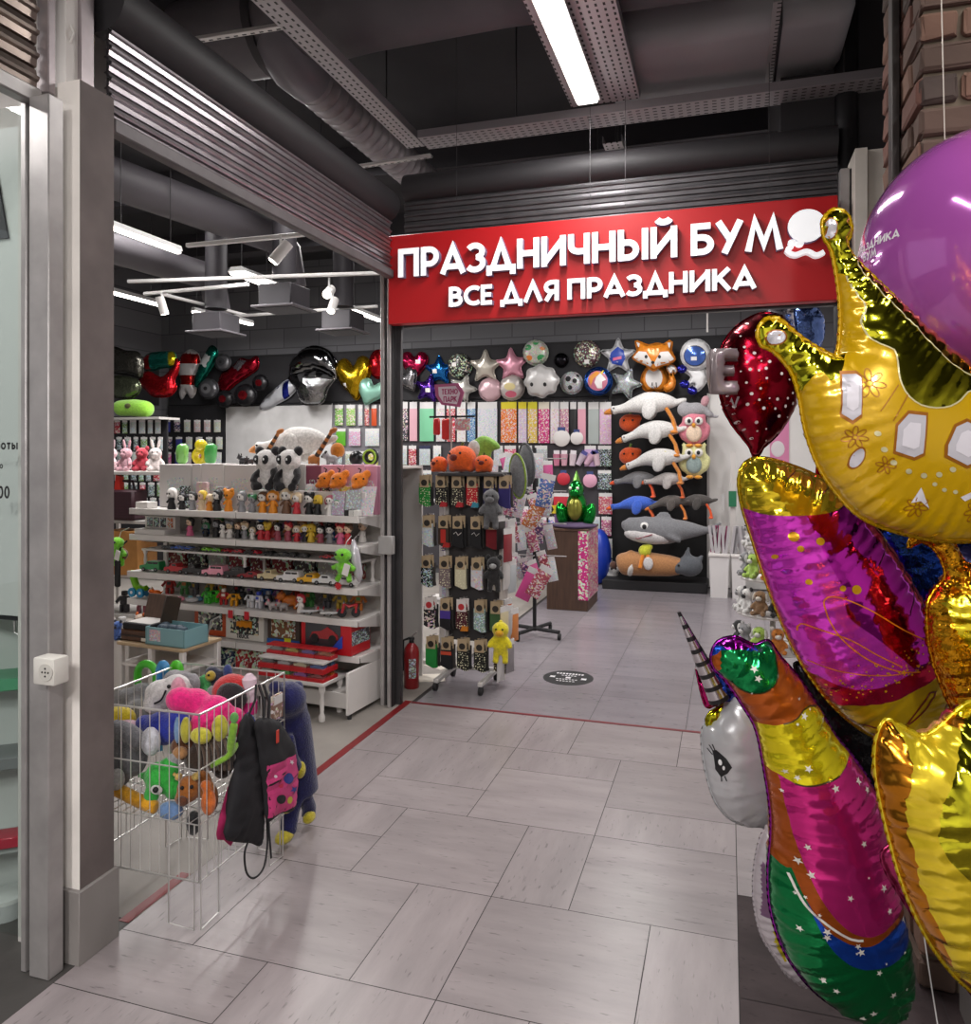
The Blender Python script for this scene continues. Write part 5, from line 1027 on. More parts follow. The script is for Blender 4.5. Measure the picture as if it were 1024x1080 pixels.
# turtles hanging from the shelf ends
def turtle(label, p, rz, hook):
    t = thing('plush_turtle', label, 'plush toy', p, rz); m = MB(); m.ell((0, 0, 0), (.055, .05, .05)); m.ell((0, -.02, .085), (.06, .05, .045)); 
    for q in (-1, 1): m.tube([(q * .04, 0, .02), (q * .085, -.02, -.005)], .018, 8); m.tube([(q * .03, 0, -.04), (q * .05, -.02, -.085)], .02, 8)
    blob('body', m, .009, plushm('#74c42c'), t); m = MB(); m.ell((0, .012, -.005), (.06, .05, .052)); m.build('brown_shell', plushm('#6a4526'), t, loc=(0, 0, 0), ang=80); eyes(t, [(-.025, -.065, .095), (.025, -.065, .095)], .009)
    MB().box((.05, -.06, .0), (.045, .003, .075), 0, (0, .3, 0)).build('white_tag', mat('#dedad6', .5), t, loc=(0, 0, 0)); MB().tube([(0, 0, .12), (.01, .01, .17), (hook[0], hook[1], .2)], .003, 6).build('cord', mat('#c8c4c4', .5), t, loc=(0, 0, 0)); return t
turtle('green plush turtle hanging at the right end of the shelf unit', G(-.06, -.08, .96), TH, (.0, .08))
turtle('green plush turtle hanging at the left end of the shelf unit', G(-2.1, -.02, .94), TH, (.08, .02))
t = thing('wrapped_toy', 'grey toy in a clear bag hanging behind the right plush turtle', 'toy', G(-.02, -.04, 1.0), TH); MB().tube([(0, 0, .14), (.01, 0, .05), (.04, 0, -.08), (.05, 0, -.13)], [.01, .035, .03, .01], 10).build('bag', mat('#b9b6bc', .2, .2, '', .5), t, loc=(0, 0, 0), ang=80); MB().tube([(0, 0, .14), (0, .04, .16)], .003, 6).build('hook', alu, t, loc=(0, 0, 0))
t = thing('gadget_strap', 'black strap pouch hanging beside the left plush turtle', 'pouch', G(-2.07, -.06, .8), TH); MB().box((0, 0, 0), (.05, .03, .2), bev=.01).build('pouch', blk, t, loc=(0, 0, 0)); MB().tube([(0, 0, .1), (.01, .02, .2), (.03, .06, .24)], .006, 6).build('strap', blk, t, loc=(0, 0, 0))
# doll and blue plush by the stand
bear('plush_doll', 'small plush doll with orange hair left of the open case', S_(-.36, .1, .47), .16, '#e0c8b4', '#d86a1c', TH); 
t = thing('narrow_stand', 'narrow white plinth under the small dolls beside the display stand', 'stand', S_(-.4, .08, 0), TH); MB().box((0, 0, .235), (.2, .26, .47), bev=.004).build('plinth', white, t, loc=(0, 0, 0)); MB().box((0, -.1, .465), (.2, .06, .01)).build('front_lip', offw, t, loc=(0, 0, 0))
bear('plush_bear', 'small blue plush bear beside the orange haired doll', S_(-.42, -.03, .47), .13, '#4a6ab0', '#3a3a48', TH)
# ---- left background: woven basket, cardboard, second shelf unit
t = thing('side_shelving', 'grey shelf unit further left behind the white toy shelves', 'shelf unit', (-5.1, 6.0, 0)); 
for z in (.18, .55, 1.05, 1.5): MB().b2((-.7, -.2, z), (.5, .25, z + .03), bev=.003).build('shelf', offw, t, loc=(0, 0, 0))
for x in (-.68, .48):
    for y in (-.18, .23): MB().b2((x - .015, y - .015, 0), (x + .015, y + .015, 1.55)).build('upright', offw, t, loc=(0, 0, 0))
p = aY(128, 560, 5.75); t = thing('woven_bag', 'dark maroon woven bag on the grey shelf unit at the left', 'bag', (p.x - .06, 5.87, 1.081)); MB().box((0, 0, .14), (.34, .2, .28), bev=.02).build('bag_body', mat('#3a1c26', .6, 0, 'peg'), t, loc=(0, 0, 0)); MB().tube([(-.1, 0, .28), (-.08, 0, .36), (.08, 0, .36), (.1, 0, .28)], .012, 8).build('handle', mat('#2a141c', .6), t, loc=(0, 0, 0))
tag(MB().prism([(-.03, 0), (.05, 0), (.04, .24), (.0, .26)], -.03, .03, 'y').build('red_pouch', mat('#c82a1c', .5), None, loc=(p.x - .13, 5.85, 1.24)), 'bright red pouch sticking out of the woven bag', 'pouch')
p = aY(128, 602, 5.75); t = thing('cardboard_box', 'plain cardboard box under the maroon woven bag', 'box', (p.x - .05, 5.9, .581)); MB().box((0, 0, .2), (.42, .26, .4), bev=.004).build('carton', mat('#b07a3e', .7, 0, 'dirty'), t, loc=(0, 0, 0)); MB().box((0, 0, .402), (.07, .26, .004)).build('packing_tape', mat('#9a6a36', .4), t, loc=(0, 0, 0))
for i, (dx, c, lb) in enumerate([(-.2, '#2c2a30', 'black plush bundle low on the grey shelf unit'), (.0, '#8a3a4a', 'maroon toy bundle low on the grey shelf unit'), (.2, '#4a4a80', 'purple toy bundle low on the grey shelf unit')]): robot(lb, Vector((-5.2 + dx, 5.9, .213)), .22, c, '#1c1c20', .4 * i)
for i, (dx, c, e, lb) in enumerate([(-.45, '#e6c6cc', 'long', 'pale pink plush rabbit on the grey shelf unit top'), (-.28, '#d8a8b4', 'long', 'dusty pink plush rabbit on the grey shelf unit top'), (-.1, '#c04050', 'round', 'red plush bear on the grey shelf unit top'), (.05, '#e2d6d4', 'long', 'cream plush rabbit on the grey shelf unit top')]): bear('plush_rabbit' if e == 'long' else 'plush_bear', lb, (-5.1 + dx, 5.9, 1.531), .24, c, None, .3 * i - .3, None, e)
# ================================================================ back wall: black boards
def board(name, label, u0, u1, Y, z0, z1, m, th=.03):
    a = aY(u0, 480, Y); b = aY(u1, 480, Y); t = thing(name, label, 'wall board', ((a.x + b.x) / 2, Y + th / 2, z0)); MB().box((0, 0, (z1 - z0) / 2), (b.x - a.x, th, z1 - z0), bev=.002).build('board', m, t, loc=(0, 0, 0), smooth=False)
    MB().box((0, -th / 2 - .004, z1 - z0 - .01), (b.x - a.x, .01, .02)).build('top_rail', blk, t, loc=(0, 0, 0)); return t
YW = 10.22
board('balloon_board', 'long black board behind the row of foil balloons on the back wall', 178, 775, 10.25, 2.46, 3.2, mat('#1b1a1e', .75, 0, 'plaster'))
board('pegboard', 'black pegboard full of small packets at the back left', 177, 237, 10.25, .1, 2.45, mat('#1a191d', .7, 0, 'peg'))
board('pegboard', 'black free standing pegboard of packets at the far left', 60, 176, 8.55, .0, 2.2, mat('#1a191d', .7, 0, 'peg'))
MB_ = MB().b2((-8.7, 6.5, 2.46), (-8.66, 10.2, 3.2)); tag(MB_.build('wall_band', mat('#1b1a1e', .75, 0, 'plaster')), 'black board along the left side wall behind the first balloons', 'wall board')
board('white_board', 'plain white board behind the big goose', 238, 350, 10.24, .1, 2.44, mat('#c3c2c2', .6, 0, 'plaster'))
board('pegboard', 'grey pegboard right of the white board at the back', 351, 416, 10.25, .1, 2.44, mat('#77757a', .7, 0, 'peg'))
board('pegboard', 'wide grey pegboard of party packets behind the sock stand', 417, 641, 10.25, .1, 2.44, mat('#3a373c', .7, 0, 'peg'))
t = board('plush_board', 'black board with big plush animals at the back right', 642, 747, 10.25, .0, 2.46, mat('#100f11', .75)); 
a = aY(642, 480, 10.25).x; b = aY(747, 480, 10.25).x; MB().box((0, -.3, .06), (b - a, .56, .12), bev=.01).build('base_ledge', blk, t, loc=(0, 0, 0)); MB().box(((b - a) / 2, -.02, 1.23), (.03, .05, 2.46)).build('metal_edge', alu, t, loc=(0, 0, 0))
# ---- packets hung on hooks
PK_N = {}
def packet(u, v, w, h, col, label, Y=YW, kind='print', head='#d8d6d6', group=None, px=None, rz=0, name='packet', d=.02, tilt=0, P=None):
    p = P if P is not None else aY(u, v, Y); t = thing(name, label, 'packet', p, rz, group, (0, tilt, rz) if tilt else None)
    key = (round(w, 3), round(h, 3), col, kind, head, d)
    if key in PK_N:
        for me, nm in PK_N[key]: o = bpy.data.objects.new(nm, me); COL.objects.link(o); o.parent = t
        return t
    m = MB(); N = 5; vs = []; fs = []
    for s in (-1, 1):
        for j in range(N + 1):
            for i in range(N + 1):
                x = i / N - .5; z = j / N; e = max(0, 1 - (2 * abs(x)) ** 4) * max(0, 1 - abs(2 * z - 1) ** 4)
                vs.append((x * w, s * (.002 + d * .5 * e), -h + z * h * .84))
    K = (N + 1) ** 2
    for s in (0, 1):
        for j in range(N):
            for i in range(N): a = s * K + j * (N + 1) + i; fs.append((a, a + 1, a + N + 2, a + N + 1))
    m.add(vs, fs); a = m.build('bag', mat(col, .35, 0, kind), t, loc=(0, 0, 0), ang=80)
    m = MB(); m.box((0, 0, -h * .085), (w * .98, .006, h * .17)); m.tube([(0, .03, .0), (0, -.02, .004), (0, -.026, .014)], .002, 5); b = m.build('header_card', mat(head, .45), t, loc=(0, 0, 0))
    PK_N[key] = [(a.data, 'bag'), (b.data, 'header_card')]
    return t
def prow(v, items, hpx, where, grp, Y=YW, d=10.3):
    for i, it in enumerate(items):
        u0, u1, c, nm = it[:4]
        if u1 < 177 and Y == YW: Y_, d_ = 8.525, 9.9
        else: Y_, d_ = Y, d
        kd = it[4] if len(it) > 4 else 'print'; hd = it[5] if len(it) > 5 else '#d8d6d6'
        packet((u0 + u1) / 2, v, (u1 - u0) * .93 * d_ / F, hpx * d_ / F, c, '%s packet, %s from left, %s' % (nm, ORD[i], where), Y_, kd, hd, grp)
prow(424, [(421, 431, '#3a3a44', 'dark moon print'), (431, 441, '#d8a8b4', 'pale pink', ''), (441, 459, '#7cc69c', 'mint green', ''), (459, 470, '#c8c4c8', 'grey'), (470, 481, '#b83040', 'red'), (481, 492, '#d8d4d4', 'white'), (492, 502, '#4a7ab0', 'blue', 'print2'), (502, 526, '#d8d2da', 'white dotted', 'print2'), (527, 546, '#e0782a', 'orange fish print', 'print', '#d8c82a'), (546, 556, '#c8b8d0', 'lilac', 'print', '#d8c82a'), (556, 567, '#d8b84a', 'yellow and pink', 'print', '#d8d030'), (567, 580, '#c8287a', 'hot pink', 'print', '#d8d0c0'), (580, 590, '#dcd0d8', 'white and rose'), (590, 600, '#b87a94', 'dusty rose'), (601, 608, '#2a282a', 'black', ''), (609, 618, '#dca0b0', 'rose pink', ''), (620, 632, '#a8b0ae', 'silver', 'foil'), (632, 645, '#d8b0d0', 'white and purple')], 44, 'top row behind the sock stand', 'party packets on the wide back pegboard, top row')
prow(470, [(421, 430, '#c0bcbc', 'pale grey', 'print2'), (430, 440, '#a83040', 'red'), (441, 455, '#b8bcc0', 'silver grey', 'print2', '#2a3050'), (456, 466, '#d0ccca', 'white', 'print2'), (520, 531, '#b8b4b8', 'grey', 'print2'), (531, 545, '#c85070', 'rose red', 'print'), (546, 562, '#b4b6b8', 'clear silver', 'print2'), (563, 578, '#a8aaac', 'clear grey', 'print2'), (616, 629, '#c0a0c8', 'lilac', ''), (630, 645, '#2c2a2c', 'black glitter', 'print2')], 22, 'second row behind the sock stand', 'party packets on the wide back pegboard, second row')
prow(496, [(421, 432, '#b02838', 'red triangle'), (433, 443, '#c8b060', 'straw', 'print'), (444, 456, '#c4c6c8', 'silver', 'print2'), (528, 540, '#d0a8b0', 'rose and white', 'print2'), (541, 551, '#b4b0b8', 'grey', 'print2'), (552, 566, '#b8b6ba', 'clear', 'print2'), (567, 580, '#a8b0b0', 'mint grey', 'print2'), (630, 645, '#3c3a3e', 'charcoal', 'print2')], 20, 'third row behind the sock stand', 'party packets on the wide back pegboard, third row')
prow(486, [(546, 556, '#b0acb4', 'smoke', 'print2'), (557, 568, '#c8a0b0', 'blush', 'print'), (569, 581, '#9a9ca4', 'slate', 'print2')], 18, 'extra row behind the black pole stand', 'party packets behind the black pole stand')
prow(534, [(548, 558, '#a85070', 'berry', 'print'), (559, 568, '#c0bcc0', 'frost', 'print2'), (604, 613, '#c07a98', 'candy pink', 'print')], 20, 'low row behind the black pole stand', 'party packets behind the black pole stand')
prow(520, [(421, 430, '#c8c6c6', 'white', 'print2'), (560, 571, '#c0b8b8', 'white', 'print2'), (572, 582, '#9aa890', 'olive', 'print'), (583, 601, '#b82838', 'red', ''), (602, 616, '#c82888', 'magenta', ''), (631, 646, '#c05868', 'rose square', 'print')], 22, 'fourth row behind the sock stand', 'party packets on the wide back pegboard, fourth row')
prow(545, [(566, 577, '#a8788a', 'mauve', 'print'), (578, 588, '#4a6ab8', 'blue cup'), (590, 600, '#c08a9a', 'pink cup'), (614, 622, '#c8c8cc', 'white', 'print2'), (623, 633, '#b8c0c4', 'pale blue', 'print2'), (634, 645, '#b05a80', 'rose')], 20, 'fifth row behind the sock stand', 'party packets on the wide back pegboard, fifth row')
prow(568, [(576, 588, '#7a4a90', 'purple', 'print'), (590, 600, '#b8a040', 'yellow', 'print'), (622, 632, '#a83048', 'red', 'print'), (633, 646, '#c8c4c0', 'round white', 'print2')], 20, 'sixth row behind the sock stand', 'party packets on the wide back pegboard, sixth row')
prow(590, [(634, 646, '#c8b0b8', 'pale rose', 'print2'), (622, 633, '#3a3a40', 'dark', 'print2')], 20, 'seventh row behind the sock stand', 'party packets on the wide back pegboard, seventh row')
for i, (u, v, r, c, lb) in enumerate([(592, 462, 9, '#d8d4d2', 'large white paper plate pack on the back pegboard'), (608, 462, 7, '#dad6d4', 'small white paper plate pack on the back pegboard'), (622, 507, 7.5, '#d8a0b8', 'pink paper plate pack on the back pegboard'), (594, 505, 7, '#c02a3c', 'red paper plate pack on the back pegboard')]):
    t = thing('paper_plate_pack', lb, 'plates', aY(u, v, 10.16)); q = r * 10.2 / F; m = MB(); m.lathe([(q * .7, .0), (q * .72, -.01), (q, -.02), (q * 1.0, -.012), (q * .74, .004)], n=28); m.xf(Matrix.Rotation(PI / 2, 4, 'X')); m.build('plate_stack', mat(c, .5), t, loc=(0, 0, 0)); MB().box((0, .01, q * 1.05), (q * .9, .006, q * .5)).build('header_card', mat('#3a4a80', .5), t, loc=(0, 0, 0))
for i, (u, c, k) in enumerate([(587, '#c87a94', 0), (595, '#d0a0b0', 0), (604, '#d8c8d0', .1), (613, '#c8b8c8', .5), (622, '#cfa8bc', .6), (629, '#d4b8c4', -.2)]):
    t = thing('paper_cup_pack', 'pink paper cup sleeve, %s from left, third row of the pegboard' % ORD[i], 'cups', aY(u, 484, 10.2), 0, 'paper cup sleeves on the back pegboard', (0, k, 0)); MB().lathe([(.035, -.09), (.05, .06), (.052, .065)], n=16).build('cups', mat(c, .5), t, loc=(0, 0, 0)); MB().box((0, .0, .09), (.08, .006, .05)).build('header_card', mat('#d8d4d8' if i < 3 else '#4a4a8a', .5), t, loc=(0, 0, 0))
# left pegboard
A_ = [('#8a8c8e', 'grey', 'print2'), ('#a8aaaa', 'light grey', 'print2'), ('#5a5c60', 'dark grey', 'print2'), ('#c0c0c0', 'silver', 'print2'), ('#7a9a50', 'greenish', 'print2'), ('#3a3c40', 'charcoal', 'print2')]
for r, v in enumerate((443, 461, 477, 493, 509, 525)):
    its = []; u = 112
    while u < (232 if r < 3 else 172):
        wd = rnd.choice((7, 8, 9)) if u < 166 else 10
        if u < 166: c, n, k = A_[(rnd.randrange(6) if r else rnd.choice((0, 3, 4)))]
        elif u < 186: c, n, k = [('#3a3f8a', 'blue', ''), ('#c85a9a', 'pink', 'print'), ('#2a2c50', 'navy', 'print')][rnd.randrange(3)]
        else: c, n, k = [('#d4d0ce', 'white', 'print2'), ('#c8a8a8', 'rosy', 'print2'), ('#c8c4b0', 'cream', 'print2'), ('#6a6058', 'brown', 'print2')][rnd.randrange(4)]
        if rnd.random() < .12: c, n, k = '#b02a3a', 'red', 'print'
        its.append((u, u + wd, c, n, k)); u += wd + .6
    prow(v, its, 15, '%s row at the back left' % ORD[r], 'small packets on the left pegboard, %s row' % ORD[r])
prow(427, [(352, 363, '#6aa83c', 'green wide', 'print'), (364, 376, '#8ab85a', 'leaf green', 'print'), (377, 383, '#c8c0c0', 'white slim', 'print2'), (384, 390, '#b85a5a', 'red striped', 'print'), (391, 398, '#c8502a', 'orange slim', ''), (399, 408, '#d4c8cc', 'white', 'print2')], 24, 'top row right of the white board', 'packets right of the white board, top row')
prow(452, [(353, 366, '#5aa02c', 'bright green', ''), (366, 382, '#c890b0', 'pink banner', 'print2'), (383, 402, '#d0cccc', 'white banner', 'print2')], 20, 'second row right of the white board', 'packets right of the white board, second row')
prow(476, [(352, 362, '#8a8a8c', 'grey', 'print2'), (363, 374, '#a8a890', 'khaki', 'print2'), (375, 386, '#4a5a8a', 'blue', 'print'), (387, 400, '#b8b840', 'lime', 'print')], 18, 'third row right of the white board', 'packets right of the white board, third row')
# ================================================================ foil balloons along the back wall
YB = 10.22; KB = 10.0
def wfoil(name, label, px, mats, classify=None, lines=(), dec=None, k=.42, res=.035, smooth=True, Y=YB, group=None, t=None, part='foil_body', cat='balloon', pucker=.006):
    us = [p[0] for p in px]; vs = [p[1] for p in px]; uc = (min(us) + max(us)) / 2; vc = (min(vs) + max(vs)) / 2
    c = aY(uc, vc, Y)
    def f(q): return [(aY(u, v, Y).x - c.x, aY(u, v, Y).z - c.z) for u, v in q]
    def g(x, y):
        X = x + c.x; Z = y + c.z; d = -SN * X + CS * Y; return (U0 + F * (CS * X + SN * Y) / d, V0 - F * (Z - HC) / d)
    root = t
    if t is None: root = thing(name, label, cat, c, 0, group, FRONT.to_euler())
    fo = Foil(f(px), res, k, .12, pucker, .07, [f(l) for l in lines], smooth); m = fo.mb((lambda x, y: classify(*g(x, y))) if classify else None); fo.seam(m, .01)
    if dec: dec(fo, m, f)
    o = m.build(part, mats, root, loc=(0, 0, 0) if t is None else FRONT.transposed() @ (c - root.location), ang=180)
    return root
def starp(cx, cy, r, a0=90): return star_pts(cx, cy, r, r * .52, 5, -a0)
def heartp(cx, cy, w, h, a=0):
    P = [(0, -.28), (.18, -.48), (.38, -.46), (.5, -.25), (.42, .02), (.2, .3), (0, .52), (-.2, .3), (-.42, .02), (-.5, -.25), (-.38, -.46), (-.18, -.48)]
    return [(cx + (x * math.cos(a) - y * math.sin(a)) * w, cy + (x * math.sin(a) + y * math.cos(a)) * h) for x, y in P]
pm = lambda c, k='foil', r=.2, me=.9: mat(c, r, me, k)
lab_ = mat('#e6e2e0', .5)
def lab(u, v, w=5, h=4): return lambda fo, m, f: fo.decal(m, f([(u, v), (u + w, v - .5), (u + w, v + h), (u, v + h)]), 1, .004, .03)
wfoil('heart_balloon', 'magenta foil heart balloon at the left end of the right hand row', heartp(437, 385, 28, 27), [pm('#b8204e'), lab_], dec=lab(440, 380))
wfoil('heart_balloon', 'silver foil heart balloon below the magenta heart', heartp(431, 401, 22, 24, -.5), [pm('#8f8d90'), lab_], Y=10.16)
wfoil('star_balloon', 'bright blue foil star balloon next to the magenta heart', starp(463, 391, 16), [pm('#2a7ac8'), lab_], dec=lab(457, 390))
wfoil('star_balloon', 'purple foil star balloon below the blue star', starp(452, 410, 15, 80), [pm('#5a34a0'), lab_], dec=lab(450, 410), Y=10.16)
wfoil('round_balloon', 'black round foil balloon with pink speckles', circ(485, 386, 12.5), [pm('#2a2226', 'print3', .3, .2), lab_], dec=lab(478, 383))
wfoil('star_balloon', 'champagne foil star balloon', starp(512, 387, 18), [pm('#cfc8bc', 'foil', .25, .45), lab_])
wfoil('star_balloon', 'pearly grey foil star balloon under the black round one', starp(488, 410, 15, 70), [pm('#c8c6c0', 'foil', .25, .4), lab_], Y=10.16)
wfoil('star_balloon', 'pink foil star balloon', starp(540, 385, 18, 95), [pm('#e6a4b8', 'foil', .25, .4), lab_])
wfoil('round_balloon', 'round balloon with green leaves and orange animals print', circ(565, 372, 13), [pm('#b8c8b4', 'print', .35, .1), mat('#3a9a5a', .4), mat('#e0843a', .4)], dec=lambda fo, m, f: [fo.decal(m, f(circ(u, v, r, r * .8, 10)), mi, .004, .03) for u, v, r, mi in ((558, 367, 4, 1), (572, 378, 4.5, 1), (566, 362, 3, 1), (559, 378, 3.6, 2), (573, 368, 2.5, 2))])
wfoil('round_balloon', 'pale pink round balloon under the stars', circ(517, 411, 12), [pm('#d8b4bc', 'foil', .3, .3)])
wfoil('round_balloon', 'pale round balloon with pastel print next to the pale pink one', circ(540, 409, 13), [pm('#c8c0bc', 'foil', .3, .3), mat('#c05a70', .5), mat('#d8c890', .5)], dec=lambda fo, m, f: [fo.decal(m, f(circ(540, 416, 6, 3.5, 12)), 1, .004, .03), fo.decal(m, f(circ(539, 408, 6, 4, 12)), 2, .004, .03)])
def dcl(fo, m, f):
    for u in (562, 576): fo.decal(m, f(circ(u, 406, 1.8, 2.2, 10)), 1, .004, .02)
wfoil('cloud_balloon', 'big white cloud shaped balloon with two dark eyes', [((571 + 17.5 * (1 + .06 * math.cos(8 * a + .6) + .03 * math.cos(3 * a)) * math.cos(a)), (402 + 16.5 * (1 + .06 * math.cos(8 * a + .6) + .03 * math.cos(3 * a)) * math.sin(a))) for a in [2 * PI * k / 54 for k in range(54)]], [pm('#cdcbca', 'foil', .35, .2), blk], dec=dcl, Y=10.05)
wfoil('round_balloon', 'round foil balloon with black and rose speckles above the unicorn one', circ(619, 373, 13.5), [pm('#5a3a44', 'print3', .3, .2), lab_], dec=lab(617, 380))
wfoil('round_balloon', 'round balloon with black and white print left of the unicorn one', circ(603, 404, 11.5), [pm('#b0a4a8', 'print2', .35, .1), blk], dec=lambda fo, m, f: [fo.decal(m, f(circ(u, v, r, r, 8)), 1, .004, .03) for u, v, r in ((600, 400, 3), (607, 402, 2.6), (602, 409, 2.4), (610, 396, 2))])
def dun(fo, m, f):
    fo.decal(m, f(circ(631, 402, 10.5, 10.5, 22)), 1, .004, .04); fo.decal(m, f([(631, 410), (628, 404), (630, 398), (634, 394), (636, 396), (640, 401), (636, 403), (636, 410)]), 2, .008, .02)
    fo.decal(m, f([(622, 398), (630, 392), (634, 394), (627, 400), (624, 408)]), 3, .009, .02); fo.decal(m, f([(634, 394), (638, 389), (636, 396)]), 4, .009, .02)
wfoil('round_balloon', 'blue rimmed round balloon with a small white unicorn head print', circ(631, 402, 14.5), [pm('#2a58a8'), mat('#b86a80', .4), mat('#e0dcdc', .4), mat('#d8903a', .4), mat('#d8c040', .4)], dec=dun, Y=10.05)
def dst(fo, m, f): fo.decal(m, f([(645, 372), (652, 366), (658, 370), (660, 378), (656, 386), (646, 384), (643, 378)]), 1, .005, .03); fo.decal(m, f([(647, 378), (656, 376), (656, 379), (647, 381)]), 2, .009, .03)
wfoil('star_balloon', 'white foil star balloon with a blue print', starp(652, 376, 19), [pm('#d4d4d8', 'foil', .3, .15), mat('#2a48a8', .4), mat('#d86a90', .4)], dec=dst)
wfoil('star_balloon', 'silver foil star balloon with black speckles under the white star', starp(660, 405, 17, 70), [pm('#a8a6a8', 'print2', .3, .3)], Y=10.16)
wfoil('small_balloon', 'small dark round balloon half hidden above the wide pegboard', circ(592, 380, 7), [pm('#1c1a1e')])
# fox
t = wfoil('fox_balloon', 'orange and white fox balloon with a curled tail', [(679, 392), (684, 386), (690, 384), (697, 386), (702, 392), (705, 402), (702, 410), (695, 413), (690, 411), (684, 413), (678, 409), (676, 400)], [pm('#d07c22', 'foil', .3, .1), mat('#dcd8d6', .35, .1), blk], dec=lambda fo, m, f: [fo.decal(m, f(circ(690, 399, 9, 11, 20)), 1, .006, .03), fo.decal(m, f([(688, 404), (689, 404), (688.6, 412), (687.4, 412)]), 2, .01, .03), fo.decal(m, f([(692, 404), (693, 404), (693.6, 412), (692.4, 412)]), 2, .01, .03)])
wfoil('', '', [(670, 360), (676, 361), (684, 364), (692, 362), (700, 363), (706, 359), (709, 361), (708, 370), (712, 379), (705, 384), (697, 386), (689, 391), (681, 385), (674, 382), (667, 377), (672, 370)], [pm('#d07c22', 'foil', .3, .1), mat('#dcd8d6', .35, .1), blk], t=t, part='head', Y=10.0, dec=lambda fo, m, f: [fo.decal(m, f([(668, 377), (674, 371), (682, 372), (689, 384), (686, 387), (680, 384), (673, 381)]), 1, .006, .03), fo.decal(m, f([(711, 379), (705, 371), (697, 372), (690, 384), (692, 387), (698, 385), (705, 383)]), 1, .006, .03), fo.decal(m, f(circ(689, 383, 2, 1.6, 8)), 2, .012, .02), fo.decal(m, f(circ(682, 377, 1.7, 2, 8)), 2, .012, .02), fo.decal(m, f(circ(696, 377, 1.7, 2, 8)), 2, .012, .02), fo.decal(m, f([(671, 361), (675, 362), (674, 367)]), 1, .006, .03), fo.decal(m, f([(708, 361), (704, 362), (706, 368)]), 1, .006, .03)])
wfoil('', '', [(700, 408), (706, 402), (706, 394), (703, 389), (706, 385), (711, 386), (714, 391), (712, 394), (710, 391), (709, 394), (712, 402), (710, 410), (703, 413)], [pm('#d07c22', 'foil', .3, .1), mat('#dcd8d6', .35, .1)], t=t, part='tail', Y=10.08, classify=lambda u, v: 1 if v < 393 else 0, lines=[[(698, 393), (716, 393)]], res=.025)
# astronaut
t = wfoil('astronaut_balloon', 'white astronaut balloon with a blue visor', [(728, 388), (734, 386), (742, 388), (745, 396), (744, 404), (737, 412), (733, 413), (731, 405), (727, 408), (725, 404), (729, 398), (722, 392), (719, 389), (722, 386)], [pm('#dcdcde', 'foil', .35, .05)], Y=10.08)
wfoil('', '', circ(734, 374, 16, 16, 24), [pm('#dcdcde', 'foil', .35, .05), mat('#4a6ab8', .15, .5), mat('#2a2c38', .3)], t=t, part='helmet', Y=10.02, dec=lambda fo, m, f: [fo.decal(m, f(circ(733, 376, 12, 11, 22)), 2, .006, .04), fo.decal(m, f(circ(733, 376, 11, 10, 22)), 1, .012, .04), fo.decal(m, f([(729, 377), (735, 377), (735, 381), (729, 381)]), 0, .018, .03)])
for u, v in ((719, 389), (722, 405), (730, 412)): wfoil('', '', circ(u, v, 4.5, 3.6, 12), [pm('#3a3aa8')], t=t, part='glove' if v < 395 else 'boot', Y=10.0, res=.02)
wfoil('star_balloon', 'white star balloon half hidden behind the dotted red drop', starp(765, 375, 16), [pm('#c8c4c8')])
# left hand part of the row
wfoil('silver_balloon', 'dark silver crinkled balloon at the far left of the row', [(112, 372), (120, 366), (132, 370), (146, 372), (151, 384), (149, 398), (138, 396), (124, 394), (113, 390)], [pm('#5a5852', 'crinkle')], Y=8.6)
wfoil('olive_balloon', 'olive grey crinkled balloon at the far left under the dark silver one', [(112, 402), (122, 397), (136, 398), (146, 402), (148, 412), (138, 420), (122, 419), (112, 414)], [pm('#6a705c', 'crinkle')], Y=8.5)
t = wfoil('lantern_balloon', 'teal and red barrel shaped foil balloon', [(152, 378), (158, 373), (176, 371), (184, 372), (186, 380), (184, 386), (172, 388), (158, 391), (152, 388)], [pm('#2a8a7c'), pm('#b02028'), pm('#c8b020')], classify=lambda u, v: 1 if u < 160 else 2 if u > 180 else 0, lines=[[(160, 365), (160, 395)], [(180, 365), (180, 395)]], Y=9.0)
wfoil('red_balloon', 'wrinkled red foil balloon hanging under the teal barrel one', [(147, 398), (156, 392), (170, 398), (182, 388), (186, 378), (189, 388), (184, 402), (186, 410), (178, 418), (162, 418), (154, 411), (149, 406)], [pm('#b81c26', 'crinkle'), pm('#c8c4c4')], Y=8.9)
wfoil('candle_balloon', 'white balloon with red cap and red band left of the teal bar', [(190, 380), (196, 371), (203, 369), (210, 375), (211, 386), (207, 393), (205, 402), (207, 412), (202, 420), (197, 414), (192, 421), (189, 414), (191, 403), (189, 392)], [pm('#c8c4c4', 'foil', .35, .3), pm('#c02a28')], classify=lambda u, v: 1 if (v < 384 and u > 192 and v > 373) or 396 < v < 406 else 0, lines=[[(185, 384), (215, 384)], [(185, 396), (215, 396)], [(185, 406), (215, 406)]])
wfoil('bar_balloon', 'slanting teal and white foil bar balloon', [(221, 366), (229, 369), (228, 378), (219, 394), (208, 408), (205, 404), (208, 392)], [pm('#1c7a6a'), pm('#c8cccc', 'foil', .3, .3)], classify=lambda u, v: 1 if inside((u, v), [(218, 373), (224, 376), (219, 388), (213, 384)]) else 0, lines=[[(218, 373), (224, 376), (219, 388), (213, 384), (218, 373)]], Y=10.05)
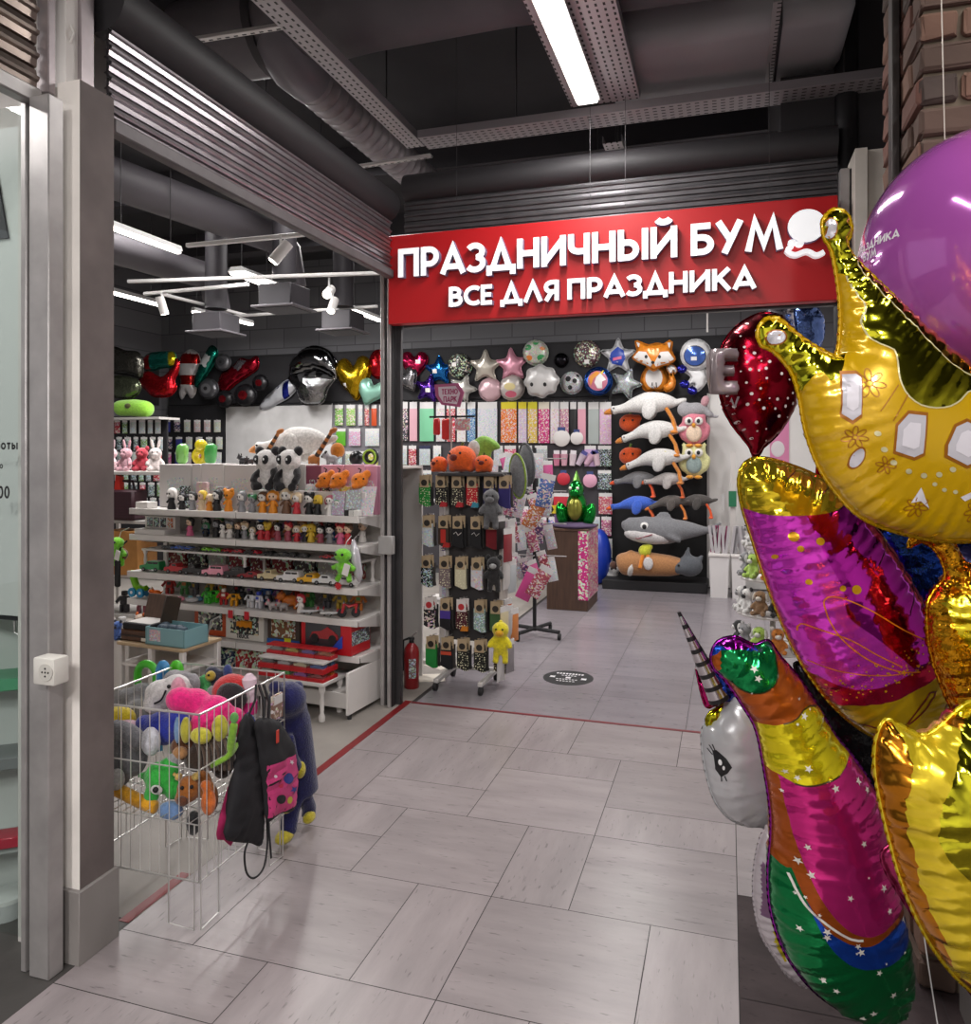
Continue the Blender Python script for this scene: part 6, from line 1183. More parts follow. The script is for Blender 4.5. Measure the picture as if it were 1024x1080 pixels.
def disc(label, u, v, r, c, hub, Y=10.05): return wfoil('wheel_balloon', label, circ(u, v, r), [pm(c, 'foil', .3, .6), pm(hub, 'foil', .3, .5), blk], dec=lambda fo, m, f: [fo.decal(m, f(circ(u, v, r * .5, r * .5, 14)), 1, .006, .04), fo.decal(m, f(circ(u, v, r * .2, r * .2, 10)), 2, .01, .04)], Y=Y)
disc('grey round wheel balloon above the red truck balloon', 235, 382, 8.5, '#6a6a6e', '#4a4a4e'); disc('grey round wheel balloon left of the red truck balloon', 220, 410, 10.5, '#5a5a5e', '#7a7a7e')
t = wfoil('truck_balloon', 'red monster truck balloon with fat black wheels', [(231, 402), (236, 392), (246, 386), (254, 378), (262, 380), (271, 376), (272, 388), (262, 396), (250, 404), (240, 412), (233, 412)], [pm('#a81c30'), pm('#c8c0c8'), pm('#5a3a80')], classify=lambda u, v: 1 if inside((u, v), [(246, 386), (254, 379), (262, 381), (254, 392)]) else 0, lines=[[(246, 386), (254, 392), (262, 381)]])
for u, v, r in ((259, 417, 11.5), (275, 404, 8.5), (237, 421, 9)): wfoil('', '', circ(u, v, r), [pm('#1c1b1e', 'foil', .35, .4), pm('#a82a34'), blk], t=t, part='wheel', Y=9.98, dec=lambda fo, m, f, u=u, v=v, r=r: fo.decal(m, f(circ(u, v, r * .42, r * .42, 12)), 1, .006, .04))
wfoil('rocket_balloon', 'white and blue rocket balloon slanting up to the silver dome', [(274, 430), (280, 420), (292, 409), (303, 401), (312, 402), (314, 408), (306, 418), (294, 425), (282, 431)], [pm('#c0c2c8', 'foil', .3, .4), pm('#2a349a')], classify=lambda u, v: 1 if (u < 296 and v < 452 - u * .145 and v < 420 and u > 284 and v < 412) or (300 < u < 306) else 0, lines=[[(300, 395), (300, 430)], [(306, 395), (306, 430)]])
t = wfoil('dome_balloon', 'large chrome dome shaped balloon with a crinkled lower half', [(306, 396), (307, 384), (313, 374), (323, 367), (333, 365), (345, 369), (353, 378), (357, 390), (356, 402), (350, 398), (340, 392), (330, 391), (318, 395)], [pm('#8a8a8c', 'foil', .1, 1.), blk], k=.6)
wfoil('', '', [(304, 398), (314, 394), (326, 392), (338, 391), (350, 397), (353, 400), (346, 410), (341, 424), (330, 427), (318, 425), (312, 410)], [pm('#98989a', 'crinkle', .1, 1.), blk], t=t, part='lower_half', Y=10.0, k=.55, dec=lambda fo, m, f: [fo.decal(m, f(tr_), 1, .01, .03) for tr_ in ([(316, 396), (321, 388), (325, 397), (322, 404)], [(329, 398), (333, 388), (338, 400)], [(341, 400), (346, 391), (352, 400)])])
wfoil('heart_balloon', 'large golden foil heart balloon by the corner post', heartp(374, 399, 37, 44, -.12), [pm('#c09a1c'), lab_], dec=lab(363, 405, 5, 4), k=.5)
wfoil('heart_balloon', 'mint green foil heart balloon partly behind the corner post', heartp(391, 414, 30, 26, .35), [pm('#8abcaa', 'foil', .35, .4), lab_], Y=10.16)
wfoil('round_balloon', 'red round foil balloon partly behind the corner post', circ(399, 384, 9.5, 15), [pm('#b81c24')])
p = aY(141, 431, 8.4); t = thing('avocado_cushion', 'lime green cushion with a dark oval lying at the far left under the balloons', 'cushion', p); m = MB(); m.tube(smooth3([(-.28, 0, 0), (-.22, 0, .01), (0, 0, .01), (.2, 0, -.01), (.29, 0, -.02)], 4), [.03, .07, .09, .1, .105, .11, .11, .11, .115, .115, .115, .115, .11, .1, .09, .07, .03], 14); blob('cushion', m, .02, plushm('#8cc83a'), t); MB().ell((.0, -.11, .03), (.05, .02, .035), 0, None, 10, 6).build('dark_oval', plushm('#4a4a18'), t, loc=(0, 0, 0), ang=80)
t = thing('cushion_rail', 'slim white rail under the lime cushion at the far left', 'rail', p + Vector((0, .15, -.13))); MB().box((0, 0, 0), (.9, .4, .03)).build('rail', offw, t, loc=(0, 0, 0))
# ================================================================ plush animals on the black board
d9 = 9.9
def at(u, v, Y=d9): return aY(u, v, Y)
goose('top white plush goose on the black board', at(684, 436), 1.0, '#d6d4d2', '#d0802a', 0, drop=.02); goose('middle white plush goose on the black board', at(690, 463, 9.85), .86, '#cfcdcb', '#d0802a', 0, drop=.06)
goose('lowest white plush goose on the black board', at(694, 492, 9.8), .84, '#c8c6c4', '#c87a2a', 0, drop=.06); goose('small grey plush goose under the lowest white one', at(672, 511), .62, '#77777a', '#e0501c', 0, drop=.02); goose('pale grey plush goose right of the small grey one', at(703, 512, 9.84), .6, '#b0aaa8', '#d8622a', 0, drop=.0)
goose('blue plush goose with orange beak', at(671, 538), .68, '#3a62c8', '#d85a20', 0, drop=.02); goose('dark grey plush goose right of the blue one', at(707, 535, 9.86), .56, '#56504c', '#d87a2a', 0, drop=.08); goose('dark brown plush goose furthest right above the shark', at(734, 534), .56, '#4a4644', '#e0521a', 0, drop=.05)
for u, v, lb in ((664, 446, 'upper orange round plush behind the white geese'), (664, 481, 'lower orange round plush behind the white geese')): t = thing('plush_pumpkin', lb, 'plush toy', at(u, v, 10.08)); m = MB(); m.ell((0, 0, 0), (.14, .1, .12)); m.ell((.1, 0, .06), (.06, .05, .05)); blob('body', m, .025, plushm('#d8521a'), t); eyes(t, [(-.06, -.1, .03), (.05, -.1, .03)], .014); MB().tube([(0, 0, .11), (.02, 0, .16)], .015, 6).build('stalk', plushm('#5a7a2a'), t, loc=(0, 0, 0))
for u, v, c, c2, lb in ((732, 470, '#cf7a8a', '#e0c8b0', 'pink plush owl on the black board'), (732, 503, '#d6d49a', '#8a9a98', 'pale yellow plush owl on the black board')):
    t = thing('plush_owl', lb, 'plush toy', at(u, v)); m = MB(); m.ell((0, 0, .16), (.14, .1, .17)); m.ell((0, 0, .3), (.15, .1, .12))
    for q in (-1, 1): m.tube([(q * .1, 0, .36), (q * .14, 0, .42)], [.05, .02], 8); m.ell((q * .15, 0, .16), (.04, .06, .11), 0, (0, q * .3, 0))
    blob('body', m, .025, plushm(c), t); MB().ell((0, -.075, .15), (.095, .04, .11), 0, None, 12, 8).build('belly', plushm(c2), t, loc=(0, 0, 0), ang=80)
    for q in (-1, 1): MB().ell((q * .06, -.1, .3), (.05, .02, .05), 0, None, 12, 7).build('eye_disc', plushm('#e0dcd8'), t, loc=(0, 0, 0), ang=80); MB().ell((q * .055, -.122, .3), (.022, .008, .026), 0, None, 8, 6).build('eye', blk, t, loc=(0, 0, 0)); MB().ell((q * .05, -.06, .0), (.05, .06, .025), 0, None, 8, 6).build('foot', plushm('#d8942a'), t, loc=(0, 0, 0), ang=80)
    MB().ell((0, -.115, .25), (.025, .02, .03), 0, None, 8, 6).build('beak', plushm('#d8942a'), t, loc=(0, 0, 0), ang=80)
t = thing('plush_elephant', 'grey plush elephant cushion with pink inner ear at the top right of the black board', 'plush toy', at(733, 432)); m = MB(); m.ell((0, 0, 0), (.16, .08, .09)); m.ell((-.12, -.02, .0), (.1, .05, .1)); m.tube(smooth3([(.1, 0, 0), (.2, 0, -.08), (.28, 0, -.09)]), [.05] * 8 + [.025] * 9, 8); blob('body', m, .02, plushm('#9a989c'), t); MB().ell((.12, -.03, .1), (.05, .03, .07), 0, (0, .3, 0), 10, 7).build('ear', plushm('#b88a92'), t, loc=(0, 0, 0), ang=80)
t = thing('yellow_plush', 'small yellow plush foot piece between the white geese', 'plush toy', at(694, 480, 9.75)); m = MB(); m.ell((0, 0, 0), (.1, .05, .05)); m.ell((.08, 0, .03), (.05, .04, .03)); blob('body', m, .015, plushm('#c8c02a'), t)
# shark
t = thing('plush_shark', 'big grey and white plush shark with round eye', 'plush toy', at(700, 560, 9.75)); m = MB(); m.tube(smooth3([(-.52, 0, .06), (-.45, 0, .06), (-.3, 0, .02), (0, 0, 0), (.25, 0, .02), (.45, 0, .02), (.6, 0, .03)], 5), [.04 + .006 * i for i in range(5)] + [.1 + .01 * i for i in range(6)] + [.165] * 5 + [.16 - .011 * i for i in range(15)], 16); m.ell((.0, .0, .15), (.1, .03, .1), 0, (0, .5, 0)); m.ell((.12, -.12, -.08), (.12, .05, .03), 0, (0, .4, .3)); m.tube([(.55, 0, .03), (.68, 0, .12)], [.05, .02], 8); m.tube([(.55, 0, .03), (.66, 0, -.07)], [.05, .02], 8); blob('body', m, .025, plushm('#75767a'), t)
m = MB(); m.ell((-.18, -.06, -.06), (.3, .12, .1), 0, (0, .08, 0)); m.build('white_belly', plushm('#c4c0c0'), t, loc=(0, 0, 0), ang=80); MB().ell((-.22, -.135, .06), (.055, .03, .055), 0, None, 12, 8).build('eye_ring', plushm('#e0dedc'), t, loc=(0, 0, 0), ang=80); MB().ell((-.22, -.162, .06), (.028, .01, .03), 0, None, 10, 6).build('eye', blk, t, loc=(0, 0, 0)); MB().tube([(-.4, -.1, -.06), (-.3, -.165, -.09), (-.12, -.185, -.03)], .006, 6).build('mouth_seam', mat('#8a3a44', .7), t, loc=(0, 0, 0))
t = thing('plush_dog', 'long brown plush dog with white nose band lying on the bottom ledge', 'plush toy', at(690, 596, 9.72)); m = MB(); m.tube(smooth3([(-.45, 0, -.02), (-.36, 0, .0), (-.1, 0, .01), (.2, 0, .0), (.36, 0, 0)], 5), [.07, .1, .12, .13, .14, .145, .15, .15, .15, .15, .15, .15, .145, .14, .135, .13, .12, .11, .1, .09, .07], 14); m.ell((-.28, -.02, .13), (.06, .05, .05)); blob('body', m, .025, plushm('#a8764a'), t); MB().ell((-.27, -.03, -.03), (.06, .13, .12), 0, (0, .3, 0), 12, 8).build('white_band', plushm('#d6d0ca'), t, loc=(0, 0, 0), ang=80); MB().ell((-.5, -.02, -.02), (.05, .05, .05), 0, None, 10, 7).build('nose', plushm('#4a2c20'), t, loc=(0, 0, 0), ang=80)
t = thing('plush_chick', 'small yellow plush chick sitting on the brown plush dog', 'plush toy', at(680, 581, 9.66)); m = MB(); m.ell((0, 0, 0), (.08, .07, .08)); m.ell((.05, 0, .05), (.05, .05, .04)); blob('body', m, .018, plushm('#c4c832'), t); MB().tube([(-.02, -.05, -.05), (-.04, -.1, -.16), (-.05, -.12, -.2)], .025, 8).build('leg', plushm('#d07a1c'), t, loc=(0, 0, 0)); MB().tube([(.04, -.05, -.05), (.06, -.1, -.12)], .022, 8).build('leg', plushm('#d07a1c'), t, loc=(0, 0, 0)); MB().ell((.05, -.1, -.14), (.06, .02, .08)).build('white_patch', plushm('#cfcccc'), t, loc=(0, 0, 0), ang=80)
t = thing('plush_rhino', 'dark grey plush rhino at the right end of the bottom ledge', 'plush toy', at(727, 597, 9.72)); m = MB(); m.ell((0, 0, 0), (.16, .12, .13)); m.ell((-.1, -.05, -.02), (.12, .08, .08)); m.tube([(-.03, 0, .1), (-.01, 0, .24)], [.05, .015], 8); m.tube([(.1, 0, .06), (.16, 0, .14)], [.05, .02], 8); blob('body', m, .022, plushm('#565a60'), t); eyes(t, [(-.12, -.125, .02)], .014)
# ================================================================ sock stand
SR = Vector((-1.80, 5.42, 0)); t = thing('sock_stand', 'white wheeled display stand hung with rows of patterned socks', 'display stand', SR)
m = MB()
for x in (-.2, .13): MB().box((x + .01, -.06, .075), (.035, .42, .03), bev=.004).build('floor_leg', offw, t, loc=(0, 0, 0))
MB().box((-.03, .05, .1), (.36, .03, .03), bev=.004).build('cross_bar', offw, t, loc=(0, 0, 0))
for x in (-.2, .14):
    for y in (-.25, .13): MB().cyl((x - .012, y, .03), (x + .012, y, .03), .03, n=14).build('castor', rub, t, loc=(0, 0, 0))
for x in (-.22, .2): MB().box((x, .06, .8), (.025, .025, 1.45)).build('upright', offw, t, loc=(0, 0, 0))
MB().b2((-.23, .055, .3), (.21, .07, 1.53)).build('back_grid', mat('#3a3738', .6, 0, 'peg'), t, loc=(0, 0, 0))
RZ = [1.535, 1.235, .935, .625, .315 + .02]
kr = '#b09a7a'
SOCK = {}
def sock(label, p, col, kind, card, toe=None, name='sock_pack', w=.085, h=.2):
    s = thing(name, label, 'socks', p, 0, None)
    m = MB(); m.prism([(-w / 2, -.06), (w / 2, -.06), (w / 2, -h), (w / 2 + .005, -h - .03), (w * .2, -h - .035), (-w / 2, -h - .01)], -.012, .012, 'y')
    m.build('sock', mat(col, .8, 0, kind or 'fabric'), s, loc=(0, 0, 0), ang=50)
    if toe: MB().prism([(w / 2 + .0055, -h - .001), (w / 2 + .0055, -h - .032), (-w * .1, -h - .034), (w * .1, -h + .01)], -.0135, .0135, 'y').build('toe', mat(toe, .8), s, loc=(0, 0, 0))
    m = MB(); m.box((0, -.013, -.045), (w * .86, .004, .09)); c = m.build('kraft_card', mat(card, .6), s, loc=(0, 0, 0)); MB().cyl((0, -.0152, -.055), (0, -.017, -.055), .024, n=16).build('round_logo', mat('#2c2620' if card == kr else '#b82a30', .5), s, loc=(0, 0, 0)); MB().tube([(0, .06, .0), (0, -.02, .004), (0, -.026, .014)], .0025, 5).build('hook', alu, s, loc=(0, 0, 0))
    return s
SK = [[(448, '#1f8a34', 'dots', kr, 'green dotted', None), (465, '#1c1a1a', 'dots', kr, 'black dotted', '#b02a30'), (482, '#2a2622', 'dots', kr, 'brown black dotted', '#b02a30'), (498, '#b81c2a', 'dots', kr, 'red dotted', '#3a8aa0'), (516, '#2a2850', 'fabric', kr, 'navy', None), (532, '#30286a', 'fabric', kr, 'violet', None)],
      [(451, '#c8c8c8', 'print2', kr, 'white patterned', None), (468, '#3a2a20', '', kr, 'black and red', '#a82420'), (483, '#161518', '', kr, 'plain black with white writing', None), (502, '#1a191c', '', kr, 'black with pale writing', None), (519, '#7a1420', '', kr, 'wine red', None)],
      [(450, '#1c1c20', 'print2', kr, 'black speckled', None), (469, '#7a6a6a', 'dots', kr, 'mauve dotted', None), (486, '#cfc8a8', 'dots', kr, 'cream dotted', None), (503, '#c8c8d0', 'print', kr, 'white with small coloured spots', None), (521, '#d0ccc8', 'dots', kr, 'plain white', None)],
      [(453, '#1c1a1e', 'print', '#d8d0cc', 'black with pink shapes', None), (470, '#18171a', '', kr, 'black with violet top', None), (487, '#4a1420', 'dots', '#d8d0cc', 'maroon triangle print', '#c8781c'), (506, '#8aa098', 'print2', kr, 'pale teal print', None), (523, '#3a5a34', '', kr, 'dark green', None)],
      [(455, '#1f8a3a', '', kr, 'plain green', None), (471, '#17161a', '', kr, 'black with orange band', None), (488, '#1c1c16', 'dots', kr, 'black with yellow fruit', None), (506, '#1a1a16', 'dots', kr, 'black with small yellow fruit', None), (527, '#3a2a1a', 'dots', kr, 'brown leopard', None)]]
RN = ['top', 'second', 'middle', 'fourth', 'bottom']
for r, row in enumerate(SK):
    for i, (u, c, k, cd, nm, toe) in enumerate(row):
        p = aY(u, 500, 5.38); p.z = RZ[r]
        s = sock('%s sock pack, %s row of the sock stand, %s from left' % (nm, RN[r], ORD[i]), p, c, k, cd, toe); s['group'] = 'sock packs on the sock stand'
        if (r, i) in ((1, 2), (1, 3)): m = MB(); m.tube([(-.03, -.0135, -.13), (-.01, -.0135, -.115), (.005, -.0135, -.14), (.03, -.0135, -.12)], .003, 5); m.build('writing', mat('#c8c4c0', .6), s, loc=(0, 0, 0))
        if (r, i) == (3, 1): MB().box((0, -.0135, -.12), (.083, .002, .06)).build('violet_band', mat('#4a3490', .6), s, loc=(0, 0, 0))
        if (r, i) == (4, 1): MB().box((0, -.0135, -.115), (.084, .002, .025)).build('orange_band', mat('#c84a30', .6), s, loc=(0, 0, 0))
        if (r, i) == (1, 1): MB().box((0, -.0135, -.15), (.04, .002, .1)).build('red_band', mat('#b8261c', .6), s, loc=(0, 0, 0))
        # the next pack on the same hook
        s2 = sock('pack hanging behind the %s pack, %s row of the sock stand' % (nm, RN[r]), p + Vector((.012, .035, .004)), ['#1c1a1c', '#2c2826', '#3a3432'][(i + r) % 3], '', cd, None); s2['group'] = 'rear sock packs on the sock stand'
for i, (z, c, nm) in enumerate([(1.25, '#2a2426', 'black'), (.95, '#c8c4c2', 'white'), (.92, '#b0b4b8', 'silver'), (.62, '#b85a2a', 'rust'), (.6, '#c8bc9a', 'cream'), (.35, '#8a8488', 'grey'), (.33, '#4a4448', 'dark grey'), (1.2, '#d0ccca', 'clear white'), (1.16, '#8a2a34', 'wine'), (.88, '#c8c0b8', 'beige'), (.58, '#b8b4b4', 'ash'), (.55, '#c87a3a', 'orange'), (.3, '#c8c4c4', 'pale')]):
    packet(0, 0, .1, .24, c, '%s sock pack on the right side of the stand, %s counting down' % (nm, ORD[i]), P=Vector((-1.56 + .025 * (i % 3), 5.34 + .06 * (i % 4), z)), rz=R(70), kind='', group='sock packs on the stand side')
t = thing('grey_top_tray', 'dark tray on top of the sock stand', 'tray', SR + Vector((0, .05, 1.545))); MB().box((0, 0, 0), (.5, .28, .025), bev=.004).build('tray', mat('#2c2a2c', .5), t, loc=(0, 0, 0))
def pum(lb, u, v, s, rz):
    t = thing('plush_pumpkin', lb, 'plush toy', aY(u, v, 5.42), rz); t.location.z = 1.558 + .0; m = MB(); m.ell((0, 0, s * .5), (s * .58, s * .5, s * .5)); m.ell((s * .35, 0, s * .15), (s * .16, s * .3, s * .15)); m.ell((-s * .3, -.02, s * .12), (s * .18, s * .2, s * .12)); blob('body', m, s * .06, plushm('#e05a14'), t)
    MB().ell((-s * .12, -s * .46, s * .55), (s * .17, s * .06, s * .13), 0, None, 10, 6).build('mouth', plushm('#6a1c10'), t, loc=(0, 0, 0), ang=80); eyes(t, [(-s * .3, -s * .42, s * .7), (s * .14, -s * .46, s * .72)], s * .05); MB().tube([(0, 0, s * .98), (s * .05, 0, s * 1.12)], s * .06, 6).build('stalk', plushm('#4a5a1c'), t, loc=(0, 0, 0))
pum('small orange plush fruit at the left on top of the sock stand', 463, 480, .12, -.2); pum('largest orange plush fruit on top of the sock stand', 487, 470, .2, -.1); pum('orange plush fruit with white tag at the right on the sock stand', 510, 480, .13, .3)
t = thing('plush_goose_toy', 'small white and green plush bird behind the orange plush fruit', 'plush toy', Vector((aY(505, 460, 5.52).x, 5.53, 1.558))); m = MB(); m.ell((0, 0, .13), (.1, .05, .13)); m.ell((.08, 0, .22), (.1, .05, .04), 0, (0, .5, 0)); blob('body', m, .02, plushm('#8ab84a'), t); MB().ell((-.03, -.04, .17), (.05, .03, .07)).build('white_patch', plushm('#d0ccc8'), t, loc=(0, 0, 0), ang=80)
t = thing('red_packs', 'red clip packs hanging under the pink board', 'packet', aY(467, 450, 5.6)); MB().box((-.05, 0, 0), (.055, .03, .13), bev=.01).build('pack', mat('#b81c20', .35), t, loc=(0, 0, 0)); MB().box((.03, 0, -.02), (.075, .03, .16), bev=.01).build('pack', mat('#c0201c', .35), t, loc=(0, 0, 0)); MB().b2((-.12, .02, .07), (.25, .035, .085)).build('black_bar', blk, t, loc=(0, 0, 0)); MB().b2((.1, .0, -.03), (.22, .01, .06)).build('label_card', mat('#c88a90', .5, 0, 'print2'), t, loc=(0, 0, 0)); MB().cyl((.06, .03, -.36), (.06, .03, .08), .006, n=8).build('support_rod', alu, t, loc=(0, 0, 0))
# pink board on the stand
p = aY(474, 417, 5.5); t = thing('pink_board', 'pink hexagonal board with the words ТЕХНО ПАРК above the sock stand', 'sign', p); q = 5.7 / F
hexp = [(-17, 12), (10, 13), (17, 3), (12, -13), (-9, -10), (-16, 0)]
m = MB(); m.prism([(x * q, z * q) for x, z in hexp], -.006, .006, 'y'); m.build('backing', mat('#a8527a', .45), t, loc=(0, 0, 0), smooth=False); m = MB(); m.prism([(x * q * .74, z * q * .76) for x, z in hexp], -.009, -.006, 'y'); m.build('inner_panel', mat('#d0c0ca', .45), t, loc=(0, 0, 0), smooth=False)
m = MB(); text(m, 'ТЕХНО', -.06, .006, .043, .2, FRONT.to_4x4(), 0, .003, wide=.78); text(m, 'ПАРК', -.045, -.05, .043, .2, FRONT.to_4x4(), 0, .003, wide=.78); m.build('lettering', mat('#a8406c', .5), t, loc=(0, -.0095, 0), smooth=False); MB().cyl((0, .01, -.34), (0, .01, -.05), .005, n=8).build('support_rod', alu, t, loc=(0, 0, 0))
# plush on the sock stand
def hang(name, lb, u, v, s, col, col2, ear, muz, Y=5.28, head=None):
    t = bear(name, lb, aY(u, v, Y), s, col, col2, .1, None, ear, True, None, 'plush toy', muz, False)
    MB().tube([(0, .02, s * .88), (0, .04, s * 1.05)], .003, 5).build('loop', mat('#3a3a3a', .6), t, loc=(0, 0, 0)); return t
hang('plush_mouse', 'grey plush mouse hanging on the sock stand', 518, 550, .25, '#58585a', '#6a6a6c', 'none', '#6a6a6c')
hang('plush_monkey', 'black plush monkey with grey belly hanging on the sock stand', 521, 617, .22, '#1c1b1d', '#1c1b1d', 'round', '#9a9a9a')
hang('plush_duckling', 'yellow plush duckling hanging low on the sock stand', 528, 691, .26, '#d8c818', '#d8c818', 'none', '#d8a018')
for i, (u, v, c, lb) in enumerate([(547, 502, '#77797c', 'grey oval cushion with lime edge hanging right of the sock stand'), (556, 490, '#6a6c70', 'grey oval cushion behind the lime edged one')]):
    t = thing('oval_cushion', lb, 'cushion', aY(u, v, 5.6 + .25 * i), R(-25)); m = MB(); m.ell((0, 0, 0), (.075, .05, .165), 0, (0, -.12, 0), 18, 12); m.build('cushion', plushm(c), t, loc=(0, 0, 0), ang=80); MB().tube([(.075 * math.cos(a) * 1.02, -.012, .165 * math.sin(a) * 1.02) for a in [2 * PI * k / 24 for k in range(24)]], .008, 6, closed=True).build('edge_piping', plushm('#8aa83a' if i == 0 else '#5a5c60'), t, loc=(0, 0, 0), rot=(0, -.12, 0)); MB().tube([(0, 0, .16), (0, .03, .22)], .003, 5).build('loop', blk, t, loc=(0, 0, 0))
# things between the post and the sock stand
t = thing('patterned_bag', 'blue bag with yellow shapes hanging beside the corner post', 'bag', aY(431, 535, 5.75)); m = MB(); m.ell((0, 0, 0), (.075, .06, .19)); m.build('bag_body', mat('#2a2898', .6, 0, 'dots'), t, loc=(0, 0, 0), ang=80); MB().tube([(0, 0, .18), (0, .02, .26)], .006, 6).build('strap', blk, t, loc=(0, 0, 0))
t = thing('white_side_rack', 'narrow white rack between the corner post and the sock stand', 'rack', Vector((-2.24, 5.95, 0))); MB().b2((-.02, -.02, 0), (.02, .02, 1.6)).build('upright', offw, t, loc=(0, 0, 0)); MB().b2((-.1, -.12, 1.3), (.22, .12, 1.32)).build('shelf', white, t, loc=(0, 0, 0)); MB().b2((-.12, -.15, 0), (.12, .15, .03)).build('foot', offw, t, loc=(0, 0, 0)); MB().b2((-.1, -.12, .5), (.26, .12, .52)).build('shelf', white, t, loc=(0, 0, 0))
t = thing('lilac_bag', 'translucent lilac gift bag on the narrow white rack', 'bag', Vector((-2.13, 5.9, .521))); m = MB(); m.prism([(-.08, 0), (.08, 0), (.07, .24), (-.07, .24)], -.05, .05, 'y'); m.build('bag_body', mat('#b8a4c8', .3, 0, 'print2'), t, loc=(0, 0, 0)); MB().tube([(-.04, 0, .24), (0, 0, .31), (.04, 0, .24)], .008, 6).build('bow', mat('#a08ab8', .4), t, loc=(0, 0, 0))
for i, (z, c, nm) in enumerate([(1.02, '#5a4a90', 'violet'), (.95, '#3a3a40', 'black'), (.88, '#8a4a7a', 'plum')]): packet(0, 0, .09, .2, c, '%s packet hanging on the narrow white rack by the post' % nm, P=Vector((-2.15 + .04 * i, 5.8, z + .1)), kind='print', rz=.3)
t = thing('white_box', 'small white box on the narrow white rack shelf', 'box', Vector((-2.13, 5.92, 1.321))); MB().box((0, 0, .05), (.15, .14, .1), bev=.003).build('carton', white, t, loc=(0, 0, 0)); MB().box((0, 0, .101), (.03, .14, .002)).build('tape', offw, t, loc=(0, 0, 0))
# fire extinguisher
p = aZ(434, 725, 0); t = thing('fire_extinguisher', 'small red fire extinguisher standing beside the corner post', 'fire extinguisher', (p.x, p.y, 0))
MB().lathe([(.05, 0), (.055, .008), (.056, .26), (.05, .29), (.03, .315), (.018, .325)], n=24).build('cylinder', mat('#8a1219', .3, 0, '', .5), t, loc=(0, 0, 0)); MB().lathe([(.018, .32), (.018, .345), (.024, .35), (.02, .365)], n=14).build('valve', mat('#2a2a2c', .4, .5), t, loc=(0, 0, 0)); MB().tube([(-.02, 0, .35), (.02, -.01, .385), (.05, -.02, .41)], .006, 6).build('lever', mat('#b8b0b0', .35, .6), t, loc=(0, 0, 0)); MB().tube([(-.02, 0, .355), (-.06, -.01, .34), (-.065, -.01, .25), (-.06, -.01, .12)], .009, 8).build('hose', rub, t, loc=(0, 0, 0)); m = MB()
for a in range(-4, 4): m.quad([(.0568 * math.cos(R(-60 + a * 7)), .0568 * math.sin(R(-60 + a * 7)), .08), (.0568 * math.cos(R(-60 + a * 7 + 7)), .0568 * math.sin(R(-60 + a * 7 + 7)), .08), (.0568 * math.cos(R(-60 + a * 7 + 7)), .0568 * math.sin(R(-60 + a * 7 + 7)), .22), (.0568 * math.cos(R(-60 + a * 7)), .0568 * math.sin(R(-60 + a * 7)), .22)])
m.build('label', mat('#7a6a66', .5, 0, 'print2'), t, loc=(0, 0, 0))
for k, (u, v, a, lb) in enumerate([(448, 715, .4, 'painted pale light patch on the floor beside the extinguisher'), (470, 700, 1.1, 'painted pale light patch on the floor under the sock stand')]): tag(MB().box((0, 0, 0), (.3, .2, .001)).build('light_patch', mat('#d0c8bc', .7), None, loc=aZ(u, v, .0015), rz=a), lb, 'light patch')  # pale flat sheets standing in for patches of light on the floor
# ================================================================ second stand with party packets
B2 = Vector((-1.72, 7.0, 0)); t = thing('packet_stand', 'black wheeled pole stand crowded with pink party packets', 'display stand', B2)
MB().cyl((0, 0, .05), (0, 0, 1.75), .018, n=12).build('pole', blk, t, loc=(0, 0, 0))
for a in (-20, 70, 160, 250): v_ = Vector((math.cos(R(a)), math.sin(R(a)), 0)) * .27; MB().tube([(0, 0, .07), (v_.x, v_.y, .07)], .018, 8).build('floor_leg', blk, t, loc=(0, 0, 0)); MB().cyl((v_.x - .012, v_.y, .03), (v_.x + .012, v_.y, .03), .03, n=14).build('castor', rub, t, loc=(0, 0, 0))
for z in (.75, 1.05, 1.35, 1.65): MB().tube([(-.3, 0, z), (.3, 0, z)], .006, 6).build('cross_rod', alu, t, loc=(0, 0, 0)); MB().tube([(0, -.26, z), (0, .26, z)], .006, 6).build('cross_rod', alu, t, loc=(0, 0, 0))
pc = [('#c8b4bc', 'pale rose', 'print2'), ('#a84a6a', 'raspberry', 'print'), ('#d0d0d4', 'white', 'print2'), ('#c85a90', 'pink', ''), ('#5a3a6a', 'purple', 'print'), ('#b8a8ac', 'grey rose', 'print2'), ('#8a3040', 'wine', 'print')]
for r, z in enumerate((1.63, 1.33, 1.03, .73)):
    for i in range(9):
        c, n, k = pc[(i * 3 + r * 2) % 7]; packet(0, 0, .095, .23, c, '%s packet on the black pole stand, %s row, %s' % (n, RN[r], ORD[i]), P=B2 + Vector((-.34 + .056 * i + (.02 if r % 2 else 0), -.2 + .13 * (i % 3), z + .07 * (i % 2))), rz=R(rnd.uniform(-35, 45)), kind=k, group='packets on the black pole stand', tilt=R(rnd.uniform(-22, 22)))
for i, (u, v, c, a, lb) in enumerate([(565, 620, '#c84a8a', 25, 'hot pink tilted card low on the black pole stand'), (578, 618, '#a84a5a', 30, 'red striped tilted card low on the black pole stand'), (573, 545, '#b86a3a', 28, 'orange striped tilted card on the black pole stand'), (579, 520, '#4a68a8', 12, 'blue foil wand on the black pole stand')]): packet(0, 0, .13, .3, c, lb, P=aY(u, v - 20, 6.7), rz=.2, kind='' if i in (0,) else 'print', tilt=R(a))
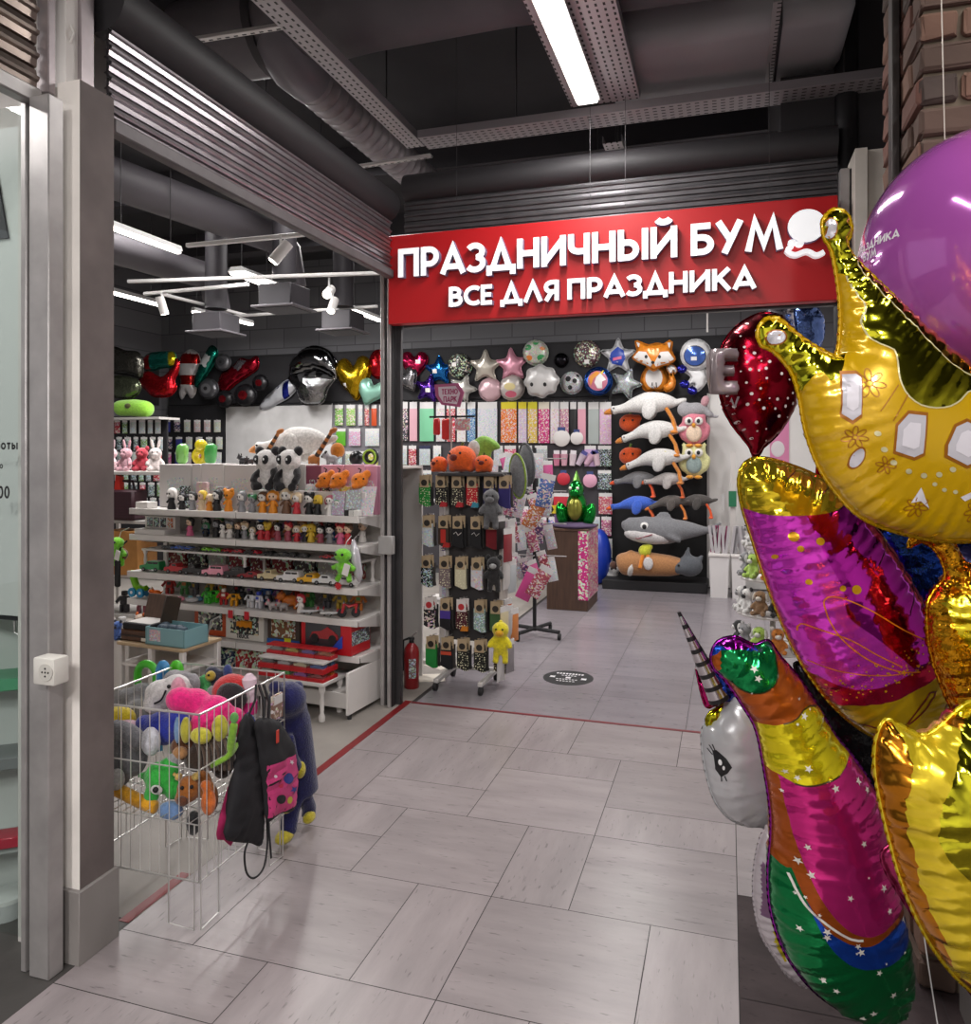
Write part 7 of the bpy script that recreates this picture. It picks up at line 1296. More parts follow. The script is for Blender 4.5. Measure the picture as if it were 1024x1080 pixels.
# ================================================================ desk
X0, X1 = aZ(577, 642).x, -1.44; t = thing('counter_desk', 'dark brown counter with a pink patterned end', 'counter', ((X0 + X1) / 2, 8.24, 0)); w = X1 - X0
MB().b2((-w / 2, 0, 0), (w / 2, .66, .86), bev=.004).build('counter_body', mat('#4a3428', .5, 0, 'wood'), t, loc=(0, 0, 0)); MB().b2((-w / 2 - .01, -.01, .86), (w / 2 + .01, .67, .885), bev=.003).build('counter_top', mat('#5a4234', .45, 0, 'wood'), t, loc=(0, 0, 0))
MB().b2((w / 2, -.01, .12), (w / 2 + .006, .66, .86)).b2((w / 2 - .1, -.008, .12), (w / 2 + .006, .0, .86)).build('pink_wrap', mat('#c02a7a', .35, 0, 'print3'), t, loc=(0, 0, 0))
DX = (X0 + X1) / 2
t = thing('blue_bag', 'bright blue bag with white tag standing behind the counter', 'bag', aZ(636, 616) + Vector((-.05, 0, 0))); MB().ell((0, 0, .36), (.16, .2, .36)).build('bag_body', mat('#1c3aa8', .35), t, loc=(0, 0, 0), ang=80); MB().box((-.05, -.21, .5), (.1, .004, .12)).build('white_tag', white, t, loc=(0, 0, 0))
t = thing('dinosaur_balloon', 'shiny green dinosaur balloon standing on the counter', 'balloon', (aY(608, 560, 8.45).x, 8.45, .89)); g1_ = mat('#0f7a2c', .15, .8, 'foil'); m = MB(); m.ell((0, 0, .2), (.12, .12, .2)); m.ell((0, -.03, .4), (.09, .1, .12)); m.ell((0, -.1, .38), (.07, .08, .06)); blob('body', m, .02, g1_, t)
for q in (-1, 1): MB().ell((q * .15, -.04, .13), (.07, .08, .14), 0, (0, q * .25, 0), 14, 9).build('leg', g1_, t, loc=(0, 0, 0), ang=80); MB().ell((q * .04, -.155, .43), (.018, .012, .018), 0, None, 8, 6).build('eye', mat('#d8d8c8', .3), t, loc=(0, 0, 0))
MB().ell((0, -.1, .2), (.085, .06, .13), 0, None, 14, 9).build('golden_belly', mat('#8a8a3c', .25, .7, 'foil'), t, loc=(0, 0, 0), ang=80); MB().cyl((0, 0, .48), (0, .01, .62), .05, .004, 8).build('crest', mat('#5a8a3a', .25, .7, 'foil'), t, loc=(0, 0, 0))
t = thing('purple_cloth', 'folded purple cloth under the dinosaur balloon', 'cloth', (aY(606, 560, 8.4).x, 8.4, .886)); m = MB(); m.ell((0, 0, .0), (.25, .2, .04)); m.build('cloth', mat('#4a3a58', .8, 0, 'fabric'), t, loc=(0, 0, 0.02), ang=80)
t = thing('yellow_flower', 'yellow flower ornament left of the dinosaur balloon', 'ornament', (aY(589, 552, 8.5).x, 8.5, .89)); MB().cyl((0, 0, 0), (0, 0, .12), .04, .05, 14).build('pot', mat('#7a5a8a', .5), t, loc=(0, 0, 0)); m = MB(); m.prism(star_pts(0, .18, .09, .05, 6), -.015, .015, 'y'); m.build('flower', mat('#d8c02a', .4), t, loc=(0, 0, 0))
t = thing('white_toy', 'white and black toy on the floor beside the blue bag', 'toy', aZ(643, 616)); m = MB(); m.ell((0, 0, .1), (.12, .1, .1)); m.ell((.06, -.04, .2), (.08, .07, .07)); blob('body', m, .02, plushm('#c8c6c6'), t); eyes(t, [(.04, -.11, .22), (.09, -.1, .22)], .015)
# ================================================================ right side: bins and toy stand
for i, (u0, u1, vt, lb, cc) in enumerate([(749, 768, 578, 'white tapered bin of pink and gold sticks beside the plush board', '#8a2a5a'), (772, 786, 582, 'white bin of silver sticks half behind the toy stand', '#9a989c')]):
    p = aY((u0 + u1) / 2, 619, 9.6); t = thing('white_bin', lb, 'bin', (p.x, 9.6, 0)); w = (u1 - u0) * 9.7 / F; m = MB(); m.prism([(-w * .42, 0), (w * .42, 0), (w * .5, .5), (-w * .5, .5)], -.12, .12, 'y'); m.build('bin_body', mat('#cfcccc', .5, 0, 'peg'), t, loc=(0, 0, 0)); MB().box((0, 0, .5), (w * 1.06, .27, .03), bev=.004).build('rim', white, t, loc=(0, 0, 0))
    for k in range(9): a = rnd.uniform(-.35, .35); MB().box((-w * .4 + w * .1 * k, rnd.uniform(-.06, .06), .66), (.03, .03, .36), 0, (0, a * .5, 0)).build('stick_pack', mat(cc if k % 2 else '#b8b4b8', .3, .3), t, loc=(0, 0, 0))
t = thing('white_rack_post', 'white slotted rack post with a green tag in front of the pale wall', 'rack', (aY(773, 500, 9.9).x, 9.9, 0)); MB().b2((-.03, -.03, 0), (.03, .03, 1.72)).build('post', offw, t, loc=(0, 0, 0)); MB().b2((-.13, -.02, 1.2), (-.1, .0, 1.0)).build('slotted_bar', mat('#b0aeae', .5, 0, 'peg'), t, loc=(0, 0, 0)); MB().b2((-.05, -.06, 1.05), (.04, -.04, 1.24)).build('green_tag', mat('#1c6a48', .5), t, loc=(0, 0, 0))
TS = Vector((aY(815, 600, 5.95).x, 5.95, 0)); t = thing('toy_stand', 'white tiered wire stand of small plush animals behind the balloons', 'stand', TS)
MB().cyl((0, 0, 0), (0, 0, 1.35), .02, n=12).build('pole', offw, t, loc=(0, 0, 0)); MB().lathe([(.24, 0), (.24, .02), (.05, .04)], n=28).build('foot', offw, t, loc=(0, 0, 0))
for z, r in ((.3, .26), (.55, .25), (.8, .22), (1.02, .19), (1.2, .15)): m = MB(); m.tube(circ3(0, 0, r, r), .008, 6, closed=True); m.xf(Matrix.Rotation(PI / 2, 4, 'X')); m.lathe([(r, -.012), (r, -.006)], n=24); m.build('tier', white, t, loc=(0, 0, z))
i = 0
cols_ = [('#1c1b1d', '#d8d6d4', 'black and white'), ('#d6d4d2', '#1c1b1d', 'white and black'), ('#c8782a', '#e0d8d0', 'orange'), ('#8a8a8c', '#c8c6c6', 'grey'), ('#8a6a4a', '#d8d0c4', 'brown'), ('#c8c6c4', '#8a8a8c', 'pale grey'), ('#a8c85a', '#d8d8d0', 'lime')]
for r, (z, rad, n) in enumerate(((.31, .23, 6), (.56, .21, 6), (.81, .18, 5), (1.03, .15, 5), (1.21, .1, 4))):
    for k in range(n):
        a = R(180 + 25 + 150 * k / (n - 1)) - .35; c, c2, nm = cols_[(i * 3 + r) % 7]
        bear('plush_puppy', '%s plush puppy, %s tier from the floor, %s round the white tiered stand' % (nm, ORD[r], ORD[k]), TS + Vector((rad * math.cos(a), rad * math.sin(a), z)), .19, c, c2, a + PI / 2, 'plush puppies on the tiered stand', ['flop', 'round'][i % 2]); i += 1
t = thing('pink_poster', 'pink poster on the pale wall behind the red drop balloon', 'poster', aY(822, 465, 10.232)); MB().box((0, 0, 0), (.22, .012, .62)).build('poster_sheet', mat('#c87aa0', .5), t, loc=(0, 0, 0)); MB().ell((-.02, -.008, -.1), (.08, .004, .1), 0, None, 16, 8).build('white_motif', mat('#cfc8cc', .5), t, loc=(0, 0, 0))
# white pole of a banner behind the sign
p = aY(746, 340, 9.9); tag(MB().cyl((0, 0, 0), (0, 0, 1.4), .012, n=8).build('ceiling_rod', white, None, loc=p + Vector((0, 0, -.12))), 'thin white rod hanging just below the red sign at the back', 'rod')
# ================================================================ wire basket of plush toys beside the pillar
BX0, BX1, BY0, BY1, BZ0, BZ1 = -2.3, -1.79, 2.31, 2.86, .178, .772
wire = mat('#d2d0ce', .3, .7); t = thing('wire_basket', 'white wire dump basket full of plush toys beside the pillar', 'basket', ((BX0 + BX1) / 2, (BY0 + BY1) / 2, 0)); bo = t.location
def side(a, b):
    m = MB(); a = Vector(a); b = Vector(b); n = max(2, int((b - a).length / .042))
    for z, r in ((BZ1, .0042), (.575, .003), (BZ0, .0035), (.38, .0025)): m.tube([a + Vector((0, 0, z)), b + Vector((0, 0, z))], r, 6)
    for i in range(n + 1): p = a.lerp(b, i / n); m.tube([p + Vector((0, 0, BZ0)), p + Vector((0, 0, BZ1))], .0036 if i in (0, n) else .0018, 5)
    m.xf(Matrix.Translation(-bo)); m.build('wire_panel', wire, t, loc=(0, 0, 0))
side((BX0, BY0, 0), (BX1, BY0, 0)); side((BX1, BY0, 0), (BX1, BY1, 0)); side((BX1, BY1, 0), (BX0, BY1, 0)); side((BX0, BY1, 0), (BX0, BY0, 0))
m = MB()
for i in range(13): x = BX0 + (BX1 - BX0) * i / 12; m.tube([(x, BY0, .38), (x, BY1, .38)], .0018, 5)
for i in range(6): y = BY0 + (BY1 - BY0) * i / 5; m.tube([(BX0, y, .38), (BX1, y, .38)], .0022, 5)
m.xf(Matrix.Translation(-bo)); m.build('wire_floor', wire, t, loc=(0, 0, 0))
for x, y in ((BX1, BY0), (BX1, BY1), (BX0, BY0), (BX0, BY1)):
    sx = -1 if x == BX1 else 1; sy = 1 if y == BY0 else -1
    for q, e in (((sx * .13, 0), (sx * .02, 0)), ((0, sy * .11), (0, sy * .01))):
        m = MB(); m.tube([(x + q[0], y + q[1], .38), (x + q[0], y + q[1], .012), (x + e[0], y + e[1], .005), (x + e[0], y + e[1], .38)], .003, 6); m.xf(Matrix.Translation(-bo)); m.build('leg', wire, t, loc=(0, 0, 0))
def lump(name, label, els, col, vox=.012, extra=(), eye=(), cat='plush toy'):
    """els: (u, v, Y, radii) measured on the photo, put at depth Y inside the basket"""
    c = aY(*(els[0][0][0] if len(els[0]) == 2 else els[0][:3])); t = thing(name, label, cat, c); m = MB()
    P = lambda u, v, Y: aY(u, v, Y) - c
    for e in els:
        if len(e) == 4: m.ell(P(*e[:3]), e[3])
        else: m.tube(smooth3([P(*q) for q in e[0]], 4), e[1], 10)
    blob('body', m, vox, plushm(col), t)
    for nm, e, cc in extra:
        m = MB()
        for q in e:
            if len(q) == 4: m.ell(P(*q[:3]), q[3], 0, None, 12, 8)
            else: m.tube(smooth3([P(*z) for z in q[0]], 4), q[1], 8)
        m.build(nm, cc if not isinstance(cc, str) else plushm(cc), t, loc=(0, 0, 0), ang=80)
    for u, v, Y, r in eye: MB().ell(P(u, v, Y), r, 0, None, 8, 6).build('eye', blk, t, loc=(0, 0, 0))
    return t
LU = lambda pts, r: (pts, r)
lump('plush_flamingo', 'hot pink plush with yellow feet lying on top of the basket', [(205, 742, 2.56, (.075, .06, .06)), (190, 738, 2.52, (.06, .05, .05)), (226, 752, 2.56, (.08, .06, .07)), (247, 762, 2.6, (.05, .05, .06)), (214, 765, 2.5, (.05, .05, .06))], '#e01878', .012, [('foot', [(232, 768, 2.47, (.03, .03, .05))], '#c8c03a'), ('foot', [(212, 776, 2.44, (.045, .03, .03))], '#c8c03a'), ('beak', [(196, 770, 2.44, (.02, .02, .05))], '#b8b03a')])
lump('plush_whale', 'white plush whale with black mouth line in the basket', [(172, 731, 2.6, (.08, .06, .055)), (186, 724, 2.62, (.06, .05, .05)), (164, 742, 2.58, (.05, .05, .04))], '#d8d4d4', .012, [('pink_edge', [(188, 727, 2.57, (.03, .03, .05))], '#c890a0'), ('mouth_line', [([(163, 742, 2.53), (170, 738, 2.525), (175, 728, 2.54)], .004)], blk)], [(178, 724, 2.55, .008)])
lump('plush_elephant', 'mid grey plush elephant at the back of the basket', [(192, 722, 2.72, (.06, .05, .06)), (204, 722, 2.72, (.03, .03, .05)), (184, 716, 2.74, (.05, .04, .04))], '#8a888c', .012, [('ear', [(198, 728, 2.66, (.025, .015, .03))], '#9a8a90')], [(190, 724, 2.665, .008)])
lump('plush_ball', 'round red and black plush cap toy in the basket', [(246, 730, 2.72, (.095, .07, .075))], '#b8181c', .014, [('black_front', [(244, 735, 2.665, (.072, .03, .058))], '#1c1a1e')])
lump('blue_plush', 'royal blue plush with white hand in the middle of the basket', [(172, 768, 2.5, (.085, .06, .065)), (187, 762, 2.5, (.06, .05, .05)), (155, 762, 2.5, (.05, .04, .03))], '#1c2c98', .012, [('white_hand', [(159, 782, 2.42, (.04, .03, .055))], '#c0c0c8'), ('pale_blue_strip', [(187, 770, 2.43, (.012, .012, .05))], '#7a9ac0')])
lump('yellow_plush', 'yellow and pale pink plush at the left of the basket', [(126, 757, 2.52, (.075, .05, .045)), (116, 762, 2.52, (.05, .05, .04))], '#d0b81a', .012, [('pink_underside', [(133, 768, 2.48, (.07, .05, .03))], '#c8a4b0')])
lump('plush_hippo', 'big grey plush with a long limb against the left basket wires', [(125, 790, 2.45, (.09, .06, .09)), (140, 800, 2.44, (.06, .05, .07)), (120, 815, 2.43, (.08, .05, .06)), ([(118, 768, 2.42), (135, 772, 2.41), (150, 785, 2.41)], .035)], '#6a6a6e', .014, [('pale_paw', [(123, 822, 2.37, (.03, .03, .04))], '#b0acac')])
lump('grey_plush', 'soft grey plush behind the blue one in the basket', [(148, 750, 2.66, (.07, .05, .05)), (135, 738, 2.7, (.06, .05, .05)), (150, 730, 2.74, (.06, .05, .04))], '#77777a', .012, [('ear', [(122, 735, 2.68, (.03, .02, .04))], '#8a8a8c')])
lump('plush_dinosaur', 'bright green plush dinosaur head pressed to the front wires', [(168, 820, 2.41, (.06, .045, .06)), (178, 812, 2.42, (.04, .04, .05)), (160, 838, 2.4, (.03, .03, .035)), (183, 832, 2.42, (.035, .035, .04)), (151, 818, 2.4, (.025, .015, .014))], '#2ca83a', .01, [('eye_white', [(165, 833, 2.36, (.026, .012, .017))], '#d0d0cc'), ('grey_back', [(182, 806, 2.43, (.025, .03, .04))], '#9a9a9c')], [(164, 833, 2.345, .011)])
lump('yellow_tube_plush', 'yellow plush arm with a pale blue end along the basket floor', [([(112, 828, 2.4), (130, 836, 2.39), (150, 846, 2.385), (165, 852, 2.385)], .026)], '#d89a14', .01, [('blue_end', [(180, 855, 2.385, (.05, .035, .033))], '#6a8ab8')])
lump('plush_bull', 'orange brown plush bull with horns at the basket corner', [(199, 832, 2.41, (.045, .04, .05)), (212, 826, 2.46, (.04, .04, .05)), (193, 842, 2.385, (.032, .028, .026)), (222, 842, 2.46, (.03, .03, .06))], '#9a5a1c', .01, [('horn', [([(190, 820, 2.4), (186, 818, 2.4), (183, 816, 2.4)], [.014] * 4 + [.006] * 5)], '#c8a85a'), ('horn', [([(205, 820, 2.41), (209, 817, 2.41), (210, 813, 2.41)], [.014] * 4 + [.006] * 5)], '#c8a85a'), ('snout', [(192, 845, 2.36, (.024, .014, .018))], '#5a3018')], [(192, 831, 2.37, .007), (202, 830, 2.37, .007)])
lump('orange_plush', 'small orange plush with black legs hanging inside the basket corner', [(220, 846, 2.36 + .02, (.028, .028, .05)), (217, 828, 2.38, (.02, .02, .02))], '#c8641c', .009, [('black_leg', [(204, 868, 2.36, (.025, .025, .045))], '#1a1a1c')])
lump('plush_hedgehog', 'dark brown shaggy plush hedgehog at the right of the basket', [(222, 790, 2.54, (.08, .06, .07)), (235, 800, 2.58, (.05, .05, .08)), (208, 800, 2.5, (.05, .05, .05))], '#3a2a20', .012, [('spines', [([(205 + 5 * k, 778 + (k % 3) * 2, 2.47), (210 + 5 * k, 792, 2.455), (212 + 5 * k, 812, 2.46)], .007) for k in range(7)], '#58463a')])
lump('plush_bear', 'brown plush bear head looking up in the basket', [(193, 788, 2.5, (.05, .045, .05)), (201, 780, 2.52, (.03, .03, .03))], '#6a4020', .01, [('muzzle', [(190, 794, 2.45, (.03, .025, .024))], '#b08050')], [(188, 784, 2.455, .006), (197, 784, 2.455, .006)])
lump('green_gecko_plush', 'lime plush gecko stretched along the right basket rim', [([(247, 762, 2.42), (245, 775, 2.42), (243, 790, 2.43)], .016), ([(222, 808, 2.4), (240, 798, 2.42), (250, 785, 2.48)], .012)], '#7aa82c', .008, [('head', [(247, 757, 2.42, (.016, .016, .02))], '#5a9a4a')])
for i, (u, c, lb) in enumerate([(155, '#3aa81c', 'green hooked toy cane at the back left of the basket'), (172, '#3a82b8', 'blue hooked toy cane at the back of the basket'), (186, '#4ab81c', 'green hooked toy cane right of the blue one')]):
    p = aY(u, 700, 2.8); cane = thing('toy_cane', lb, 'toy cane', (p.x, 2.8, .4)); r = .05 if i == 0 else .02; zt = p.z - .4; MB().tube([(-r, 0, 0), (-r, 0, zt - .05)] + [(-r * math.cos(R(a)), 0, zt - .05 + .05 * math.sin(R(a))) for a in range(15, 181, 15)] + [(r, 0, zt - .09)], .017, 10).build('cane_stick', mat(c, .35), cane, loc=(0, 0, 0), ang=80); MB().tube([(-r, 0, zt - .2), (-r, 0, zt - .12)], .019, 10).build('label_sleeve', mat('#c8d0c0', .5, 0, 'print2'), cane, loc=(0, 0, 0))
lump('plush_parrot', 'green and grey plush parrot at the back of the basket', [(215, 726, 2.78, (.035, .03, .06)), (221, 738, 2.75, (.04, .03, .05))], '#3a8a4a', .01, [('grey_wing', [(224, 736, 2.7, (.03, .02, .05))], '#8a8a8c'), ('yellow_head', [(222, 713, 2.78, (.022, .022, .022))], '#a8902a')], [(220, 712, 2.755, .005)])
lump('dark_plush', 'dark navy plush among the toys at the back right of the basket', [(232, 718, 2.82, (.05, .03, .05)), (224, 712, 2.82, (.04, .03, .04))], '#22243a', .011, [('ear', [(240, 708, 2.82, (.02, .02, .03))], '#2a3a70')])
t = thing('pink_bottle', 'clear bottle toy with hot pink base behind the basket rim', 'toy', aY(263, 752, 2.72)); MB().lathe([(.03, 0), (.032, .01), (.032, .05)], n=16).build('pink_base', mat('#c82a78', .3), t, loc=(0, 0, 0)); MB().lathe([(.03, .05), (.03, .14), (.012, .16)], n=16).build('clear_tube', mat('#d8c0cc', .1, 0, '', .5), t, loc=(0, 0, 0))
# ---- things hanging on the right side of the basket
def sheet(pts, X, th, bulge=.0):
    P = [aX(u, v, X) for u, v in pts]; m = MB(); return P
def bagmesh(px, X, th):
    P = [aX(u, v, X) for u, v in px]; c = sum(P, Vector()) / len(P); loc2_ = [(p.y - c.y, p.z - c.z) for p in P]
    fo = Foil(loc2_, .02, .22, None, .006, .09); m = fo.mb(); m.v = [(v[2], v[0], v[1]) for v in m.v]; return m, c, fo
m, c, fo = bagmesh([(254, 764), (262, 752), (270, 765), (276, 800), (278, 885), (262, 889), (238, 886), (236, 878), (244, 830)], -1.755, .03)
t = thing('black_bag', 'plain black drawstring bag hanging on the basket side', 'bag', c); m.build('bag_body', mat('#16151a', .8, 0, 'fabric'), t, loc=(0, 0, 0), ang=180); e = aX(270, 722, -1.77) - c; f = aX(262, 755, -1.755) - c; MB().tube([f, f.lerp(e, .5) + Vector((.01, .005, 0)), e], .005, 6).build('drawstring', blk, t, loc=(0, 0, 0)); g = [aX(u, v, -1.745) - c for u, v in ((263, 884), (258, 900), (260, 920), (268, 926), (278, 915), (282, 890), (281, 862))]; MB().tube(smooth3(g), .004, 6).build('cord_loop', blk, t, loc=(0, 0, 0))
m, c, fo = bagmesh([(268, 762), (277, 757), (288, 758), (296, 763), (307, 780), (311, 796), (312, 850), (296, 858), (281, 866), (277, 830), (272, 790)], -1.725, .03)
t = thing('drawstring_bag', 'black drawstring bag with a pink printed panel on the basket side', 'bag', c); m.build('bag_body', mat('#1a191d', .8, 0, 'fabric'), t, loc=(0, 0, 0), ang=180)
m = MB(); pan = [(aX(u, v, -1.725).y - c.y, aX(u, v, -1.725).z - c.z) for u, v in ((277, 807), (293, 800), (310, 794), (311, 848), (296, 856), (281, 863))]; fo.decal(m, pan, 0, .002)
sub_ = lambda q: [(aX(u, v, -1.725).y - c.y, aX(u, v, -1.725).z - c.z) for u, v in q]
for q, mi in ((circ(297, 820, 5, 6, 14), 1), (circ(290, 842, 5, 5, 14), 2), (circ(300, 843, 3, 4, 12), 3), (star_pts(304, 832, 5, 2), 1), (circ(289, 826, 2.4, 4, 10), 4), (star_pts(301, 803, 3, 1.3), 5), (circ(284, 818, 1.2, 1.6, 8), 5)): fo.decal(m, sub_(q), mi, .0036, .01)
m.v = [(v[2], v[0], v[1]) for v in m.v]; m.build('pink_panel', [mat('#c83a78', .6, 0, 'fabric'), mat('#2a3480', .6), blk, mat('#c8b83a', .6), mat('#b01c40', .6), mat('#d8c8d0', .6)], t, loc=(0, 0, 0), smooth=False)
for du in (-2, 3): e = aX(275 + du, 722, -1.77) - c; f = aX(280 + du, 758, -1.725) - c; MB().tube([f, f.lerp(e, .5) + Vector((.015, 0, 0)), e], .006, 6).build('drawstring', blk, t, loc=(0, 0, 0))
a = aX(290, 775, -1.705) - c; MB().box(a + Vector((.012, 0, -.005)), (.003, .016, .05)).build('red_tab', mat('#c83a2a', .5), t, loc=(0, 0, 0)); g = [aX(u, v, -1.73) - c for u, v in ((283, 862), (284, 880), (286, 905))]; MB().tube(g, .004, 6).build('cord', blk, t, loc=(0, 0, 0))
tag(bagmesh([(240, 830), (246, 822), (246, 888), (236, 886), (228, 880)], -1.785, .02)[0].build('pink_cloth', mat('#a82058', .8, 0, 'fabric'), None, loc=bagmesh([(240, 830), (246, 822), (246, 888), (236, 886), (228, 880)], -1.785, .02)[1]), 'raspberry cloth bag behind the plain black bag', 'bag')
tag(bagmesh([(258, 756), (266, 754), (272, 770), (276, 800), (270, 805)], -1.775, .02)[0].build('blue_cloth', mat('#2a4a98', .7, 0, 'fabric'), None, loc=bagmesh([(258, 756), (266, 754), (272, 770), (276, 800), (270, 805)], -1.775, .02)[1]), 'blue cloth bag squeezed between the two black bags', 'bag')
c = aX(314, 790, -1.83); t = thing('navy_plush', 'long navy blue plush toy with yellow hands and feet hanging at the basket corner', 'plush toy', c); m = MB(); P = lambda u, v, dx=0: aX(u, v, -1.83 + dx) - c
m.tube(smooth3([P(305, 735), P(309, 760), P(314, 800), P(318, 835)], 5), [.07] * 5 + [.078] * 11, 12); m.ell(P(303, 737, .01), (.085, .08, .075)); m.ell(P(290, 725, .0), (.03, .03, .03)); m.ell(P(314, 725, .0), (.03, .03, .03)); m.tube([P(316, 770, .02), P(321, 800, .03), P(323, 835, .03)], .03, 8); m.tube([P(304, 775, .04), P(309, 800, .06), P(316, 815, .06)], .026, 8); m.tube([P(312, 835), P(306, 860), P(303, 880)], .04, 8); m.tube([P(320, 835), P(326, 852), P(325, 862)], .035, 8)
blob('body', m, .013, plushm('#0b0d4c'), t)
for nm, u, v, dx, r in (('hand', 317, 812, .07, (.02, .028, .036)), ('hand', 326, 862, .02, (.025, .04, .025)), ('foot', 300, 882, 0, (.035, .055, .028)), ('foot', 305, 850, .07, (.02, .05, .025))): MB().ell(P(u, v, dx), r, 0, None, 12, 8).build(nm, plushm('#c0b02a'), t, loc=(0, 0, 0), ang=80)
MB().tube([P(296, 722), P(300, 728)], .004, 5).build('loop', blk, t, loc=(0, 0, 0))
t = thing('card_pack', 'small brown and white carded toy hanging at the far basket corner', 'packet', aX(292, 745, -1.78)); MB().box((0, 0, 0), (.012, .07, .1)).build('card', mat('#8a6a5a', .5, 0, 'print'), t, loc=(0, 0, 0)); MB().box((.007, 0, .03), (.003, .06, .035)).build('white_label', white, t, loc=(0, 0, 0))
# toys on a low shelf further back at the left
t = thing('low_shelf', 'low white shelf with dark toys behind the basket at the left', 'shelf', aZ(140, 745, .0) + Vector((-.45, .1, 0))); MB().b2((-.5, -.2, .36), (.42, .2, .39), bev=.003).build('shelf_board', white, t, loc=(0, 0, 0)); 
for x in (-.46, .38): MB().b2((x, -.18, 0), (x + .04, .18, .36)).build('leg', white, t, loc=(0, 0, 0))
q = t.location
for i, (dx, c1_, c2_, lb) in enumerate([(-.28, '#1c1a1e', '#5a3a80', 'black and purple toy robot on the low shelf by the pillar'), (-.1, '#2a2a30', '#b0b0b4', 'black and silver toy robot on the low shelf'), (.08, '#1a1a1c', '#8a2030', 'black and red toy robot on the low shelf'), (.27, '#3a3a40', '#c8c8c8', 'dark grey toy robot at the right end of the low shelf')]): robot(lb, q + Vector((dx, 0, .391)), .2, c1_, c2_, .5 * i)
# ================================================================ the bunch of foil balloons on the right
WEIGHT = aZ(1000, 1150, .06)
def loc2(px, uc, vc, D): return [((u - uc) * D / F, -(v - vc) * D / F) for u, v in px]
def px_foil(name, label, px, uc, vc, D, mats, classify=None, lines=(), res=.012, k=.5, pucker=.003, wave=.03, decals=None, smooth=True, back=None, cat='balloon', ribbon=None, kb=None, tail=True):
    """foil balloon facing the viewer's side of the corridor; classify works on picture-measured outlines"""
    t = thing(name, label, cat, aD(uc, vc, D), rot=FACE.to_euler())
    fo = Foil(loc2(px, uc, vc, D), res, k, kb, pucker, wave, [loc2(l, uc, vc, D) for l in lines], smooth)
    toP = lambda x, y: (uc + x * F / D, vc - y * F / D)
    m = fo.mb((lambda x, y: classify(*toP(x, y))) if classify else None, back)
    fo.seam(m, .005, 0)
    if decals: decals(fo, m, lambda q: loc2(q, uc, vc, D), D / F)
    m.build('foil_body', mats, t, loc=(0, 0, 0), ang=180)
    if tail and name in ('rainbow_balloon', 'star_balloon', 'magenta_balloon'):
        inv = FACE.transposed(); a = min(fo.loop, key=lambda p: p.y); p0 = Vector((a.x, a.y, 0)); w = inv @ (WEIGHT - t.location)
        pts = [p0, p0.lerp(w, .25) + Vector((0, -.02, -.03)), p0.lerp(w, .6) + Vector((0, -.03, -.02)), w]
        MB().tube(smooth3(pts), .0018, 5).build('ribbon', mat('#dcdad8', .4), t, loc=(0, 0, 0))
    return t, fo
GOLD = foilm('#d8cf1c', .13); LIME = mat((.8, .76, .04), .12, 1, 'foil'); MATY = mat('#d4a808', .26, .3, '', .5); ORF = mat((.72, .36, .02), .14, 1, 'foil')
SILV = mat('#cfccd4', .22, .3); ORL = mat('#9c5e0c', .4, .3)
# ---- crown
crown = [(868, 232), (880, 221), (893, 226), (898, 243), (893, 258), (903, 274), (922, 293), (948, 318), (976, 346), (1004, 371), (1030, 388), (1062, 380), (1098, 330), (1112, 318), (1124, 334), (1122, 400), (1112, 480), (1092, 540), (1050, 566), (1000, 571), (950, 562), (908, 545), (880, 517), (861, 487), (849, 452), (842, 415), (833, 390), (815, 370), (803, 364), (799, 350), (807, 337), (821, 336), (833, 346), (848, 358), (868, 370), (882, 374), (886, 345), (885, 312), (881, 284), (876, 262), (869, 250)]
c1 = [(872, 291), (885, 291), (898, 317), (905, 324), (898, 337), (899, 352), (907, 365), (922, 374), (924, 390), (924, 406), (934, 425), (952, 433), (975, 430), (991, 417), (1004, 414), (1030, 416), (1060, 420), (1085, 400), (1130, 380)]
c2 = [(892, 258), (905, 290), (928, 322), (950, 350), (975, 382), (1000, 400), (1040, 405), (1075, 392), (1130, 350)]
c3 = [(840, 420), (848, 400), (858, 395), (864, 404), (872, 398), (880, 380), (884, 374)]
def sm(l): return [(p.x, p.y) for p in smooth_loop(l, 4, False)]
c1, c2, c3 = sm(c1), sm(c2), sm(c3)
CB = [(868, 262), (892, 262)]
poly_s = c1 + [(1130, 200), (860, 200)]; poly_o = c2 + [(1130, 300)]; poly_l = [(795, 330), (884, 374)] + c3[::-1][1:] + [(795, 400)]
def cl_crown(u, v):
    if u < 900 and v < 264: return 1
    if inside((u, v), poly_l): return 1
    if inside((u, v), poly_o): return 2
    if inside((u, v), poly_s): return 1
    return 0
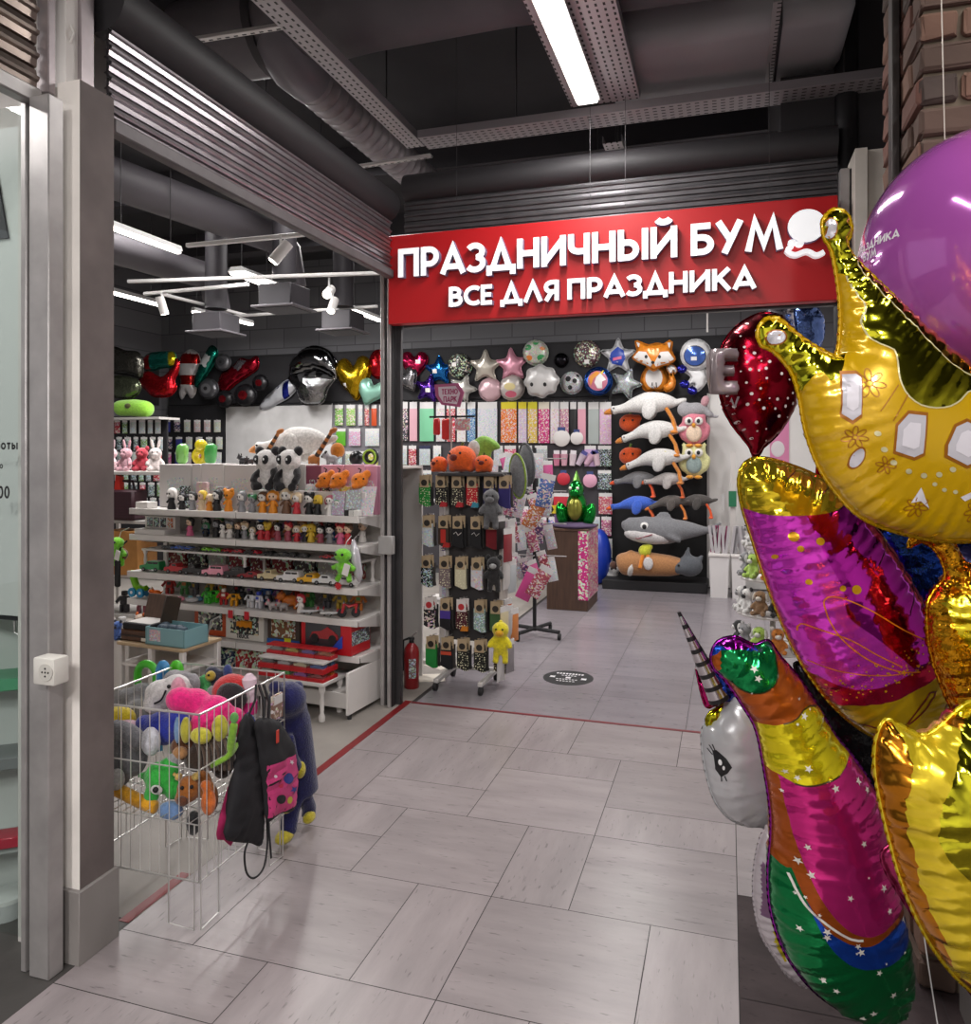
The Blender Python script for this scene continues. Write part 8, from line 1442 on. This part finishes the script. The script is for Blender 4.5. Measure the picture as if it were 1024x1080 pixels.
def dec_crown(fo, m, f, s):
    gem = [[(873, 398), (885, 398), (889, 402), (888, 439), (881, 445), (872, 438)], [(930, 439), (946, 441), (944, 478), (936, 482), (919, 476), (920, 451)], [(986, 447), (1006, 457), (1006, 468), (999, 484), (987, 490), (967, 480), (967, 470), (975, 452)], [(1070, 452), (1086, 448), (1096, 462), (1090, 484), (1074, 486), (1064, 470)]]
    for g in gem:
        cx = sum(p[0] for p in g) / len(g); cy = sum(p[1] for p in g) / len(g)
        for k, mi, l in ((1.16, 4, .0012), (1., 3, .002), (.62, 5, .0028)): fo.decal(m, f([(cx + (x - cx) * k, cy + (y - cy) * k) for x, y in g]), mi, l, .008)
    for cx, cy, rx, ry, a in ((887, 483, 5, 10, .3), (873, 243, 5.5, 10, 0), (815, 357, 9, 7, 0)):
        fo.decal(m, f(circ(cx, cy, rx * 1.25, ry * 1.2, 16, a)), 4, .0014, .006); fo.decal(m, f(circ(cx, cy, rx, ry, 16, a)), 3, .0024, .006)
    for x, y in ((405, 385), (437, 463), (483, 527), (552, 570), (622, 590), (690, 585), (752, 560), (676, 632), (725, 660), (778, 670)):
        fo.decal(m, f(circ(820 + x / 4.907, 380 + y / 4.907, 3.2 if y < 630 else 2.4, 2.6 if y < 630 else 2, 10, .5)), 6, .0016, .004)
    for c in (c1, c2): fo.decal(m, line_poly(f(c[4:-4:3]), 1.5 * s), 6, .001, .006)
    for fx, fy, fr, np_ in ((896, 408, 15, 7), (884, 462, 11, 7), (912, 490, 9, 6), (946, 532, 11, 7), (1004, 536, 12, 7)):
        for k in range(np_):
            a = 2 * PI * k / np_ + .2; px_ = [(fx + fr * .6 * math.cos(a) + x, fy + fr * .6 * math.sin(a) + y) for x, y in circ(0, 0, fr * .42, fr * .2, 12, a)]; fo.decal(m, line_poly(f(px_ + px_[:1]), .9 * s), 4, .0012, .006)
    for pl in ([(922, 410), (905, 436)], [(930, 420), (916, 446)]): fo.decal(m, line_poly(f(pl), 1. * s), 4, .0012, .006)
    for tri in ([(946, 512), (952, 524), (958, 534), (948, 526), (940, 528)], [(985, 522), (997, 515), (999, 508), (1003, 518), (990, 526)]): fo.decal(m, f(tri), 5, .0014, .005)
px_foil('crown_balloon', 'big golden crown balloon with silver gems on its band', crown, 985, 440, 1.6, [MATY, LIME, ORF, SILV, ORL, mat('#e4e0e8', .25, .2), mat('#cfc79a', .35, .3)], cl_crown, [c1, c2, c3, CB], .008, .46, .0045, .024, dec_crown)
# ---- magenta and gold balloon
mg = [(779, 505), (786, 488), (803, 483), (832, 490), (868, 506), (904, 535), (934, 572), (958, 610), (977, 648), (990, 690), (999, 730), (998, 756), (985, 775), (960, 786), (926, 779), (892, 757), (862, 724), (836, 682), (812, 625), (793, 568), (782, 532)]
m1 = [(770, 534), (786, 537), (800, 541), (830, 541), (862, 537), (880, 528)]; m2 = [(830, 745), (858, 741), (879, 737), (901, 732), (922, 725), (942, 714), (963, 704), (983, 686), (1010, 672)]
m3 = [(866, 500), (880, 528), (905, 560), (938, 605), (962, 648), (985, 690)]; m4 = [(818, 690), (850, 706), (880, 716), (905, 712), (930, 700), (950, 690), (975, 668)]
m5 = [(835, 541), (850, 580), (866, 612), (872, 640), (900, 662), (935, 690), (960, 712)]
m1, m2, m3, m4, m5 = map(sm, (m1, m2, m3, m4, m5))
def below(l, u, v):
    for a, b in zip(l, l[1:]):
        if a[0] <= u <= b[0]: return v > a[1] + (b[1] - a[1]) * (u - a[0]) / (b[0] - a[0] + 1e-9)
    return v > (l[0][1] if u < l[0][0] else l[-1][1])
def cl_mag(u, v):
    if not below(m1, u, v) and u < 885: return 0
    if below(m2, u, v): return 2
    if not below(m3, u, v) and u > 862: return 3
    if below(m4, u, v): return 3
    return 8 if inside((u, v), m5 + [(1000, 720), (1000, 480), (835, 480)]) else 1
def dec_mag(fo, m, f, s):
    for x, y, r in ((822, 562, 5), (846, 566, 4), (828, 574, 3.2), (808, 584, 2.6), (836, 607, 3), (866, 612, 3), (879, 613, 4.6)): fo.decal(m, f(circ(x, y, r, r, 14)), 4, .0014, .004)
    for pl, w, mi in (([(974, 674), (930, 655), (890, 632), (862, 621), (850, 624), (853, 640), (866, 662), (890, 682), (920, 694), (945, 696)], 1.3, 5), ([(832, 660), (834, 652), (850, 656), (875, 664), (900, 678), (925, 690)], 1.2, 5), ([(845, 692), (870, 698), (905, 699), (930, 696)], 1., 5), ([(884, 742), (882, 750), (895, 757), (915, 759), (935, 755), (948, 742), (960, 726), (965, 718), (958, 718), (946, 735), (938, 752), (940, 758)], 1.8, 6), ([(986, 706), (984, 730), (978, 750), (968, 768)], 1.8, 6), ([(905, 540), (920, 565), (945, 606), (968, 655)], 1.2, 7), ([(850, 520), (880, 506)], .9, 7), ([(905, 590), (928, 562)], .9, 7), ([(935, 640), (956, 606)], .9, 7), ([(820, 505), (838, 492)], .9, 7)):
        fo.decal(m, line_poly(f(pl), w * s), mi, .0012, .005)
    rr = random.Random(3)
    for i in range(120):
        u = rr.uniform(835, 985); v = 735 - (u - 835) * .42 + rr.gauss(-4, 9)
        if not below(m2, u, v): fo.decal(m, f(circ(u, v, rr.uniform(.6, 1.4), None, 5)), 4, .0013, .01)
MAGF = mat((.72, .05, .62), .17, .75, 'foil'); REDF = mat((.52, .012, .06), .17, .85, 'foil'); MGG = mat((.78, .58, .03), .13, .9, 'foil'); MGB = mat('#b8980a', .24, .45, 'foil', .4)
px_foil('magenta_balloon', 'tall magenta and gold foil balloon with orange swirl lines', mg, 888, 640, 2.02, [MGG, MAGF, MGB, REDF, mat('#d09a10', .3, .5), mat('#d97a10', .35, .4), mat('#5e1206', .4, .2), mat('#4a0418', .35, .5), mat((.66, .03, .55), .1, 1, 'foil')], cl_mag, [m1, m2, m3, m4, m5], .0095, .56, .006, .028, dec_mag)
# ---- rainbow digit balloon
rb = [(750, 692), (757, 677), (775, 672), (795, 680), (810, 676), (822, 692), (842, 715), (862, 745), (880, 775), (902, 802), (920, 832), (931, 870), (938, 910), (946, 950), (956, 990), (961, 1030), (955, 1060), (940, 1076), (914, 1076), (880, 1061), (850, 1036), (826, 1000), (813, 960), (810, 920), (813, 880), (812, 850), (805, 805), (797, 768), (784, 745), (773, 728), (763, 715), (753, 705)]
g0 = [(748, 696), (758, 684), (773, 681), (789, 683), (800, 679), (806, 674)]; g1 = [(755, 712), (764, 713), (775, 722), (789, 725), (802, 720), (811, 707), (813, 691), (811, 674)]
g2 = [(788, 762), (795, 760), (811, 755), (827, 749), (840, 738), (855, 740), (868, 745), (885, 754)]; g3 = [(800, 803), (813, 808), (829, 813), (844, 811), (860, 806), (873, 800), (892, 786)]
g4 = [(813, 808), (820, 845), (830, 885), (846, 922), (865, 945), (885, 955), (905, 953), (942, 940)]; g5 = [(808, 850), (814, 850), (820, 890), (833, 925), (850, 950), (870, 962), (892, 965), (920, 955), (952, 948)]
g6 = [(833, 925), (846, 955), (860, 975), (880, 988), (905, 989), (926, 985), (960, 968)]
g0, g1, g2, g3, g4, g5, g6 = map(sm, (g0, g1, g2, g3, g4, g5, g6))
def cl_rb(u, v):
    if not below(g0, u, v): return 0 if v < 681 else 5
    if inside((u, v), g1 + [(760, 660)]) : return 1
    if not below(g2, u, v): return 2
    if not below(g3, u, v): return 3
    if inside((u, v), [(892, 780)] + g3[::-1][1:-1] + g4 + [(960, 900), (930, 800)]): return 4
    if inside((u, v), [(800, 803), (813, 808)] + g4[1:] + [(952, 948)] + g5[::-1][1:]): return 2
    if inside((u, v), [q for q in g5 if q[1] > 924 and q[0] > 832] + g6[::-1][:-1]): return 5
    return 2 if 728 < v < 900 and u < 835 else 1
def dec_rb(fo, m, f, s):
    rr = random.Random(5)
    for i in range(95):
        u = rr.uniform(760, 950); v = rr.uniform(690, 1070)
        if 756 < v < 790 and u < 880: continue
        if fo.z(*f([(u, v)])[0]) is None: continue
        r = rr.choice((1.5, 2, 3.4, 4.2)); fo.decal(m, f(star_pts(u, v, r, r * .42, 5, rr.uniform(0, 90))), 6, .0014, .01)
    fo.decal(m, line_poly(f([(820, 905), (832, 930), (850, 945), (872, 957), (884, 958)]), 2.4 * s), 6, .0016, .006)
    for l in (g1, g2[4:-4], g3[4:-4]): fo.decal(m, line_poly(f(l[2:-2:2]), 1.4 * s), 7, .0012, .006)
px_foil('rainbow_balloon', 'striped rainbow digit balloon with small white stars', rb, 860, 880, 1.86, [mat((.3, .02, .35), .2, 1, 'foil'), mat((.006, .22, .06), .17, .8, 'foil'), mat((.42, .09, .01), .25, .6, 'foil'), mat((.8, .68, .015), .17, .75, 'foil'), mat((.72, .03, .26), .17, .75, 'foil'), mat((.012, .08, .52), .2, .75, 'foil'), mat('#d8d4cc', .4), mat('#3c2c08', .4, .4)], cl_rb, [g0, g1, g2, g3, g4, g5, g6], .0085, .62, .0055, .026, dec_rb)
# ---- gold star in the corner
st = [(923, 795), (926, 775), (934, 760), (948, 765), (972, 776), (992, 766), (1020, 742), (1052, 740), (1100, 765), (1140, 830), (1145, 920), (1110, 1010), (1062, 1056), (1024, 1044), (985, 1000), (955, 940), (936, 876), (925, 825)]
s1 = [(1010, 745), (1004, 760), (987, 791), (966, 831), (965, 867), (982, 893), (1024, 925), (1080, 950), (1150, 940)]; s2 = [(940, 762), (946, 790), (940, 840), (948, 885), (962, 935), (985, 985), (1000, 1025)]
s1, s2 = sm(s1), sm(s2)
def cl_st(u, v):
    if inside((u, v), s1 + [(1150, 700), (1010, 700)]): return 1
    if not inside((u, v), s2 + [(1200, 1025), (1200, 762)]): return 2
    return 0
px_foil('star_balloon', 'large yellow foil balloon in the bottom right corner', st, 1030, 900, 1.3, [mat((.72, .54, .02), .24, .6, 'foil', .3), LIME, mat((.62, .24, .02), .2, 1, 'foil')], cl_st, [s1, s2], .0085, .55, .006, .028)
# ---- gold orange twist
gt = [(958, 577), (972, 571), (988, 582), (997, 606), (986, 622), (978, 640), (980, 680), (990, 715), (1003, 745), (1016, 768), (1030, 790), (1046, 768), (1066, 735), (1078, 690), (1074, 645), (1058, 622), (1048, 606), (1058, 584), (1070, 578), (1064, 568), (1044, 570), (1030, 592), (1018, 594), (1004, 572), (985, 562), (964, 564)]
def cl_gt(u, v): return 1 if inside((u, v), [(985, 630), (1000, 622), (1018, 626), (1016, 660), (1008, 680), (994, 664)]) else 0
px_foil('gold_balloon', 'crumpled orange gold foil balloon with a twisted neck under the crown', gt, 1020, 670, 1.78, [mat((.72, .33, .015), .12, 1, 'crinkle'), mat((.7, .55, .03), .2, 1, 'foil')], cl_gt, [], .008, .6, .006, .02)
# ---- unicorn head
un = [(741, 770), (741, 792), (746, 820), (755, 846), (770, 863), (790, 871), (808, 869), (818, 858), (824, 820), (822, 770), (806, 728), (790, 698), (778, 706), (766, 732), (750, 755)]
def dec_un(fo, m, f, s):
    fo.decal(m, f([(747, 786), (750, 784), (758, 790), (763, 798), (759, 806), (754, 811), (749, 804)]), 1, .0012, .005)
    fo.decal(m, f(circ(752.5, 795, 1.6, 3, 10)), 2, .002, .003); fo.decal(m, f(circ(755.5, 800, 1.2, 2.4, 10)), 2, .002, .003)
    for pl in ([(748, 787), (744.5, 781)], [(749, 785), (746.5, 779)], [(754, 810), (755, 816)], [(757, 809), (759, 814)], [(747, 790), (743.5, 786)]): fo.decal(m, line_poly(f(pl), 1. * s), 1, .0014, .004)
t, _ = px_foil('unicorn_balloon', 'grey white unicorn head balloon with a striped horn', un, 785, 790, 2.3, [mat('#bcbdbf', .26, .2, 'foil', .5), mat('#121114', .4), mat('#e8e8e8', .4)], None, [], .012, .62, .004, .04, dec_un)
def sub(px, D, mats, nm, k=.5, dz=0, uc=785, vc=790, D0=2.3, par=None, res=.009, pk=.004):
    fo = Foil(loc2(px, uc, vc, D0), res, k, None, pk, .018); m = fo.mb(); fo.seam(m, .003); o = m.build(nm, mats, par or t, loc=(0, 0, dz), ang=180); return o
sub([(734, 706), (738, 716), (748, 723), (758, 728), (770, 727), (778, 722), (770, 734), (756, 743), (745, 746), (739, 730)], 2.3, [mat((.55, .02, .18), .18, 1, 'foil')], 'ear')['label'] = 'pink foil ear'
sub([(743, 757), (748, 749), (760, 742), (772, 731), (777, 727), (768, 746), (756, 760), (746, 766)], 2.3, [mat((.5, .47, .02), .18, 1, 'foil')], 'ear_tip', dz=.012)['label'] = 'yellow foil tip of the ear'
sub([(749, 690), (758, 700), (770, 708), (782, 716), (776, 728), (764, 736), (754, 726), (752, 708)], 2.3, [mat((.02, .05, .32), .18, 1, 'crinkle')], 'mane', dz=.03)['label'] = 'blue foil mane'
a, b = [Vector((*q, .02)) for q in loc2([(714, 644), (757, 735)], 785, 790, 2.3)]
m = MB(); N_ = 22
for i in range(N_):
    p = a.lerp(b, i / N_); q = a.lerp(b, (i + 1) / N_); r0 = .005 + .030 * i / N_; r1 = .005 + .030 * (i + 1) / N_
    m.cyl(p, q, r0, r1, 18, 1 if i % 3 == 0 else 0, i in (0, N_ - 1))
m.build('horn', [mat((.62, .6, .62), .2, 1, 'foil'), mat('#141316', .35)], t, loc=(0, 0, 0))['label'] = 'silver horn with black stripes'
# ---- second white balloon behind the rainbow one
wu = [(820, 866), (806, 876), (799, 895), (795, 925), (796, 955), (803, 985), (818, 1010), (835, 1032), (860, 1040), (880, 1000), (880, 930), (860, 880)]
def cl_wu(u, v):
    if inside((u, v), [(811, 900), (818, 890), (824, 1010), (812, 985), (807, 950)]): return 1
    if u < 812 and 905 < v < 960 and u > 799: return 2
    return 0
px_foil('white_balloon', 'white foil balloon with yellow and mauve patches behind the rainbow balloon', wu, 835, 955, 2.12, [mat('#c4bcc0', .25, .3, 'foil', .4), mat('#b8a818', .3, .5), mat('#7a5a78', .3, .4)], cl_wu, [], .007, .45, .004, .03)
# ---- red dotted drop
rd = [(806, 330), (824, 334), (836, 349), (841, 374), (841, 405), (835, 434), (819, 459), (805, 472), (800, 481), (794, 481), (791, 472), (784, 463), (769, 443), (760, 419), (756, 390), (761, 366), (773, 348), (789, 336)]
def dec_rd(fo, m, f, s):
    rr = random.Random(8); P = []
    while len(P) < 70:
        q = (rr.uniform(758, 840), rr.uniform(338, 468))
        if all((q[0] - p[0]) ** 2 + (q[1] - p[1]) ** 2 > 46 for p in P) and fo.z(*f([q])[0]) is not None: P.append(q)
    for q in P: fo.decal(m, f(circ(q[0], q[1], rr.choice((.9, 1.3, 1.7)), None, 8)), 1, .0016, .01)
    mm = MB(); text(mm, 'W', 0, 0, 1, .16, Matrix.Identity(4))
    for fc in mm.f: fo.decal(m, f([(760 + mm.v[i][0] * 12, 432 - mm.v[i][1] * 12) for i in fc]), 2, .002, .01)
px_foil('red_balloon', 'dark red drop balloon with white dots left of the crown', rd, 800, 400, 2.7, [mat((.3, .006, .02), .2, 1, 'foil'), mat('#e6dcd8', .4), mat('#a89a9e', .4, .3)], None, [], .016, .72, .004, .05, dec_rd)
lt = [(0, 0), (1, 0), (1, .26), (.45, .26), (.45, .42), (.85, .42), (.85, .62), (.45, .62), (.45, .76), (1, .76), (1, 1), (0, 1)]
px_foil('letter_balloon', 'pinkish grey foil letter balloon in front of the red drop', [(750 + 27 * x, 415 - 46 * y) for x, y in lt], 763, 392, 2.42, [mat('#9a8d90', .32, .35, 'foil', .3)], None, [], .0065, .85, .001, .02, None, False)
# ---- purple bubble
D = 2.0; c = aD(1050, 271, D); t = thing('bubble_balloon', 'huge shiny purple balloon at the right edge with white lettering', 'balloon', c)
rB = 132 * D / F
def purple():
    m, nt, b = newmat('purple_pearl'); N = nt.nodes.new; L = nt.links.new
    tc = N('ShaderNodeTexCoord'); sx = N('ShaderNodeSeparateXYZ'); L(tc.outputs['Object'], sx.inputs[0])
    cr = N('ShaderNodeValToRGB'); cr.color_ramp.elements[0].position = .1; cr.color_ramp.elements[0].color = (*lin('#c8688c'), 1); cr.color_ramp.elements[1].position = .75; cr.color_ramp.elements[1].color = (*lin('#b45ab4'), 1)
    mr = N('ShaderNodeMapRange'); mr.inputs[1].default_value = .3; mr.inputs[2].default_value = -.3; L(sx.outputs['X'], mr.inputs[0]); L(mr.outputs[0], cr.inputs[0]); L(cr.outputs[0], b.inputs['Base Color'])
    b.inputs['Roughness'].default_value = .12; b.inputs['Metallic'].default_value = .2; b.inputs['Coat Weight'].default_value = 1; b.inputs['Coat Roughness'].default_value = .02
    return m
MB().ell((0, 0, 0), (rB, rB, rB * 1.02), n=64, k=40).build('balloon_skin', purple(), t, loc=(0, 0, 0))
m = MB(); text(m, 'ПРАЗДНИКА', 0, 0, 1, .2, Matrix.Identity(4)); text(m, 'БУМ', 2, -1.3, 1, .2, Matrix.Identity(4))
# lettering wrapped on the skin, running round the left flank
aim = math.atan2(-CS, SN)   # towards the viewer
vs = []
for x, y, z in m.v:
    lon = aim - R(107) + x * .085; lat = R(4) + y * .062; rr = rB * 1.004
    vs.append((rr * math.cos(lat) * math.cos(lon), rr * math.cos(lat) * math.sin(lon), rr * 1.02 * math.sin(lat)))
m.v = vs; m.build('lettering', mat('#e9e3ea', .4), t, loc=(0, 0, 0), smooth=False)
# ---- balloons peeping out behind
px_foil('red_balloon', 'plain bright red foil balloon peeping out between crown and magenta balloon', circ(903, 505, 42, 52, 18), 903, 505, 2.28, [mat((.5, .01, .02), .2, 1, 'foil')], None, [], .016, .6)
px_foil('blue_balloon', 'dark blue crinkled foil balloon behind the orange gold one', [(925, 560), (950, 548), (990, 552), (1030, 560), (1070, 600), (1060, 680), (1010, 720), (985, 690), (960, 645), (935, 600)], 990, 620, 2.28, [mat((.015, .05, .3), .22, 1, 'crinkle')], None, [], .014, .5, .006, .03)
px_foil('black_balloon', 'black crinkled foil balloon between the rainbow and magenta balloons', [(838, 700), (870, 715), (905, 745), (935, 770), (940, 830), (915, 870), (885, 800), (860, 750)], 895, 780, 2.3, [mat((.02, .02, .022), .18, .9, 'crinkle')], None, [], .014, .5, .006, .03)
px_foil('navy_balloon', 'navy balloon at the right frame edge beside the gold twist', [(1005, 585), (1040, 580), (1075, 600), (1080, 650), (1040, 680), (1010, 650)], 1040, 630, 2.2, [mat((.02, .02, .08), .3, .6, 'foil')], None, [], .016, .6)
px_foil('pink_balloon', 'thin pink foil edge of a balloon behind the corner star', [(930, 900), (960, 960), (1000, 1015), (1040, 1060), (1080, 1050), (1040, 960), (980, 890)], 1000, 980, 1.62, [mat((.45, .04, .14), .25, .9, 'foil')], None, [], .014, .35)
# blue and silver foil hanging inside the shop below the sign
for i, (px, cc, lb, D) in enumerate([([(810, 322), (832, 318), (842, 340), (838, 372), (822, 376), (812, 350)], (.72, .7, .76), 'crinkled silver foil balloon hanging just under the sign near its right end', 5.2), ([(838, 324), (856, 320), (868, 335), (868, 358), (858, 372), (844, 366)], (.12, .2, .5), 'crinkled blue foil balloon hanging just under the sign near its right end', 5.0)]):
    t, fo = px_foil('hanging_balloon', lb, px, sum(p[0] for p in px) / 6, sum(p[1] for p in px) / 6, D, [mat(cc, .2, 1, 'crinkle')], None, [], .02, .6, .01, .05, tail=False)
    MB().tube([(0, .1, 0), (0, 1.2, 0)], .002, 5).build('string', alu, t, loc=(0, 0, 0))
# ---- weight box the ribbons are tied to, brick column
t = thing('display_box', 'dark grey box low in the right corner behind the balloons', 'box', (.98, 2.38, 0))
MB().box((0, 0, .25), (.62, .6, .5), bev=.008).build('box_body', mat('#5d5856', .6, 0, 'plaster'), t, loc=(0, 0, 0)); MB().box((0, 0, .505), (.65, .63, .018), bev=.003).build('box_top', mat('#77716e', .5), t, loc=(0, 0, 0)); MB().box((-.27, -.306, .2), (.012, .012, .4)).build('edge_strip', alu, t, loc=(0, 0, 0))
tag(MB().lathe([(.05, 0), (.055, .02), (.04, .05), (.01, .06)], (0, 0, 0), 18).build('balloon_weight', mat('#8a8488', .3, .8), loc=(WEIGHT.x, WEIGHT.y, 0)), 'small metal weight the balloon ribbons are tied to', 'weight')
def brickcol():
    x0 = aD(968, 100, 2.45); X = x0.x; Y = x0.y; t = thing('brick_column', 'rough dark brick column in the top right corner', 'column', (X + .35, Y + .3, 0))
    m = MB(); H_ = .1; rr = random.Random(2); ox, oy = -.35, -.3
    def brick(c, d):
        k = len(m.v); m.box(c, d, rr.randrange(4), None, .012, 2)
        for i in range(k, len(m.v)): m.v[i] = tuple(q + rr.uniform(-.004, .004) for q in m.v[i])
    for i in range(46):
        z = .05 + i * H_; x = ox; y = oy + .11 if i % 2 else oy
        for L_ in ((.24, .24, .22) if i % 2 else (.12, .24, .24, .1)): brick((x + L_ / 2, oy + .055, z), (L_ - .014, .11, .084)); x += L_
        for L_ in ((.24, .25) if i % 2 else (.24, .24, .12)): brick((ox + .055, y + L_ / 2, z), (.11, L_ - .014, .084)); y += L_
    m.build('brickwork', [mat('#5d4a41', .9, 0, 'dirty'), mat('#6b4a40', .9, 0, 'dirty'), mat('#4b3f3a', .9, 0, 'dirty'), mat('#75584a', .9, 0, 'dirty')], t, loc=(0, 0, 0), smooth=False)
    MB().b2((ox + .02, oy + .02, 0), (ox + .68, oy + .6, 4.55)).build('mortar_core', mat('#6e6254', .95, 0, 'dirty'), t, loc=(0, 0, 0))
    MB().b2((ox - .03, oy + .24, 0), (ox - .005, oy + .31, 4.55), bev=.003).build('steel_strip', mat('#3b3533', .5, .5, 'metal'), t, loc=(0, 0, 0))
brickcol()
a = aD(993, 0, 2.1); tag(MB().tube([a + Vector((0, 0, 1.2)), a, aD(997, 175, 2.1)], .0016, 5).build('hanging_wire', mat('#b9b0a6', .4, .3)), 'thin pale wire hanging in front of the brick column', 'wire')
# ================================================================ neighbouring shop on the left
t = thing('glass_front', 'glass pane with black lettering and metal frame at the left edge', 'shop window', (-2.19, 1.98, 0))
MB().b2((-.025, -.02, 0), (.0, .03, 2.9), bev=.004).build('frame_post', alu, t, loc=(0, 0, 0))
MB().b2((.022, -.03, 0), (.105, .03, 2.86), bev=.004).build('frame_post', alu, t, loc=(0, 0, 0))
MB().b2((.0, -.0, 0), (.022, .02, 2.9)).build('rubber_seal', rub, t, loc=(0, 0, 0))
MB().b2((-1.1, -.004, .1), (-.025, .004, 2.85)).build('glass_pane', mat('#e8f0f0', .02, 0, 'glass', 0, 0, 1, .95), t, loc=(0, 0, 0))
m = MB()
for s, u, v, h in (('аботы', -10, 474, .037), ('о', 0, 494, .024), ('12:00', -17, 525, .042)):
    p = aY(u, v, 1.975) - t.location; text(m, s, p.x, p.z, h, .17, Matrix.Translation((0, -.006, 0)) @ FRONT.to_4x4())
m.build('lettering', mat('#1c1a1c', .5), t, loc=(0, 0, 0), smooth=False)
t2 = thing('pale_board', 'pale grey board with a dark corner mark behind the glass', 'board', (-2.66, 2.12, 0))
zb = aY(20, 650, 2.1).z
MB().b2((-.6, -.02, zb), (.42, .0, 2.85)).build('board', mat('#c9cac8', .5), t2, loc=(0, 0, 0))
p = aY(0, 205, 2.1) - t2.location; MB().prism([(p.x - .1, p.z - .16), (p.x + .045, p.z - .16), (p.x - .02, p.z + .12)], -.028, -.02, 'y').build('dark_mark', mat('#3c3a3e', .6), t2, loc=(0, 0, 0))
MB().b2((-.6, -.005, zb - .02), (.35, .01, zb)).build('board_rail', rub, t2, loc=(0, 0, 0)); MB().tube([(.25, -.01, zb - .02), (.25, -.01, zb - .06), (.27, -.01, zb - .07)], .004, 6).build('hook', alu, t2, loc=(0, 0, 0))
t = thing('wall_shelves', 'white shelf unit behind the left glass with green and grey shelf edges', 'shelf unit', (-2.6, 2.2, 0), R(38))
MB().b2((-.25, .1, 0), (.2, .12, 1.2)).build('back_panel', mat('#c4c6c4', .5), t, loc=(0, 0, 0))
for v, c, nm in ((722, '#4f9a72', 'green shelf edge'), (803, '#77797a', 'grey shelf edge'), (985, '#6f7070', 'grey bottom shelf')):
    z = aY(12, v, 2.25).z; o = MB().b2((-.25, -.06, z), (.22, .1, z + .045), bev=.003).build('shelf', mat(c, .4), t, loc=(0, 0, 0)); o['label'] = nm
z = aY(10, 880, 2.25).z
tag(MB().box((0, 0, .02), (.1, .09, .04), bev=.004).build('red_pack', mat('#b02038', .35), loc=(-2.53, 2.2, z), rz=R(38)), 'flat red and white pack on the left shelf behind glass', 'pack')
zz = z; MB().b2((-.25, -.06, zz - .03), (.22, .1, zz), bev=.003).build('shelf', mat('#a9abaa', .4), t, loc=(0, 0, 0))
z2 = aY(12, 985, 2.25).z + .045
for i, (x, lb) in enumerate([(-2.54, 'clear plastic tub with a white lid low behind the left glass')]):
    t3 = thing('plastic_tub', lb, 'tub', (x, 2.19, z2)); MB().lathe([(.055, 0), (.06, .01), (.066, .13), (.066, .135)], n=24).build('tub', mat('#d5d8d8', .2, 0, '', 0, 0, 1, .3), t3, loc=(0, 0, 0)); MB().lathe([(.07, .135), (.07, .15), (.03, .153)], n=24).build('lid', mat('#d0d2d0', .4), t3, loc=(0, 0, 0)); MB().tube([(.07, 0, .13), (.09, -.01, .06), (.07, -.02, .03)], .003, 6).build('wire_handle', alu, t3, loc=(0, 0, 0))
# socket on the frame
p = aY(54, 706, 1.92); t = thing('wall_socket', 'white power socket box on the metal frame beside the pillar', 'socket', (p.x, 1.92, p.z))
MB().box((0, 0, 0), (.085, .06, .085), bev=.006, seg=2).build('socket_box', mat('#d6d3cc', .4), t, loc=(0, 0, 0)); m = MB(); m.cyl((.012, -.029, 0), (.012, -.034, 0), .027, n=20)
m.build('socket_plate', mat('#c6c3bc', .4), t, loc=(0, 0, 0)); m = MB()
for a in range(5): m.cyl((.012 + (.012 if a else 0) * math.cos(a * PI / 2), -.033, (.012 if a else 0) * math.sin(a * PI / 2)), (.012 + (.012 if a else 0) * math.cos(a * PI / 2), -.035, (.012 if a else 0) * math.sin(a * PI / 2)), .0032, n=8)
m.build('socket_holes', rub, t, loc=(0, 0, 0))
